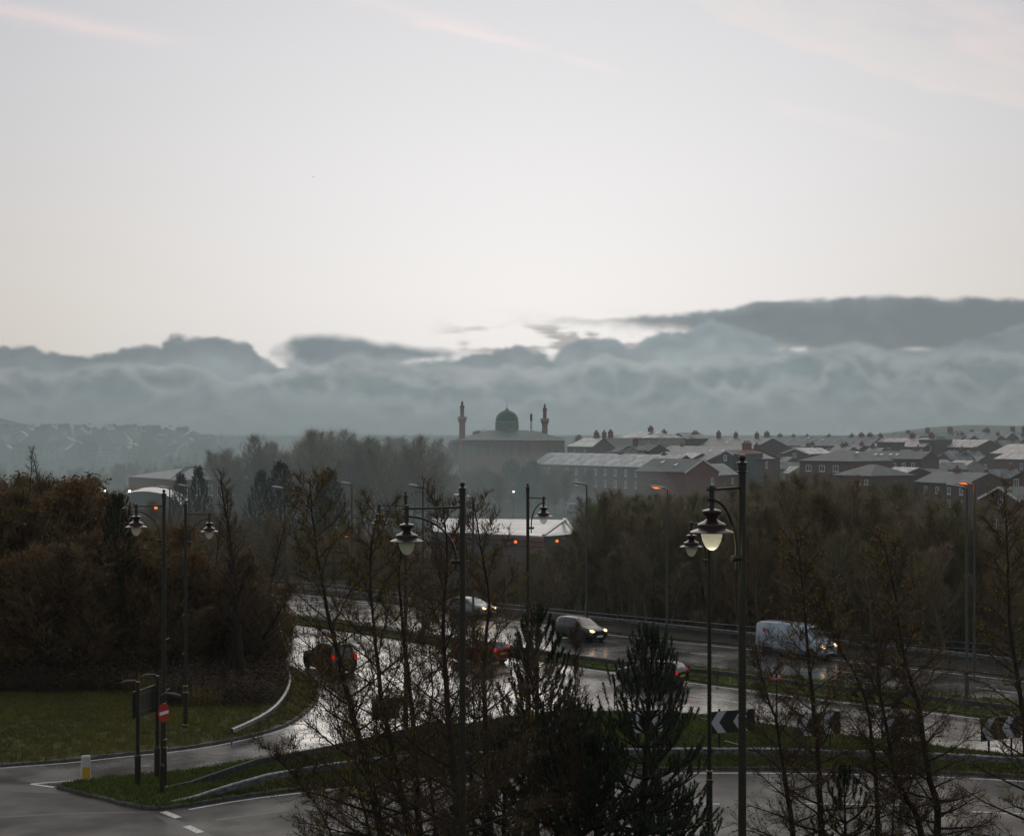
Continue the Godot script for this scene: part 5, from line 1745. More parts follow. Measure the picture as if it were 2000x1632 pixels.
	building("rear_extension", "grey-roofed back extension above the frosted terrace, nearest the dark dormer", "house", Vector2(43.88, -374), Vector2(46.85, -366), 6.0, 8.58, 9.92, {"roof": M.slate, "wall": M.brick})
	o_dormer()
	building("terrace", "long slate-roofed terrace on the ridge with a brick gable at its left end", "terrace", Vector2(78.67, -500), Vector2(109.2, -468), 12.0, 11.29, 14.26, {"roof": M.slate, "wall": M.brick_dark, "chimneys": [[-0.48, 3, 1.6], [-0.36, 3, 0.8], [-0.24, 2, 0.7], [-0.12, 2, 0.6], [0.07, 2, 0.7], [0.26, 2, 0.8], [0.34, 3, 1.1], [0.41, 3, 1.1]], "rooflights": [[-0.08, 0.75], [0.06, 0.55]], "windows": [[-0.05, 0.5, 9, 1.4, 1.1, 1.5], [-0.3, 0.5, 11, 4.0, 1.0, 1.5]]})
	building("brick_house", "low building with a white-edged gable below the ridge terrace", "house", Vector2(71.89, -410), Vector2(78.38, -404), 12.0, 9.62, 11.04, {"gable_front": true, "roof": M.slate_frost, "wall": M.brick, "barge": M.white, "windows": [[-0.15, 0.1, 1, 0.4, 1.0, 1.0]]})
	building("brick_house", "brick backs with red chimneys right of the nearest lamp's finial", "house", Vector2(53.74, -352), Vector2(61.44, -360), 9.0, 9.04, 10.68, {"roof": M.slate, "wall": M.brick, "chimneys": [[0.1, 2, 1.6], [0.45, 2, 2.0]], "windows": [[0.1, 0.35, 1, 1.4, 0.9, 1.5]], "rooflights": [[-0.2, 0.6]]})
	building("brick_hall", "low brick building with a wide dark hipped roof and one rooflight", "hall", Vector2(62.19, -332), Vector2(71.7, -322), 15.0, 9.07, 11.29, {"roof": M.slate_dark, "wall": M.brick, "hip": 5.0, "rooflights": [[0.3, 0.72]], "windows": [[-0.45, 0.3, 3, 1.6, 1.4, 1.3]]})
	building("terrace", "terrace with a pinkish wet roof and a dark dormered bay, brick front with white windows", "terrace", Vector2(108.41, -470), Vector2(121.44, -452), 11.0, 11.13, 13.57, {"roof": M.slate_pink, "wall": M.brick_dark, "chimneys": [[-0.46, 2, 1.6], [0.1, 3, 1.7], [0.42, 3, 1.8]], "windows": [[-0.1, 0.5, 8, 1.7, 0.9, 2.2], [-0.1, 0.5, 8, 4.6, 0.9, 1.6]]})
	building("dormer_bay", "dark flat-roofed bay breaking the pinkish roof", "house", Vector2(107.43, -452), Vector2(111.4, -448), 6.0, 12.25, 12.55, {"flat": true, "roof": M.slate_dark, "wall": M.brick_dark, "windows": [[0.0, 0.4, 1, 2.4, 1.2, 2.2]]})
	building("terrace", "second pinkish wet roof further right along the street", "terrace", Vector2(126.28, -462), Vector2(134.69, -446), 11.0, 11.02, 13.12, {"roof": M.slate_pink, "wall": M.brick_dark, "windows": [[-0.45, 0.5, 9, 1.7, 0.9, 1.8], [-0.45, 0.5, 9, 4.6, 0.9, 1.6]], "rooflights": [[-0.2, 0.7]]})
	building("brick_house", "flat dark infill between the two pinkish roofs", "house", Vector2(120.99, -456), Vector2(124.45, -452), 9.0, 12.68, 13.28, {"flat": true, "roof": M.slate_dark, "wall": M.brick_dark, "windows": [[-0.4, 0.4, 2, 2.0, 0.9, 1.5]]})
	building("terrace", "far terrace on the skyline at right with tall square chimneys", "terrace", Vector2(151.9, -620), Vector2(202.8, -585), 12.0, 12.5, 15.51, {"roof": M.slate, "wall": M.brick_dark, "chimneys": [[-0.4, 3, 1.2], [-0.27, 3, 2.2], [-0.12, 4, 2.4], [0.02, 3, 1.4], [0.1, 3, 1.4], [0.28, 3, 2.6], [0.35, 3, 2.6], [0.38, 3, 2.6], [0.44, 3, 2.5], [0.49, 3, 1.4]], "rooflights": [[0.05, 0.7]]})
	building("rendered_dormer", "small white dormer with one window on the skyline roof at right", "house", Vector2(165.6, -575), Vector2(168.37, -574), 5.0, 15.74, 15.92, {"flat": true, "roof": M.slate, "wall": M.render_white, "windows": [[-0.25, 0.25, 1, 1.0, 0.9, 1.2]], "frames": M.lead})
	building("brick_house", "grey-roofed house with a white-edged gable near the right edge of the skyline", "house", Vector2(155.82, -530), Vector2(166.75, -520), 12.0, 13.28, 15.65, {"roof": M.slate, "wall": M.brick_dark, "barge": M.white, "chimneys": [[-0.1, 3, 1.5]], "windows": [[-0.4, 0.3, 3, 1.6, 1.0, 1.4]]})
	building("brick_house", "house with a pinkish roof slope at the right edge, above the other pinkish slope", "house", Vector2(137.28, -440), Vector2(143.87, -415), 12.0, 9.4, 11.92, {"roof": M.slate_pink, "wall": M.brick, "windows": [[-0.4, 0.3, 4, 1.7, 1.0, 1.5]]})
	building("brick_house", "brick house with a pinkish roof slope at right, over the dark trees", "house", Vector2(123.35, -392), Vector2(130.2, -372), 11.0, 8.55, 10.77, {"roof": M.slate_pink, "wall": M.brick, "barge": M.white, "windows": [[-0.3, 0.3, 3, 1.7, 1.0, 1.5]]})
	building("terrace", "dark roof with four small rooflights behind the hipped hall", "terrace", Vector2(83.33, -372), Vector2(96.53, -362), 11.0, 8.89, 10.55, {"roof": M.slate_dark, "wall": M.brick_dark, "rooflights": [[-0.26, 0.5], [-0.17, 0.5], [-0.03, 0.5], [0.07, 0.5]], "windows": [[-0.4, 0.45, 6, 1.6, 0.9, 1.4]]})
	building("workshop", "bluish hipped roof over a dark wall among the trees", "hall", Vector2(62.8, -300), Vector2(68.13, -292), 12.0, 6.8, 8.86, {"roof": M.slate_dark, "wall": M.brick_dark, "hip": 4.0, "windows": [[0.1, 0.5, 2, 1.2, 1.0, 1.0]]})
	building("workshop", "low grey shed roof left of the bare park trees at right", "hall", Vector2(73.99, -310), Vector2(77.22, -304), 9.0, 6.65, 7.99, {"roof": M.slate_frost, "wall": M.brick_dark})
	building("terrace", "dark terrace with white windows low among the trees at right", "terrace", Vector2(78.8, -300), Vector2(84.55, -285), 10.0, 5.45, 7.37, {"roof": M.slate_dark, "wall": M.brick_dark, "windows": [[-0.4, 0.5, 4, 1.4, 1.0, 1.3], [-0.4, 0.5, 4, 3.8, 1.0, 1.3]], "chimneys": [[-0.1, 2, 1.2]]})
	building("brick_house", "brick house with white-edged gable and two long rooflights at far right", "house", Vector2(65.41, -214), Vector2(68.25, -206), 12.0, 5.82, 7.36, {"gable_front": true, "roof": M.slate_dark, "wall": M.brick, "barge": M.white, "windows": [[-0.12, 0.12, 1, 0.6, 1.0, 1.2], [-0.3, 0.3, 2, 3.4, 1.0, 1.3]], "rooflights": [[0.3, 0.6], [0.45, 0.6]]})
	building("brick_house", "tall brick gable cut by the right edge of the picture", "house", Vector2(80.67, -250), Vector2(84.8, -240), 12.0, 6.99, 9.19, {"gable_front": true, "roof": M.slate_dark, "wall": M.brick, "windows": [[-0.4, -0.2, 1, 0.2, 1.1, 1.4]]})
	# back extensions and sheds that fill the yards between the rows
	rng.seed = 313
	var kinds: Array[Node3D] = []
	var kl := "small back extension among the terraces of the town hill"
	var kg := "small back extensions among the terraces"
	for k in 5:
		var w: float = [5.5, 6.5, 7.5, 5.0, 8.5][k]
		kinds.append(building("rear_extension", kl, "house", Vector2(-w * 0.5, -380), Vector2(w * 0.5, -380), [8.0, 6.0, 5.5, 9.0, 6.0][k], land(0, -380) + [3.4, 3.0, 4.4, 4.6, 2.8][k], land(0, -380) + [5.0, 4.6, 6.2, 6.3, 4.4][k], {"gable_front": k in [0, 3], "roof": [M.slate, M.slate_frost, M.slate, M.slate_dark, M.slate_pink][k], "wall": [M.brick, M.brick_dark, M.brick_dark, M.brick, M.render_cream][k], "group": kg, "windows": [[-0.35, 0.35, [1, 2, 2, 1, 3][k], 1.2, 0.9, 1.1]], "chimneys": [[0.3, 2, 1.3]] if k in [1, 2] else []}))
	var made := 0
	for spot in [[1180, 1300, 424, 7, "above the long frosted terrace"], [1340, 1450, 412, 7, "behind the dark slate-hung gable"], [1440, 1520, 380, 5, "right of the nearest lamp's finial"], [1480, 1700, 448, 12, "below the ridge terrace"], [1500, 1690, 398, 9, "left of the hipped hall"], [1690, 1800, 428, 7, "below the pinkish-roofed terrace"], [1700, 1900, 400, 9, "behind the four small rooflights"], [1800, 1930, 420, 7, "between the two pinkish roofs"], [1880, 2010, 470, 6, "below the skyline terrace at right"], [1790, 1990, 520, 8, "near the white skyline dormer"], [1600, 1760, 345, 6, "behind the bluish hipped roof"], [1840, 1980, 345, 6, "above the dark low terrace at right"]]:
		for i in spot[3]:
			var px: float = lerpf(spot[0], spot[1], (i + rnd(0.1, 0.9)) / spot[3])
			var d: float = spot[2] + rnd(-9, 9)
			var x := (px - 1000.0) / 3000.0 * d
			var at := Vector3(x, land(x, -d) - 0.4, -d)
			var turn: float = [0.35, 0.35, 1.9, -1.2][rng.randi() % 4] + rnd(-0.1, 0.1)
			var kn := made if made < 5 else rng.randi() % 5
			var words: String = ["grey-gabled brick extension", "pale-roofed brick shed with chimney", "grey-roofed brick extension with chimney", "dark-gabled brick extension", "low cream extension"][kn] + ", " + spot[4]
			if made < 5:
				kinds[made].position = at
				kinds[made].rotation.y = turn
				kinds[made].set_meta("label", words)
			else:
				copy(kinds[kn], at, turn, words)
			made += 1
	# a bird high in the empty sky
	var bird := thing("bird", "tiny dark bird alone in the pale sky at upper left", "bird", Vector3(-36.21, 61.63, -280), 0.4)
	b = Mb.new()
	b.tube(PackedVector3Array([Vector3(-0.16, 0, 0), Vector3(-0.08, 0.01, 0), Vector3(0.06, 0.01, 0), Vector3(0.15, 0.02, 0), Vector3(0.19, 0.015, 0)]), PackedFloat32Array([0.015, 0.04, 0.045, 0.03, 0.005]), 8)
	part(bird, "body", b, M.black)
	for z in [-1, 1]:
		b = Mb.new()
		b.tri(Vector3(0.07, 0.02, 0.02 * z), Vector3(-0.05, 0.02, 0.02 * z), Vector3(0.03, 0.1, 0.17 * z))
		b.tri(Vector3(0.03, 0.1, 0.17 * z), Vector3(-0.04, 0.02, 0.02 * z), Vector3(-0.07, 0.07, 0.3 * z))
		part(bird, "wing", b, M.black)
	# left of the mosque and in the valley
	building("brick_hall", "brick building with a wide hipped roof behind the conifers at left", "hall", Vector2(-52.47, -236), Vector2(-40.83, -244), 18.0, 7.78, 9.5, {"roof": M.slate, "wall": M.brick_red, "hip": 8.0, "gutter_paint": M.white, "windows": [[-0.42, 0.45, 6, 1.8, 1.2, 1.6]]})
	var sh := thing("arched_shed", "low shed with a pale arched roof behind the left lamp", "hall", Vector3(Vector2(-45.73, -190).x, 0, Vector2(-45.73, -190).y), 0.15)
	b = Mb.new()
	var arc := []
	for z in [0.0, -16.0]:
		var r := PackedVector3Array()
		for k in 13:
			var a := PI * (0.5 - 0.5) + PI * (0.16 + 0.68 * k / 12.0)
			r.append(Vector3(-cos(a) * 5.4, 5.82 + (sin(a) - sin(PI * 0.16)) * 3.4, z))
		arc.append(r)
	for k in 12:
		b.quad(arc[0][k], arc[0][k + 1], arc[1][k + 1], arc[1][k])
	part(sh, "roof", b, M.sheet_roof)
	b = Mb.new()
	for k in 12:
		b.quad(Vector3(arc[0][k].x, 0, -0.2), Vector3(arc[0][k + 1].x, 0, -0.2), arc[0][k + 1] + Vector3(0, -0.03, -0.2), arc[0][k] + Vector3(0, -0.03, -0.2))
	b.quad(Vector3(arc[0][12].x, 0, -0.2), Vector3(arc[0][12].x, 0, -16), arc[1][12], arc[0][12] + Vector3(0, 0, -0.2))
	part(sh, "wall", b, M.sheet_wall)
	# the big shed with the pale roof
	var wd := thing("warehouse", "long low warehouse with a pale roof in the valley below the mosque", "warehouse", Vector3.ZERO)
	var a0: Vector2 = Vector2(-8.74, -166)
	var a1: Vector2 = Vector2(3.27, -158)
	var ey := 3.99
	var ry := 4.05
	b = Mb.new()
	var up := Vector3(0, 0, 0)
	var fl := Vector3(a0.x, ey, a0.y)
	var fr := Vector3(a1.x, ey, a1.y)
	var rl: Vector3 = Vector3(-10.01, 4.11, -190)
	var rr: Vector3 = Vector3(6.08, 4.15, -186)
	slab(b, fl, fr, rr, rl, 0.15)
	var wr := part(wd, "roof", b, M.sheet_roof)
	b = Mb.new()
	var gr: Vector3 = Vector3(6.59, 4.13, -162)
	b.tri(fr + Vector3(0.05, 0.1, 0.1), gr, rr + Vector3(0, 0.1, 0))
	part(wd, "end_roof", b, M.lamp_grey)
	b = Mb.new()
	b.beam(fr + Vector3.UP * 0.25, (fr + Vector3(2.6, 1.35, -10.0)), 0.35, 0.2)
	b.beam(fr + Vector3(2.6, 1.35, -10.0), rr + Vector3.UP * 0.25, 0.3, 0.2)
	b.beam(fr + Vector3(2.6, 1.35, -10.0), gr, 0.25, 0.18)
	part(wd, "flashing", b, M.sheet_roof)
	b = Mb.new()
	b.quad(Vector3(fl.x, -0.3, fl.z), Vector3(fr.x, -0.3, fr.z), fr, fl)
	b.quad(Vector3(fr.x, -0.3, fr.z), Vector3(gr.x, -0.3, gr.z), gr, fr)
	b.quad(Vector3(gr.x, -0.3, gr.z), Vector3(rr.x, -0.3, rr.z), rr, gr)
	b.quad(Vector3(rr.x, -0.3, rr.z), Vector3(rl.x, -0.3, rl.z), rl, rr)
	b.quad(Vector3(rl.x, -0.3, rl.z), Vector3(fl.x, -0.3, fl.z), fl, rl)
	part(wd, "wall", b, M.sheet_wall)
	for k in 2:
		b = Mb.new()
		b.beam(fl + Vector3(0, -0.45 - 0.5 * k, 0.12), fr + Vector3(0, -0.45 - 0.5 * k, 0.12), 0.08, 0.12)
		part(wd, "cladding_rail", b, M.lead)
	# lights
	var orange := Color(1.0, 0.42, 0.12)
	lamp_spot("orange lamp by the near lamp column's brace, on the warehouse front", Vector3(-5.97, 3.85, -157), M.sodium, orange, 1.0, 2.5)
	lamp_spot("orange lamp in the middle of the warehouse front", Vector3(0.36, 3.68, -156), M.sodium, orange, 1.0, 2.2)
	lamp_spot("orange lamp at the right end of the warehouse front", Vector3(4.52, 3.9, -154), M.sodium, orange, 1.0, 2.2)
	lamp_spot("tiny orange lamp in the scrub left of the middle lanterns", Vector3(-16.2, 4.6, -150), M.sodium, orange, 0.8, 2.5)
	lamp_spot("orange lamp under the arm of the leftmost street lamp", Vector3(-34.8, 7.42, -150), M.sodium, orange, 1.5, 5.0)
	lamp_spot("bright white lamp in front of the arched shed, left of the other", Vector3(-47.7, 7.96, -180), M.cold_glow, Color(1, 0.95, 0.9), 4.0, 6.0)
	lamp_spot("white lamp over the arched shed, right of the brighter one", Vector3(-44.85, 7.96, -180), M.cold_glow, Color(1, 0.95, 0.9), 2.5, 6.0)
	lamp_spot("small white lamp low in front of the arched shed", Vector3(-40.48, 7.03, -160), M.cold_glow, Color(1, 0.95, 0.9), 1.0, 5.0)
	lamp_spot("tiny white lamp at the edge of the misty park", Vector3(0.24, 5.7, -240), M.cold_glow, Color(1, 0.95, 0.8), 1.0, 5.0)
	# the suburb on the hill far left
	var hill: Array[Node3D] = []
	for k in 3:
		hill.append(building("suburb_house", "pale house among others on the misty hill far left", "house", Vector2(-100 - k * 20, -900), Vector2(-92 - k * 20, -900), 8.0, land(-100 - k * 20, -900) + 5.2, land(-100 - k * 20, -900) + 8.2, {"roof": [M.slate, M.slate_frost, M.slate_dark][k], "wall": [M.render_white, M.render_cream, M.brick][k], "group": "houses on the misty hill far left", "windows": [[-0.4, 0.4, 2, 1.4, 1.2, 1.2], [-0.4, 0.4, 2, 4.0, 1.4, 1.3]], "chimneys": [[0.3, 2, 1.0]], "gable_front": k == 1}))
	rng.seed = 91
	var n := 0
	for row in 7:
		var d := 760.0 + row * 62.0
		for i in 12:
			var px := -20.0 + i * 37.0 + rnd(-12, 12) + row * 7
			if px > 430 - row * 8:
				continue
			var x := (px - 1000.0) / 3000.0 * d
			var z := -d + rnd(-12, 12)
			var at := Vector3(x, land(x, z) - 0.3, z)
			var words: String = ["grey-roofed white house", "cream gabled house", "dark-roofed brick house"][n % 3] + ", %s row of the suburb, " % ["lowest", "second lowest", "third", "middle", "fifth", "second highest", "highest"][row] + beside([[20, "at the left edge"], [95, "left of the thicket's dip"], [160, "over the thicket's right shoulder"], [225, "above the arched shed"], [300, "above the leftmost lamp"], [380, "above the lamp on the lawn"]], px)
			if n < 3:
				hill[n].position = at
				hill[n].set_meta("label", words)
			else:
				copy(hill[n % 3], at, rnd(-0.5, 0.5), words)
			n += 1
	building("school_block", "long building with two raised gables on the far left skyline", "building", Vector2(-224, -960), Vector2(-189.41, -955), 16.0, 14.18, 15.14, {"roof": M.slate_dark, "wall": M.brick_dark, "windows": [[-0.45, 0.45, 10, 2.0, 1.4, 1.6]]})
	for px in [337, 377]:
		building("raised_roof", "raised hipped roof on the far left skyline, %s of the pair" % ["nearer the edge", "nearer the mosque"][int(px > 350)], "building", Vector2((px - 12 - 1000) / 3000.0 * 955, -955), Vector2((px + 12 - 1000) / 3000.0 * 955, -955), 10.0, 14.5, 16.57, {"roof": M.slate_dark, "wall": M.brick_dark, "hip": 2.5})


func o_dormer() -> void:
	var o := building("dark_dormer_house", "slate-hung gable with white windows under a red-roofed chimney", "house", Vector2(47.87, -352), Vector2(50.4, -350), 9.0, 10.29, 11.05, {"gable_front": true, "roof": M.slate_dark, "wall": M.slate_dark, "barge": M.white, "windows": [[-0.35, 0.1, 1, 0.9, 0.8, 1.3]]})
	var b := Mb.new()
	building("red_roofed_wing", "red-tiled wing with a three-pot brick chimney by the slate-hung gable", "house", Vector2(50.45, -352), Vector2(53.43, -350), 9.0, 10.29, 11.44, {"roof": M.terracotta, "wall": M.slate_dark, "hip": 1.5, "chimneys": [[-0.05, 4, 1.7]], "gutter_paint": M.white, "windows": [[-0.5, -0.2, 1, 0.9, 0.6, 1.2]]})


# ---- trees ----
func bend(a: Vector3, dir: Vector3, l: float, segs: int, lift: float, wob: float) -> PackedVector3Array:
	var p := PackedVector3Array([a])
	var d := dir.normalized()
	for i in segs:
		d = (d + Vector3(rnd(-wob, wob), lift + rnd(-wob, wob) * 0.6, rnd(-wob, wob))).normalized()
		a += d * (l / segs)
		p.append(a)
	return p


func tapers(n: int, r0: float, r1: float) -> PackedFloat32Array:
	var r := PackedFloat32Array()
	for i in n:
		r.append(lerpf(r0, r1, i / float(n - 1)))
	return r


func at_on(p: PackedVector3Array, t: float) -> Vector3:
	var f := clampf(t, 0.0, 0.9999) * (p.size() - 1)
	return p[int(f)].lerp(p[int(f) + 1], f - int(f))


func aside(d: Vector3, by: float) -> Vector3:
	var s := d.cross(Vector3(rnd(-1, 1), rnd(-1, 1), rnd(-1, 1))).normalized()
	return (d * cos(by) + s * sin(by)).normalized()


# A bare broadleaf tree with its trunk path given: limbs, side shoots, twigs, and now and then a leaf or catkin.
# k: limbs, shoots, twigs, from (fraction of trunk), low / high limb length, rise, twig radius, leaves per twig, leaf length, leaf kind colours
func bare_tree(trunk: PackedVector3Array, r0: float, k: Dictionary) -> Array:
	var wood := Mb.new()
	var crown := Mb.new()
	var leaf := Mb.new()
	var rad := PackedFloat32Array()
	var n := trunk.size()
	for i in n:
		rad.append(lerpf(r0, r0 * 0.1, pow(i / float(n - 1), 0.85)))
	wood.tube(trunk, rad, k.get("sides", 7), false)
	var limbs: int = k.limbs
	var tw: float = k.twig
	for i in limbs:
		var f := (i + rnd(0.1, 0.9)) / limbs
		var t: float = lerpf(k.from, 0.98, f)
		var a := at_on(trunk, t)
		var az := i * 2.39996 + rnd(-0.5, 0.5)
		var l: float = lerpf(k.low, k.high, f) * rnd(0.65, 1.15) * (sin(PI * clampf(f * 0.8 + 0.22, 0.0, 1.0)) if k.get("round", false) else 1.0)
		var rise: float = lerpf(k.rise, k.get("rise_top", k.rise + 0.5), f)
		var p := bend(a, Vector3(cos(az), rise, sin(az)), l, 5, k.get("lift", 0.08), 0.16)
		var lr := maxf(r0 * (1.0 - t) * 0.42, tw * 1.6)
		wood.tube(p, tapers(6, lr, tw * 1.1), 3, false)
		var shoots: int = maxi(2, int(k.shoots * (0.5 + 0.5 * l / k.low)))
		for j in shoots:
			var s := lerpf(0.18, 1.0, (j + rnd(0.0, 0.9)) / shoots)
			var b := at_on(p, s)
			var along := (at_on(p, minf(s + 0.1, 1.0)) - at_on(p, s - 0.1)).normalized()
			var d: Vector3 = aside(along, rnd(0.5, 1.0)) + Vector3.UP * k.get("shoot_up", 0.15)
			var sl := l * rnd(0.25, 0.5) * (1.15 - 0.6 * s)
			var q := bend(b, d, sl, 3, 0.07, 0.22)
			crown.col = Color(1, 1, 1) * rnd(0.7, 1.35)
			crown.tube(q, tapers(4, tw * 1.15, tw * 0.55), 3, false)
			for m in int(k.twigs):
				var u := lerpf(0.1, 1.0, (m + rnd(0.0, 1.0)) / k.twigs)
				var e := at_on(q, u)
				var w: Vector3 = aside((q[3] - q[0]).normalized(), rnd(0.3, 1.0)) + Vector3.UP * k.get("twig_up", 0.1)
				var tip: Vector3 = e + w.normalized() * rnd(0.5, 1.2) * k.twig_len
				crown.spike(e, tip, tw * 0.7)
				if rng.randf() < k.get("leaves", 0.0):
					var h: float = k.leaf * rnd(0.6, 1.3)
					leaf.col = Color(1, 1, 1).lerp(Color(1.5, 0.8, 0.5), rng.randf() * k.get("motley", 0.3)) * rnd(0.55, 1.5)
					var o := tip.lerp(e, rng.randf() * 0.6)
					if k.get("hang", true):
						leaf.leaf(o, o + Vector3(rnd(-0.02, 0.02), -h, rnd(-0.02, 0.02)), Vector3(rnd(-1, 1), 0.0, rnd(-1, 1)).normalized() * h * k.get("leaf_wide", 0.14))
					else:
						leaf.leaf(o, o + aside(Vector3.DOWN, rnd(0, 1.4)) * h, Vector3(rnd(-1, 1), rnd(-1, 1), rnd(-1, 1)).normalized() * h * 0.32)
	return [wood, crown, leaf]


func plant(called: String, label: String, cat: String, at: Vector3, shapes: Array, mats: Array, group := "", leaves := "leaves") -> Node3D:
	var o := thing(called, label, cat, at, 0.0, group)
	part(o, "trunk", shapes[0], mats[0])
	part(o, "crown", shapes[1], mats[1])
	if shapes.size() > 2 and (shapes[2] as Mb).v.size():
		stuff(part(o, leaves, shapes[2], mats[2]))
	return o


func straight(h: float, lean := 0.03, n := 8) -> PackedVector3Array:
	return bend(Vector3(0, -0.2, 0), Vector3(rnd(-0.1, 0.1), 1, rnd(-0.1, 0.1)), h + 0.2, n, 0.06, lean * 2.0)


# A pine: whorls of branches with brushes of needles that turn up at the ends.
func pine(h: float, spread: float, whorls: int, per: int, brush: float, needles: int, needle: float, thick: float, thickly := 3.6) -> Array:
	var wood := Mb.new()
	var green := Mb.new()
	var trunk := straight(h, 0.012, 10)
	wood.tube(trunk, tapers(11, h * 0.018 + 0.03, 0.02), 7, false)
	for i in whorls:
		var f := i / float(whorls - 1)
		var t := lerpf(0.24 if h > 5.0 and needles > 45 else 0.1, 0.97, pow(f, 0.9))
		var c := at_on(trunk, t)
		var reach := spread * pow(1.0 - f, 0.6) * rnd(0.85, 1.1) + 0.25
		for j in per:
			var az := TAU * (j + rnd(-0.25, 0.25)) / per + i * 1.1
			var p := bend(c, Vector3(cos(az), lerpf(-0.05, 0.7, f), sin(az)), reach, 6, lerpf(0.09, 0.16, f), 0.09)
			wood.tube(p, tapers(7, 0.045 * (1.0 - f) + 0.014, 0.008), 4, false)
			var clusters := maxi(2, int(reach * thickly))
			for m in clusters:
				var s := 1.0 - m / float(clusters) * 0.8
				var a := at_on(p, s)
				var along := (at_on(p, minf(s + 0.12, 1.0)) - at_on(p, s - 0.12)).normalized()
				var d := (along * 0.8 + Vector3(rnd(-0.7, 0.7), 0, rnd(-0.7, 0.7)) * (0.2 if m == 0 else 1.0) + Vector3.UP * lerpf(0.35, 0.9, f)).normalized()
				brushes(wood, green, a, d, brush * rnd(0.65, 1.2), needles, needle, thick)
	brushes(wood, green, at_on(trunk, 0.93), Vector3.UP, brush * 1.7, needles * 2, needle, thick)
	return [wood, green]


func brushes(wood: Mb, green: Mb, a: Vector3, d: Vector3, l: float, needles: int, needle: float, thick: float) -> void:
	var p := bend(a, d, l, 3, 0.14, 0.06)
	wood.tube(p, tapers(4, 0.012, 0.006), 3, false)
	for k in needles:
		var s := pow(rng.randf(), 0.8)
		var b := at_on(p, s)
		var along := (at_on(p, minf(s + 0.2, 1.0)) - at_on(p, s - 0.2)).normalized()
		var o := aside(along, rnd(0.35, 1.0))
		green.col = Color(1, 1, 1) * rnd(0.6, 1.5)
		green.leaf(b, b + o * needle * rnd(0.7, 1.2), along.cross(o).normalized() * thick)


func scatter(called: String, shapes: Array, mats: Array, spots: Array) -> void:
	# one mass that nobody could count: trunks and crowns of many copies
	for s in shapes.size():
		if (shapes[s] as Mb).v.size() == 0:
			continue
		var mm := MultiMesh.new()
		mm.transform_format = MultiMesh.TRANSFORM_3D
		mm.mesh = shapes[s].mesh()
		mm.instance_count = spots.size()
		for i in spots.size():
			var q: Array = spots[i]
			mm.set_instance_transform(i, Transform3D(Basis(Vector3.UP, q[1]).scaled(Vector3(q[2] * q[3], q[2], q[2] * q[3])), q[0]))
		var o := MultiMeshInstance3D.new()
		o.name = called
		o.multimesh = mm
		o.material_override = mats[s]
		o.set_meta("kind", "stuff")
		add_child(o, true)


func skyline(p: Array, px: float) -> float:
	for i in p.size() - 1:
		if px <= p[i + 1].x:
			return lerpf(p[i].y, p[i + 1].y, clampf((px - p[i].x) / (p[i + 1].x - p[i].x), 0.0, 1.0))
	return p[p.size() - 1].y


func woods(l1: PackedVector3Array, lawn: PackedVector2Array) -> void:
	rng.seed = 4242
	near_trees()
	thicket(lawn)
	far_woods(l1)
	undergrowth(l1)
	# the air of the valley: thin haze that begins beyond the road, thicker low down
	mist("valley_haze", Vector3(0, 12, -720), Vector3(1500, 25, 1210), 0.00048, RenderingServer.FOG_VOLUME_SHAPE_BOX)
	mist("valley_mist", Vector3(-120, 1, -325), Vector3(340, 30, 330), 0.0009, RenderingServer.FOG_VOLUME_SHAPE_ELLIPSOID)
	mist("valley_mist", Vector3(-62, 5, -236), Vector3(175, 36, 165), 0.0025, RenderingServer.FOG_VOLUME_SHAPE_ELLIPSOID)
	mist("valley_mist", Vector3(-240, 4, -680), Vector3(560, 34, 640), 0.0009, RenderingServer.FOG_VOLUME_SHAPE_ELLIPSOID)


func near_tree(label: String, trunk: PackedVector3Array, r: float, k: Dictionary, leaf_mat: Material) -> void:
	var base := trunk[0]
	var p := PackedVector3Array()
	for q in trunk:
		p.append(q - base)
	p[0].y -= 0.6
	# round the path off
	var c := Curve3D.new()
	for i in p.size():
		var t := (p[mini(i + 1, p.size() - 1)] - p[maxi(i - 1, 0)]) / 6.0
		c.add_point(p[i], -t, t)
	var s := PackedVector3Array()
	for i in 25:
		s.append(c.sample_baked(c.get_baked_length() * i / 24.0, true) + Vector3(rnd(-0.02, 0.02), 0, rnd(-0.02, 0.02)))
	var d := {"limbs": 52, "shoots": 17, "twigs": 10, "from": 0.1, "low": 3.3, "high": 0.9, "rise": 0.12, "rise_top": 1.1, "lift": 0.05, "twig": 0.0085, "twig_len": 0.4, "leaves": 0.34, "leaf": 0.12, "shoot_up": 0.05}
	d.merge(k, true)
	plant("bare_tree", label, "tree", base, bare_tree(s, r, d), [M.bark, M.twig, leaf_mat], "", d.get("called", "catkins"))


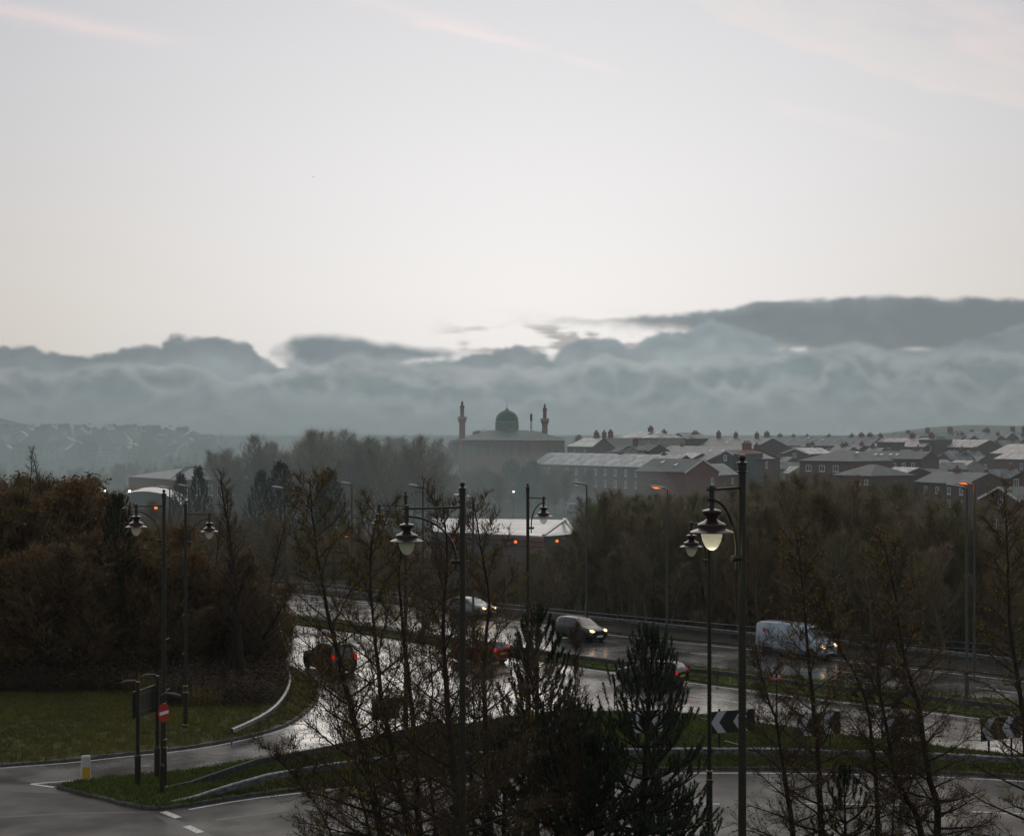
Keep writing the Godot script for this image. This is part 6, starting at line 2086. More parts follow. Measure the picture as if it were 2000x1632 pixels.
func near_trees() -> void:
	# the leaning row in front of the slip road
	near_tree("leftmost leaning bare tree, its thin top rising beside the dark conifers", PackedVector3Array([Vector3(-3.34, 0.92, -44), Vector3(-3.75, 2.96, -44.29), Vector3(-4.26, 5.14, -44.57), Vector3(-4.64, 6.28, -44.86), Vector3(-5.12, 8.03, -45.14), Vector3(-5.51, 9.5, -45.43), Vector3(-5.85, 11.3, -45.71), Vector3(-6.09, 13.2, -46)]), 0.17, {"limbs": 58, "leaves": 0.42}, M.catkin)
	near_tree("second leaning bare tree from the left, bending over the slip road", PackedVector3Array([Vector3(-2.62, 0.61, -45), Vector3(-3.02, 2.68, -45.33), Vector3(-3.5, 4.91, -45.67), Vector3(-3.89, 6.53, -46), Vector3(-4.19, 9.09, -46.33), Vector3(-4.32, 10.61, -46.67), Vector3(-4.1, 12.31, -47)]), 0.15, {"limbs": 52}, M.catkin)
	near_tree("straight bare tree between the second leaning tree and the lamp column", PackedVector3Array([Vector3(-2.63, 0.24, -47), Vector3(-2.86, 2.21, -47.17), Vector3(-2.97, 4.56, -47.33), Vector3(-3.17, 6.74, -47.5), Vector3(-3.43, 8.94, -47.67), Vector3(-3.51, 10.51, -47.83), Vector3(-3.2, 11.78, -48)]), 0.16, {"limbs": 50}, M.catkin)
	near_tree("bare tree whose trunk crosses in front of the middle lamp column", PackedVector3Array([Vector3(-1.23, 1.2, -42), Vector3(-1.43, 3.51, -42.17), Vector3(-1.62, 5.33, -42.33), Vector3(-1.8, 7.27, -42.5), Vector3(-1.91, 9.24, -42.67), Vector3(-1.83, 11.07, -42.83), Vector3(-1.92, 12.64, -43)]), 0.17, {"limbs": 52, "low": 3.0}, M.dry_leaf)
	near_tree("bare tree right of the middle lamp column, left of the bushy pine", PackedVector3Array([Vector3(-0.49, 0.39, -46), Vector3(-0.64, 2.51, -46), Vector3(-0.77, 4.84, -46), Vector3(-0.84, 7.6, -46), Vector3(-0.69, 9.59, -46), Vector3(-0.95, 11.28, -46), Vector3(-1.15, 12.43, -46)]), 0.15, {"limbs": 46, "low": 2.8}, M.catkin)
	near_tree("slender bare tree low in front of the bushy pine", PackedVector3Array([Vector3(1.94, 0.24, -47), Vector3(1.69, 2.75, -47), Vector3(1.41, 4.32, -47), Vector3(1.02, 5.88, -47), Vector3(0.63, 6.98, -47), Vector3(0.16, 7.92, -47)]), 0.15, {"limbs": 40, "low": 2.6, "leaves": 0.15}, M.dry_leaf)
	near_tree("thin many-twigged young tree in front of the charcoal people carrier", PackedVector3Array([Vector3(2.29, -0.06, -52), Vector3(2.25, 2.19, -52), Vector3(2.2, 4.27, -52), Vector3(2.15, 6.01, -52), Vector3(2.18, 7.36, -52), Vector3(2.11, 8.05, -52)]), 0.07, {"limbs": 46, "low": 1.5, "high": 0.5, "rise": 1.0, "rise_top": 2.2, "leaves": 0.05, "twigs": 5}, M.dry_leaf)
	near_tree("low leaning tree among the twigs left of the leaning row", PackedVector3Array([Vector3(-4.96, 0.1, -48), Vector3(-5.6, 1.86, -48), Vector3(-6.24, 3.14, -48), Vector3(-7.04, 4.1, -48), Vector3(-7.68, 4.58, -48)]), 0.06, {"limbs": 26, "low": 2.2, "leaves": 0.12}, M.dry_leaf)
	# right-hand row behind the hedge
	near_tree("small-leaved tree in front of the chevron board beside the nearest lamp", PackedVector3Array([Vector3(9.33, 0.17, -50), Vector3(9.1, 2, -50), Vector3(8.83, 3.67, -50), Vector3(8.62, 5.17, -50), Vector3(8.37, 5.83, -50), Vector3(8.1, 6.83, -50), Vector3(7.9, 7.63, -50)]), 0.13, {"limbs": 40, "shoots": 14, "low": 2.4, "leaf": 0.075, "leaves": 0.36, "hang": false, "called": "dry_leaves"}, M.dry_leaf)
	near_tree("tallest small-leaved tree right of the nearest lamp, in front of the van", PackedVector3Array([Vector3(10.17, 0.17, -50), Vector3(10.08, 2.3, -50.14), Vector3(9.99, 4.61, -50.29), Vector3(9.88, 5.76, -50.43), Vector3(9.78, 7.08, -50.57), Vector3(9.67, 8.58, -50.71), Vector3(9.6, 9.92, -50.86), Vector3(9.45, 11.27, -51)]), 0.14, {"limbs": 56, "shoots": 15, "low": 2.4, "leaf": 0.085, "leaves": 0.4, "hang": false, "called": "dry_leaves"}, M.catkin)
	near_tree("small-leaved tree with a bent trunk left of the leaning pair at right", PackedVector3Array([Vector3(12.21, 0.05, -51), Vector3(12.14, 1.92, -51), Vector3(12, 3.96, -51), Vector3(11.76, 5.66, -51), Vector3(11.36, 6.68, -51), Vector3(10.88, 7.45, -51), Vector3(10.4, 8.89, -51), Vector3(10.17, 9.91, -51)]), 0.11, {"limbs": 44, "shoots": 14, "low": 2.2, "leaf": 0.08, "leaves": 0.36, "hang": false, "called": "dry_leaves"}, M.catkin)
	near_tree("leaning trunk at right that forks away from its neighbour near the hedge", PackedVector3Array([Vector3(13.53, 0.5, -50), Vector3(13.27, 1.9, -50), Vector3(12.83, 2.67, -50), Vector3(12.5, 3.42, -50), Vector3(12.27, 4.67, -50), Vector3(12.03, 5.83, -50), Vector3(11.93, 7, -50), Vector3(12.13, 8.17, -50)]), 0.14, {"limbs": 38, "low": 2.2, "leaf": 0.08, "leaves": 0.36, "hang": false, "called": "dry_leaves"}, M.dry_leaf)
	near_tree("tree with a curved foot right of the forking trunk, its crown over the chevron boards", PackedVector3Array([Vector3(13.8, 0.5, -50), Vector3(13.9, 2.14, -50.12), Vector3(13.7, 3.19, -50.25), Vector3(13.53, 4.26, -50.38), Vector3(13.4, 5.58, -50.5), Vector3(13.03, 6.82, -50.62), Vector3(12.81, 8.16, -50.75), Vector3(12.65, 9.58, -50.88), Vector3(12.27, 11.1, -51)]), 0.15, {"limbs": 58, "shoots": 15, "low": 2.5, "leaf": 0.085, "leaves": 0.42, "hang": false, "called": "dry_leaves"}, M.catkin)
	near_tree("bare tree cut by the right edge of the picture", PackedVector3Array([Vector3(16.64, 0.26, -48), Vector3(16.3, 2.46, -48.14), Vector3(16.13, 5, -48.29), Vector3(15.98, 6.75, -48.43), Vector3(15.79, 8.1, -48.57), Vector3(15.75, 9.63, -48.71), Vector3(15.76, 11.24, -48.86), Vector3(15.71, 12.54, -49)]), 0.15, {"limbs": 58, "shoots": 15, "low": 2.6, "leaf": 0.085, "leaves": 0.4, "hang": false, "called": "dry_leaves"}, M.catkin)
	near_tree("thin tree low between the forking trunk and the small pine", PackedVector3Array([Vector3(12.61, 0.05, -51), Vector3(12.65, 1.67, -51), Vector3(12.72, 2.69, -51), Vector3(12.85, 3.62, -51), Vector3(13.06, 4.47, -51), Vector3(13.43, 5.32, -51)]), 0.05, {"limbs": 22, "low": 1.6, "leaf": 0.08, "leaves": 0.3, "hang": false, "called": "dry_leaves"}, M.dry_leaf)
	near_tree("young tree with arching side branches between the first two leaning trees", PackedVector3Array([Vector3(-4.33, 0.13, -49), Vector3(-4.54, 1.73, -49), Vector3(-4.9, 3.23, -49), Vector3(-5.36, 4.7, -49), Vector3(-5.72, 5.84, -49), Vector3(-5.88, 6.99, -49)]), 0.08, {"limbs": 36, "low": 2.9, "high": 1.2, "rise": 0.0}, M.catkin)
	near_tree("young tree with arching side branches right of the straight bare tree", PackedVector3Array([Vector3(-2.37, 0, -50), Vector3(-2.5, 1.47, -50), Vector3(-2.63, 3, -50), Vector3(-2.73, 4.67, -50), Vector3(-2.58, 6.17, -50), Vector3(-2.67, 7.67, -50), Vector3(-2.5, 9, -50)]), 0.09, {"limbs": 40, "low": 2.6, "high": 1.0, "rise": 0.05}, M.dry_leaf)
	near_tree("young tree with reddish twigs between the middle lamp column and the bushy pine", PackedVector3Array([Vector3(-1.17, 0, -50), Vector3(-1.25, 2, -50), Vector3(-1.37, 3.67, -50), Vector3(-1.23, 5.33, -50), Vector3(-1.33, 7, -50), Vector3(-1.2, 8.33, -50)]), 0.08, {"limbs": 40, "low": 2.4, "high": 0.9, "rise": 0.1}, M.dry_leaf)
	# pines
	var at: Vector3 = Vector3(3.94, 0.5, -48)
	plant("pine_tree", "big dark pine with upright candle shoots, left of the nearest lamps", "pine tree", at, pine(7.5, 2.1, 13, 7, 0.6, 90, 0.13, 0.013), [M.bark, M.needle])
	at = Vector3(0.73, 0.05, -51)
	plant("pine_tree", "bushy pine in front of the far lantern in the middle", "pine tree", at, pine(8.3, 1.75, 14, 6, 0.6, 110, 0.13, 0.013), [M.bark, M.needle])
	at = Vector3(1.92, 0.42, -48)
	plant("pine_tree", "low dark pine between the bushy pine and the big pine", "pine tree", at, pine(5.3, 2.2, 10, 6, 0.5, 100, 0.13, 0.013), [M.bark, M.needle])
	for q in [[Vector3(2.66, 0.64, -47), 4.2, "squat dark pine just left of the big pine's foot"], [Vector3(5.12, -0.02, -49.5), 2.6, "squat dark pine right of the big pine's foot"]]:
		plant("pine_tree", q[2], "pine tree", q[0], pine(q[1], 2.0, 9, 7, 0.5, 90, 0.13, 0.014), [M.bark, M.needle])
	at = Vector3(10.92, 0.33, -50)
	plant("pine_tree", "small pine among the trunks behind the hedge at right", "pine tree", at, pine(2.9, 1.1, 7, 5, 0.4, 80, 0.14, 0.010), [M.bark, M.needle])
	at = Vector3(-0.24, 0.56, -47)
	plant("pine_tree", "low dark pine left of the bushy pine, under the bare branches", "pine tree", at, pine(4.6, 1.9, 9, 6, 0.45, 90, 0.14, 0.010), [M.bark, M.needle])


func thicket(lawn: PackedVector2Array) -> void:
	var sky := [Vector2(-80, 893), Vector2(0, 908), Vector2(60, 900), Vector2(110, 908), Vector2(150, 930), Vector2(178, 970), Vector2(210, 1000), Vector2(270, 1005), Vector2(330, 1030), Vector2(400, 1025), Vector2(430, 1000), Vector2(470, 950), Vector2(500, 985), Vector2(540, 1100), Vector2(565, 1230), Vector2(700, 1300)]
	var kinds := []
	for v in 5:
		var s := bare_tree(straight(7.0, 0.09), 0.14, {"limbs": 50, "shoots": 11, "twigs": 9, "from": 0.06, "low": 2.7, "high": 2.7, "round": true, "rise": 0.6, "rise_top": 2.2, "lift": 0.1, "twig": 0.011, "twig_len": 0.5, "leaves": [0.55, 0.3, 0.6, 0.15, 0.42][v], "leaf": 0.13, "hang": false, "motley": 0.6})
		var o := plant("thicket_tree", "brown twiggy tree in the thicket behind the lawn", "tree", Vector3(0, 0, -105), s, [M.bark, M.brown_twig, M.rust_leaf if v < 3 else M.dry_leaf], "trees of the thicket behind the lawn")
		kinds.append(o)
	var used := 0
	for row in 6:
		var d: float = [89.5, 93, 97, 102, 108, 114][row]
		for i in 27:
			var px := -95.0 + i * 24.5 + rnd(-9, 9)
			var x := (px - 1000.0) / 3000.0 * d
			var z := -d + rnd(-1.5, 1.5)
			var p := Vector2(x, z)
			if not Geometry2D.is_point_in_polygon(p, lawn) or (px > 330 and row < 1) or (px > 420 and d > 101) or (px > 500 and d < 93):
				continue
			var top := 14.5 - (skyline(sky, px) - 850.0) / 3000.0 * d
			var h := maxf(top * rnd(0.68, 1.06) * (0.72 if row == 0 else 1.0), 2.0)
			if px > 360:
				h *= rnd(0.5, 0.95)
			var o: Node3D
			var kn := used if used < 5 else rng.randi() % 5
			var words: String = ["rusty-leaved", "sparse rusty", "dense rusty", "nearly bare brown", "brown-leaved"][kn] + " %s tree, thicket's %s row, " % ["low" if h < 7.0 else "tall" if h > 10.0 else "middling", ["front", "second", "third", "fourth", "fifth", "back"][row]] + beside([[-70, "at the left edge"], [0, "near the left edge"], [45, "under the left thin bare tree"], [90, "between the two thin bare trees"], [125, "under the second thin bare tree"], [170, "just right of the second thin bare tree"], [205, "by the shorter dark pine"], [240, "by the young dark pine"], [300, "behind the leftmost lamp"], [335, "between the two lamps"], [365, "behind the lamp on the lawn"], [420, "by the crooked bare tree"], [465, "by the twin-stemmed tree"], [520, "at the thicket's right end"]], px)
			if used < 5:
				o = kinds[used]
				o.position = Vector3(x, 0, z)
				o.rotation.y = rnd(0, TAU)
				o.set_meta("label", words)
			else:
				o = copy(kinds[kn], Vector3(x, 0, z), rnd(0, TAU), words)
			o.scale = Vector3(1, 1, 1) * h / 7.9 * Vector3(rnd(1.15, 1.6), 1.05, rnd(1.15, 1.6))
			used += 1
	# trees that stand out of the thicket
	var k := {"limbs": 52, "shoots": 8, "twigs": 5, "from": 0.25, "low": 2.0, "high": 0.6, "rise": 0.6, "rise_top": 1.6, "twig": 0.011, "twig_len": 0.4, "leaves": 0.2, "leaf": 0.12}
	for t in [[Vector3(-15.41, 0, -87.88), 12.6, 0.24, "tall twin-stemmed bare tree right of the lamp with its lantern on the right"], [Vector3(-16.46, 0, -90.62), 11.5, 0.2, "bare tree close beside the tall twin-stemmed tree, nearer the lamp"], [Vector3(-19.27, 0, -100), 9.0, 0.15, "crooked bare tree below the lantern on the lawn"], [Vector3(-15.6, 0, -94.57), 9.3, 0.15, "bare tree with yellowish twigs at the right end of the thicket"]]:
		plant("bare_tree", t[3], "tree", t[0], bare_tree(straight(t[1], 0.06), t[2], k), [M.bark, M.twig, M.catkin], "", "catkins")
	for t in [[Vector3(-30.1, 0, -94.57), 14.0, "thin bare tree sticking out above the thicket, leftmost of two"], [Vector3(-28.19, 0, -96.67), 13.4, "thin bare tree sticking out above the thicket, nearer the conifer"]]:
		plant("bare_tree", t[2], "tree", t[0], bare_tree(straight(t[1], 0.04), 0.15, {"limbs": 40, "shoots": 7, "twigs": 4, "from": 0.4, "low": 1.5, "high": 0.4, "rise": 0.9, "rise_top": 2.0, "twig": 0.01, "twig_len": 0.4}), [M.bark, M.twig, M.catkin])
	for t in [[Vector3(-23.08, 0, -90.62), 10.6, 1.9, "dark young pine in the thicket below the leftmost lantern"], [Vector3(-24.63, 0, -92.95), 8.4, 1.9, "shorter dark pine left of the young pine in the thicket"], [Vector3(-21.81, 0, -92.16), 7.2, 2.0, "low dark pine behind the leftmost street lamp"]]:
		plant("pine_tree", t[3], "pine tree", t[0], pine(t[1], t[2], 13, 6, 0.6, 60, 0.2, 0.018), [M.bark, M.needle])


func far_woods(l1: PackedVector3Array) -> void:
	var kinds := []
	for v in 6:
		var s := bare_tree(straight(8.3, 0.06), 0.16, {"sides": 5, "limbs": 36, "shoots": 10, "twigs": 8, "from": [0.12, 0.2, 0.3, 0.08, 0.2, 0.32][v], "low": [3.3, 2.8, 3.6, 2.4, 3.0, 3.4][v], "high": [2.3, 2.0, 2.5, 1.5, 2.2, 2.3][v], "round": true, "rise": 0.5, "rise_top": 1.9, "lift": 0.1, "twig": 0.013, "twig_len": 0.7, "leaves": [0.0, 0.05, 0.0, 0.08, 0.0, 0.0][v], "leaf": 0.13, "hang": false})
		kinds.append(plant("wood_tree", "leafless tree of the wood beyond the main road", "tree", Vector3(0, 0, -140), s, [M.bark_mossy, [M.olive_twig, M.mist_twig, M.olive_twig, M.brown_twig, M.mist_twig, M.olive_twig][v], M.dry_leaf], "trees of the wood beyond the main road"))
	var massed := []
	var full := PackedFloat32Array()
	for v in 6:
		massed.append([])
		var c: MeshInstance3D = kinds[v].get_node("crown")
		full.append(c.get_aabb().end.y - 0.35)
	var sky := [Vector2(-80, 975), Vector2(100, 985), Vector2(200, 985), Vector2(300, 985), Vector2(350, 990), Vector2(420, 985), Vector2(520, 1000), Vector2(600, 1015), Vector2(700, 1020), Vector2(800, 1035), Vector2(870, 1062), Vector2(1060, 1068), Vector2(1110, 1050), Vector2(1138, 985), Vector2(1165, 955), Vector2(1240, 948), Vector2(1300, 958), Vector2(1410, 965), Vector2(1460, 935), Vector2(1500, 917), Vector2(1560, 906), Vector2(1640, 922), Vector2(1700, 935), Vector2(1800, 935), Vector2(1850, 962), Vector2(1885, 1000), Vector2(2000, 1020), Vector2(2120, 1010)]
	var marks := [[-60, "at the left edge"], [60, "beyond the thicket"], [200, "beyond the dark pines"], [330, "behind the leftmost lamps"], [420, "behind the crooked tree"], [480, "behind the twin-stemmed tree"], [560, "by the first slim lamp"], [620, "behind the first leaning tree"], [687, "by the second slim lamp"], [740, "behind the smallest lantern"], [826, "by the third slim lamp"], [900, "behind the middle lamp column"], [960, "above the silver car"], [1031, "below the warehouse"], [1090, "below the warehouse's right end"], [1146, "by the slim lamp above the people carrier"], [1190, "right of the people carrier's lamp"], [1245, "above the big pine"], [1303, "by the left orange-lit lamp"], [1345, "behind the second-nearest lantern"], [1385, "behind the nearest lantern"], [1450, "behind the nearest lamp column"], [1500, "above the van's rear"], [1556, "above the van's middle"], [1610, "above the van's front"], [1660, "just right of the van"], [1720, "above the forking trunk"], [1780, "by the pale park lamp"], [1840, "left of the right-hand slim lamps"], [1896, "behind the right-hand slim lamps"], [1955, "below the far brick gable"], [2010, "at the right edge"], [2080, "beyond the right edge"]]
	var used := 0
	var offs := [9.0, 13.5, 19.0, 26.0, 35.0, 47.0, 62.0, 82.0, 108.0]
	for row in offs.size():
		for i in 88:
			var px := -80.0 + i * 25.0 + rnd(-11, 11)
			# the far edge of the road at this bearing
			var d := 0.0
			for q in l1:
				if q.x / -q.z * 3000.0 + 1000.0 >= px:
					d = -q.z
					break
			d += offs[row] + rnd(-2.5, 3.5)
			if px > 820 and px < 1125 and d > 150:
				continue
			if px < 820 and d > 175:
				continue
			if px > 1840 and d > 190:
				continue
			if px > 190 and px < 350 and d > 172:
				continue
			var x := (px - 1000.0) / 3000.0 * d
			var top := 14.5 - (skyline(sky, px) - 850.0) / 3000.0 * d
			var h := clampf(top * rnd(0.68, 1.02) * (0.7 if row == 0 else 1.0), 2.2, 14.0)
			var v := rng.randi() % 6
			var wide := rnd(0.75, 1.15) * (1.25 if h < 6.0 else 1.0)
			if px > 1120.0 and row < 5 or px <= 1120.0 and row < 2:
				var o: Node3D
				var kn := used if used < 6 else v
				var words: String = ["olive bare", "grey-brown bare", "high-crowned olive", "brown bushy", "grey-brown low-crowned", "thin-stemmed olive"][kn] + " %s tree, far wood's %s row, " % ["low" if h < 7.0 else "tall" if h > 9.5 else "middling", ["front", "second", "third", "fourth", "back"][row]] + beside(marks, px)
				if used < 6:
					o = kinds[used]
					o.position = Vector3(x, 0, -d)
					o.set_meta("label", words)
				else:
					o = copy(kinds[v], Vector3(x, 0, -d), rnd(0, TAU), words)
				o.scale = Vector3(wide, 1, wide) * h / full[used if used < 6 else v]
				used += 1
			else:
				massed[v].append([Vector3(x, 0, -d), rnd(0, TAU), h / full[v], wide])
	# scrub under the trees
	for i in 420:
		var px := rnd(-90, 2110)
		var d := 0.0
		for q in l1:
			if q.x / -q.z * 3000.0 + 1000.0 >= px:
				d = -q.z
				break
		d += rnd(7.5, 30.0)
		massed[rng.randi() % 6].append([Vector3((px - 1000.0) / 3000.0 * d, -0.3, -d), rnd(0, TAU), rnd(0.16, 0.36), rnd(1.3, 2.2)])
	# the wood runs on over the valley floor
	for i in 260:
		var px := rnd(-150, 900)
		var d := rnd(300, 620)
		var x := (px - 1000.0) / 3000.0 * d
		massed[rng.randi() % 6].append([Vector3(x, land(x, -d) - 0.2, -d), rnd(0, TAU), minf(rnd(0.55, 0.95), (14.5 - (skyline([Vector2(-150, 900), Vector2(150, 905), Vector2(330, 880), Vector2(440, 868), Vector2(900, 865)], px) - 850.0) / 3000.0 * d) / 10.0), rnd(1.0, 1.5)])
	for i in 150:
		var px := rnd(-60, 520)
		var d := rnd(740, 1160)
		var x := (px - 1000.0) / 3000.0 * d
		massed[rng.randi() % 6].append([Vector3(x, land(x, -d) - 0.2, -d), rnd(0, TAU), rnd(0.4, 0.8), rnd(1.1, 1.6)])
	# trees among the houses on the right
	for i in 70:
		var px := rnd(1600, 2040)
		var d := rnd(285, 360)
		var x := (px - 1000.0) / 3000.0 * d
		massed[rng.randi() % 6].append([Vector3(x, land(x, -d) - 0.2, -d), rnd(0, TAU), rnd(0.4, 0.78) * (1.0 if px > 1700 else 0.75), rnd(1.0, 1.4)])
	for v in 6:
		var src: Node3D = kinds[v]
		for pn in ["trunk", "crown"]:
			var mi: MeshInstance3D = src.get_node(pn)
			var mm := MultiMesh.new()
			mm.transform_format = MultiMesh.TRANSFORM_3D
			mm.mesh = mi.mesh
			mm.instance_count = massed[v].size()
			for i in massed[v].size():
				var q: Array = massed[v][i]
				mm.set_instance_transform(i, Transform3D(Basis(Vector3.UP, q[1]) * Basis.from_scale(Vector3(q[2] * q[3], q[2], q[2] * q[3])), q[0]))
			var o := MultiMeshInstance3D.new()
			o.name = "woodland"
			o.multimesh = mm
			o.material_override = mi.material_override
			o.set_meta("kind", "stuff")
			add_child(o, true)
	# the tall belt left of the mosque
	var belt := [Vector2(420, 884), Vector2(470, 852), Vector2(560, 842), Vector2(625, 834), Vector2(700, 840), Vector2(760, 838), Vector2(800, 840), Vector2(850, 858), Vector2(880, 905)]
	for row in 3:
		for i in 24:
			var px := 425.0 + i * 19.0 + rnd(-8, 8)
			var d: float = [232.0, 252.0, 275.0][row] + rnd(-8, 8) as float
			var x := (px - 1000.0) / 3000.0 * d
			var h := (14.5 - (skyline(belt, px) - 850.0) / 3000.0 * d) * rnd(0.72, 1.04)
			var kv := rng.randi() % 6
			var o := copy(kinds[kv], Vector3(x, -0.2, -d), rnd(0, TAU), "%s tree in the %s of the tall belt, " % [["olive", "grey-brown", "high-crowned olive", "brown bushy", "low-crowned grey-brown", "thin-stemmed olive"][kv], ["front", "middle", "back"][row]] + beside([[430, "at its left end"], [480, "above the brick hall"], [548, "above the broad dark conifer"], [600, "right of the broad dark conifer"], [655, "above the second conifer"], [700, "right of the second slim lamp"], [750, "left of the tall pale pair"], [785, "under the tall pale pair"], [826, "above the third slim lamp"], [870, "at its right end"]], px), "trees of the tall belt left of the mosque")
			o.scale = Vector3(1.15, 1, 1.15) * h / full[kv]
	# single trees that can be told apart
	var single := [[768, 822, 330, 1.3, "tall pale bare tree above the belt, left of its twin"], [797, 828, 326, 1.2, "tall pale bare tree above the belt, nearer the mosque"], [936, 820, 436, 1.5, "round bare tree behind the left minaret"], [882, 838, 440, 1.3, "bare tree left of the left minaret"], [865, 858, 420, 1.3, "low bare tree left of the left minaret"], [1052, 826, 452, 1.2, "bare tree behind the flue and the right minaret"], [1128, 838, 500, 1.0, "bare tree on the skyline right of the mosque, left of its fellow"], [1163, 836, 500, 1.0, "bare tree on the skyline behind the three chimneys"], [1103, 896, 288, 0.85, "slim park tree in front of the frosted terrace"], [1148, 898, 320, 1.0, "bare tree in front of the frosted terrace, right of the slim park tree"], [1268, 920, 300, 1.2, "pale-stemmed bare tree below the right end of the frosted terrace"], [930, 893, 310, 1.5, "wide bare tree in front of the left half of the mosque"], [975, 898, 300, 1.5, "bare tree in front of the middle of the mosque"], [1028, 888, 330, 1.6, "bare tree in front of the mosque's right-hand wing"], [1070, 905, 300, 1.2, "bare tree where the mosque meets the frosted terrace"], [890, 905, 290, 1.4, "bare tree below the left minaret"], [910, 898, 330, 1.7, "wide bare tree against the mosque wall beside the left minaret"], [955, 890, 340, 1.7, "bare tree hiding the mosque wall left of the dome"], [1000, 892, 345, 1.6, "bare tree against the mosque wall under the dome"], [1048, 884, 350, 1.6, "bare tree against the mosque wall right of the dome"], [1090, 893, 340, 1.5, "bare tree against the right end of the mosque"], [243, 920, 200, 1.3, "spreading bare tree over the pale arched shed"], [300, 942, 175, 1.0, "bare tree at the right end of the arched shed"], [855, 895, 280, 1.4, "bare tree at the right end of the tall belt"], [1085, 930, 285, 0.9, "small bare park tree left of the slim park tree"], [975, 905, 280, 0.8, "small bare tree standing on the misty park"]]
	var sp := bare_tree(straight(8.0, 0.07), 0.2, {"sides": 5, "limbs": 42, "shoots": 13, "twigs": 10, "from": 0.25, "low": 3.4, "high": 2.4, "round": true, "rise": 0.55, "rise_top": 2.2, "lift": 0.1, "twig": 0.03, "twig_len": 0.8})
	var lone: Node3D = null
	for s in single:
		var d: float = s[2]
		var x: float = (s[0] - 1000.0) / 3000.0 * d
		var b := land(x, -d) - 0.2
		var h: float = 14.5 - (s[1] - 850.0) / 3000.0 * d - b
		var o: Node3D
		if lone == null:
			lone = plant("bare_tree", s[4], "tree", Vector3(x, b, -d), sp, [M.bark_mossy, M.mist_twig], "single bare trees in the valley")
			o = lone
		else:
			o = copy(lone, Vector3(x, b, -d), rnd(0, TAU), s[4])
		o.scale = Vector3(s[3] * 0.9, 1, s[3] * 0.9) * h / 10.0
	# conifers in the valley
	var firs := [[400, 922, 175, 1.7, "dark conifer right of the lamp with its lantern on the right"], [548, 912, 170, 2.9, "broad dark conifer behind the slim lamp at left"], [655, 926, 172, 2.3, "dark conifer left of the second slim lamp"], [345, 935, 180, 1.4, "narrow conifer beside the brick hall's corner"], [500, 930, 180, 1.9, "dark conifer left of the broad one"], [625, 945, 175, 1.2, "small conifer stump left of the second slim lamp's conifer"], [1000, 905, 318, 4.6, "broad dark evergreen below the mosque's dome"], [1035, 908, 312, 4.0, "dark evergreen right of the broad one below the mosque"]]
	for f in firs:
		var d: float = f[2]
		var h: float = 14.5 - (f[1] - 850.0) / 3000.0 * d
		plant("conifer", f[4], "conifer", Vector3((f[0] - 1000.0) / 3000.0 * d, -0.2, -d), pine(h, f[3], 15, 7, 0.9, 26, 0.34, 0.035, 2.0), [M.bark_mossy, M.fir])


func mist(called: String, at: Vector3, size: Vector3, density: float, shape: int) -> void:
	var f := FogVolume.new()
	f.name = called
	f.shape = shape
	f.size = size
	f.position = at
	var m := FogMaterial.new()
	m.density = density
	m.albedo = lin(0.80, 0.97, 0.97)
	f.material = m
	f.set_meta("kind", "stuff")
	add_child(f, true)


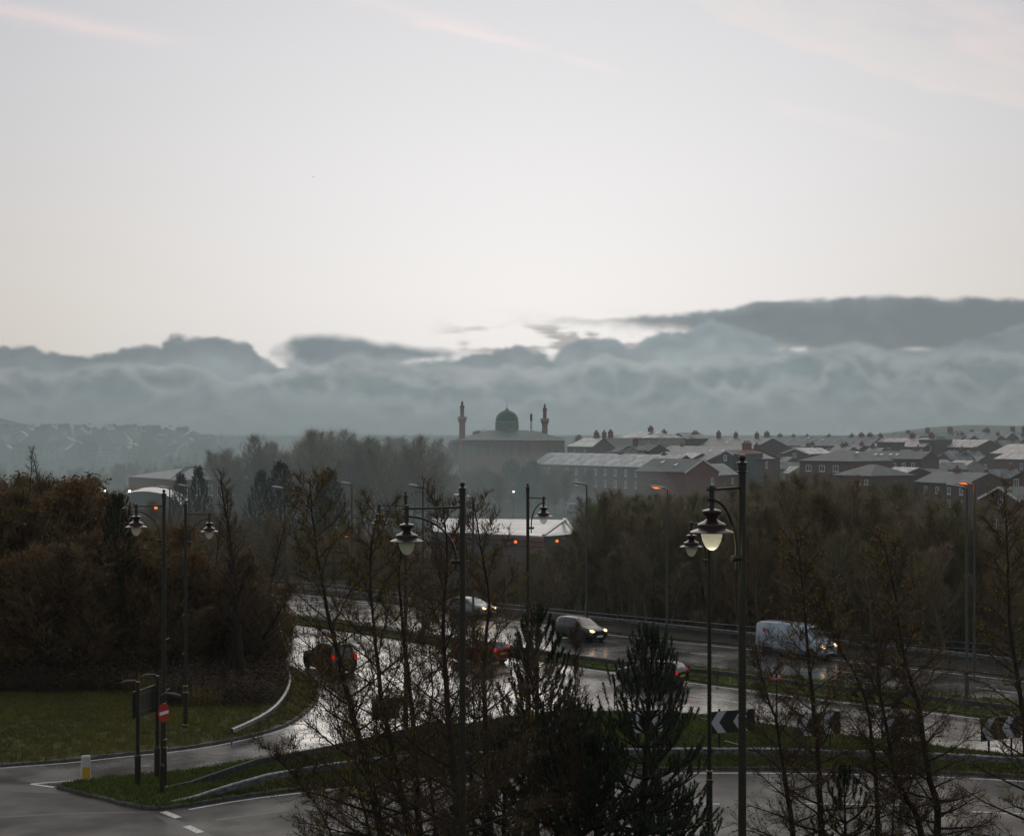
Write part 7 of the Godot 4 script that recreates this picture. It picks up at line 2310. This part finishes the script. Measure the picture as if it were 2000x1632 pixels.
func undergrowth(l1: PackedVector3Array) -> void:
	# the clipped bank of shrubs at the foot of the view
	var b := Mb.new()
	for k in 150:
		var o := Vector3(rnd(-0.35, 0.35), rnd(0, 0.5), rnd(-0.35, 0.35))
		b.col = Color(1, 1, 1) * rnd(0.5, 1.6)
		b.leaf(o, o + aside(Vector3.UP, rnd(0.0, 1.5)) * rnd(0.05, 0.1), Vector3(rnd(-1, 1), rnd(-1, 1), rnd(-1, 1)).normalized() * 0.022)
	for k in 14:
		var o := Vector3(rnd(-0.3, 0.3), 0, rnd(-0.3, 0.3))
		b.spike(o, o + Vector3(rnd(-0.2, 0.2), rnd(0.4, 0.75), rnd(-0.2, 0.2)), 0.006)
	var spots := []
	for i in 1500:
		var px := rnd(1280, 2100)
		var d := rnd(47.5, 54.3)
		if px < 1370 and d > 52.3:
			continue
		var x := (px - 1000.0) / 3000.0 * d
		var lump := 0.75 + 0.5 * fa.get_noise_2d(x * 40.0, d * 40.0)
		var y := land(x, -d)
		spots.append([Vector3(x, y + 0.05, -d), rnd(0, TAU), rnd(0.9, 1.35) * lump * (1.0 if d < 53.3 else 0.6), 1.2])
	scatter("shrub_bank", [b], [M.hedge], spots)
	# dry pale grass by the direction sign and in front of the thicket
	for t in [[Vector3(-19.59, 0, -84.3), "pale dry grass clump behind the direction sign"], [Vector3(-18.61, 0, -83.33), "pale dry grass clump right of the leftmost lamp column"], [Vector3(-16.41, 0, -81.77), "pale dry grass clump right of the lamp on the lawn"], [Vector3(-20.94, 0, -86.65), "pale dry grass clump left of the direction sign"]]:
		b = Mb.new()
		for k in 260:
			var o := Vector3(rnd(-0.9, 0.9), 0, rnd(-0.5, 0.5))
			b.col = Color(1, 1, 1) * rnd(0.4, 1.3)
			var tip := o + Vector3(rnd(-0.3, 0.3), rnd(0.5, 1.25), rnd(-0.3, 0.3))
			b.leaf(o, tip, Vector3(1, 0, rnd(-1, 1)).normalized() * 0.011)
		var g := part(self, "dry_grass", b, M.reed)
		g.position = t[0] + Vector3(0, 0.1, 0)
		tag(g, t[1], "grass clump", "dry grass clumps before the thicket")
	# bramble at the front of the thicket
	b = Mb.new()
	for k in 120:
		var o := Vector3(rnd(-0.8, 0.8), 0, rnd(-0.8, 0.8))
		var p := bend(o, Vector3(rnd(-1, 1), 1.2, rnd(-1, 1)), rnd(0.7, 1.6), 2, -0.25, 0.2)
		b.col = Color(1, 1, 1) * rnd(0.5, 1.5)
		b.spike(p[0], p[1], 0.012)
		b.spike(p[1], p[2], 0.012)
		b.leaf(p[2], p[2] + aside(Vector3.DOWN, 1.0) * 0.14, Vector3(rnd(-1, 1), 0, rnd(-1, 1)).normalized() * 0.05)
	spots = []
	for i in 520:
		var px := rnd(-90, 545)
		var d := rnd(86.5, 92.5) if px < 330 else rnd(82.0, 104.0)
		if px > 520 and d < 88.0:
			continue
		spots.append([Vector3((px - 1000.0) / 3000.0 * d, 0.08, -d), rnd(0, TAU), rnd(0.5, 1.3), 1.1])
	scatter("bramble", [b], [M.twig], spots)
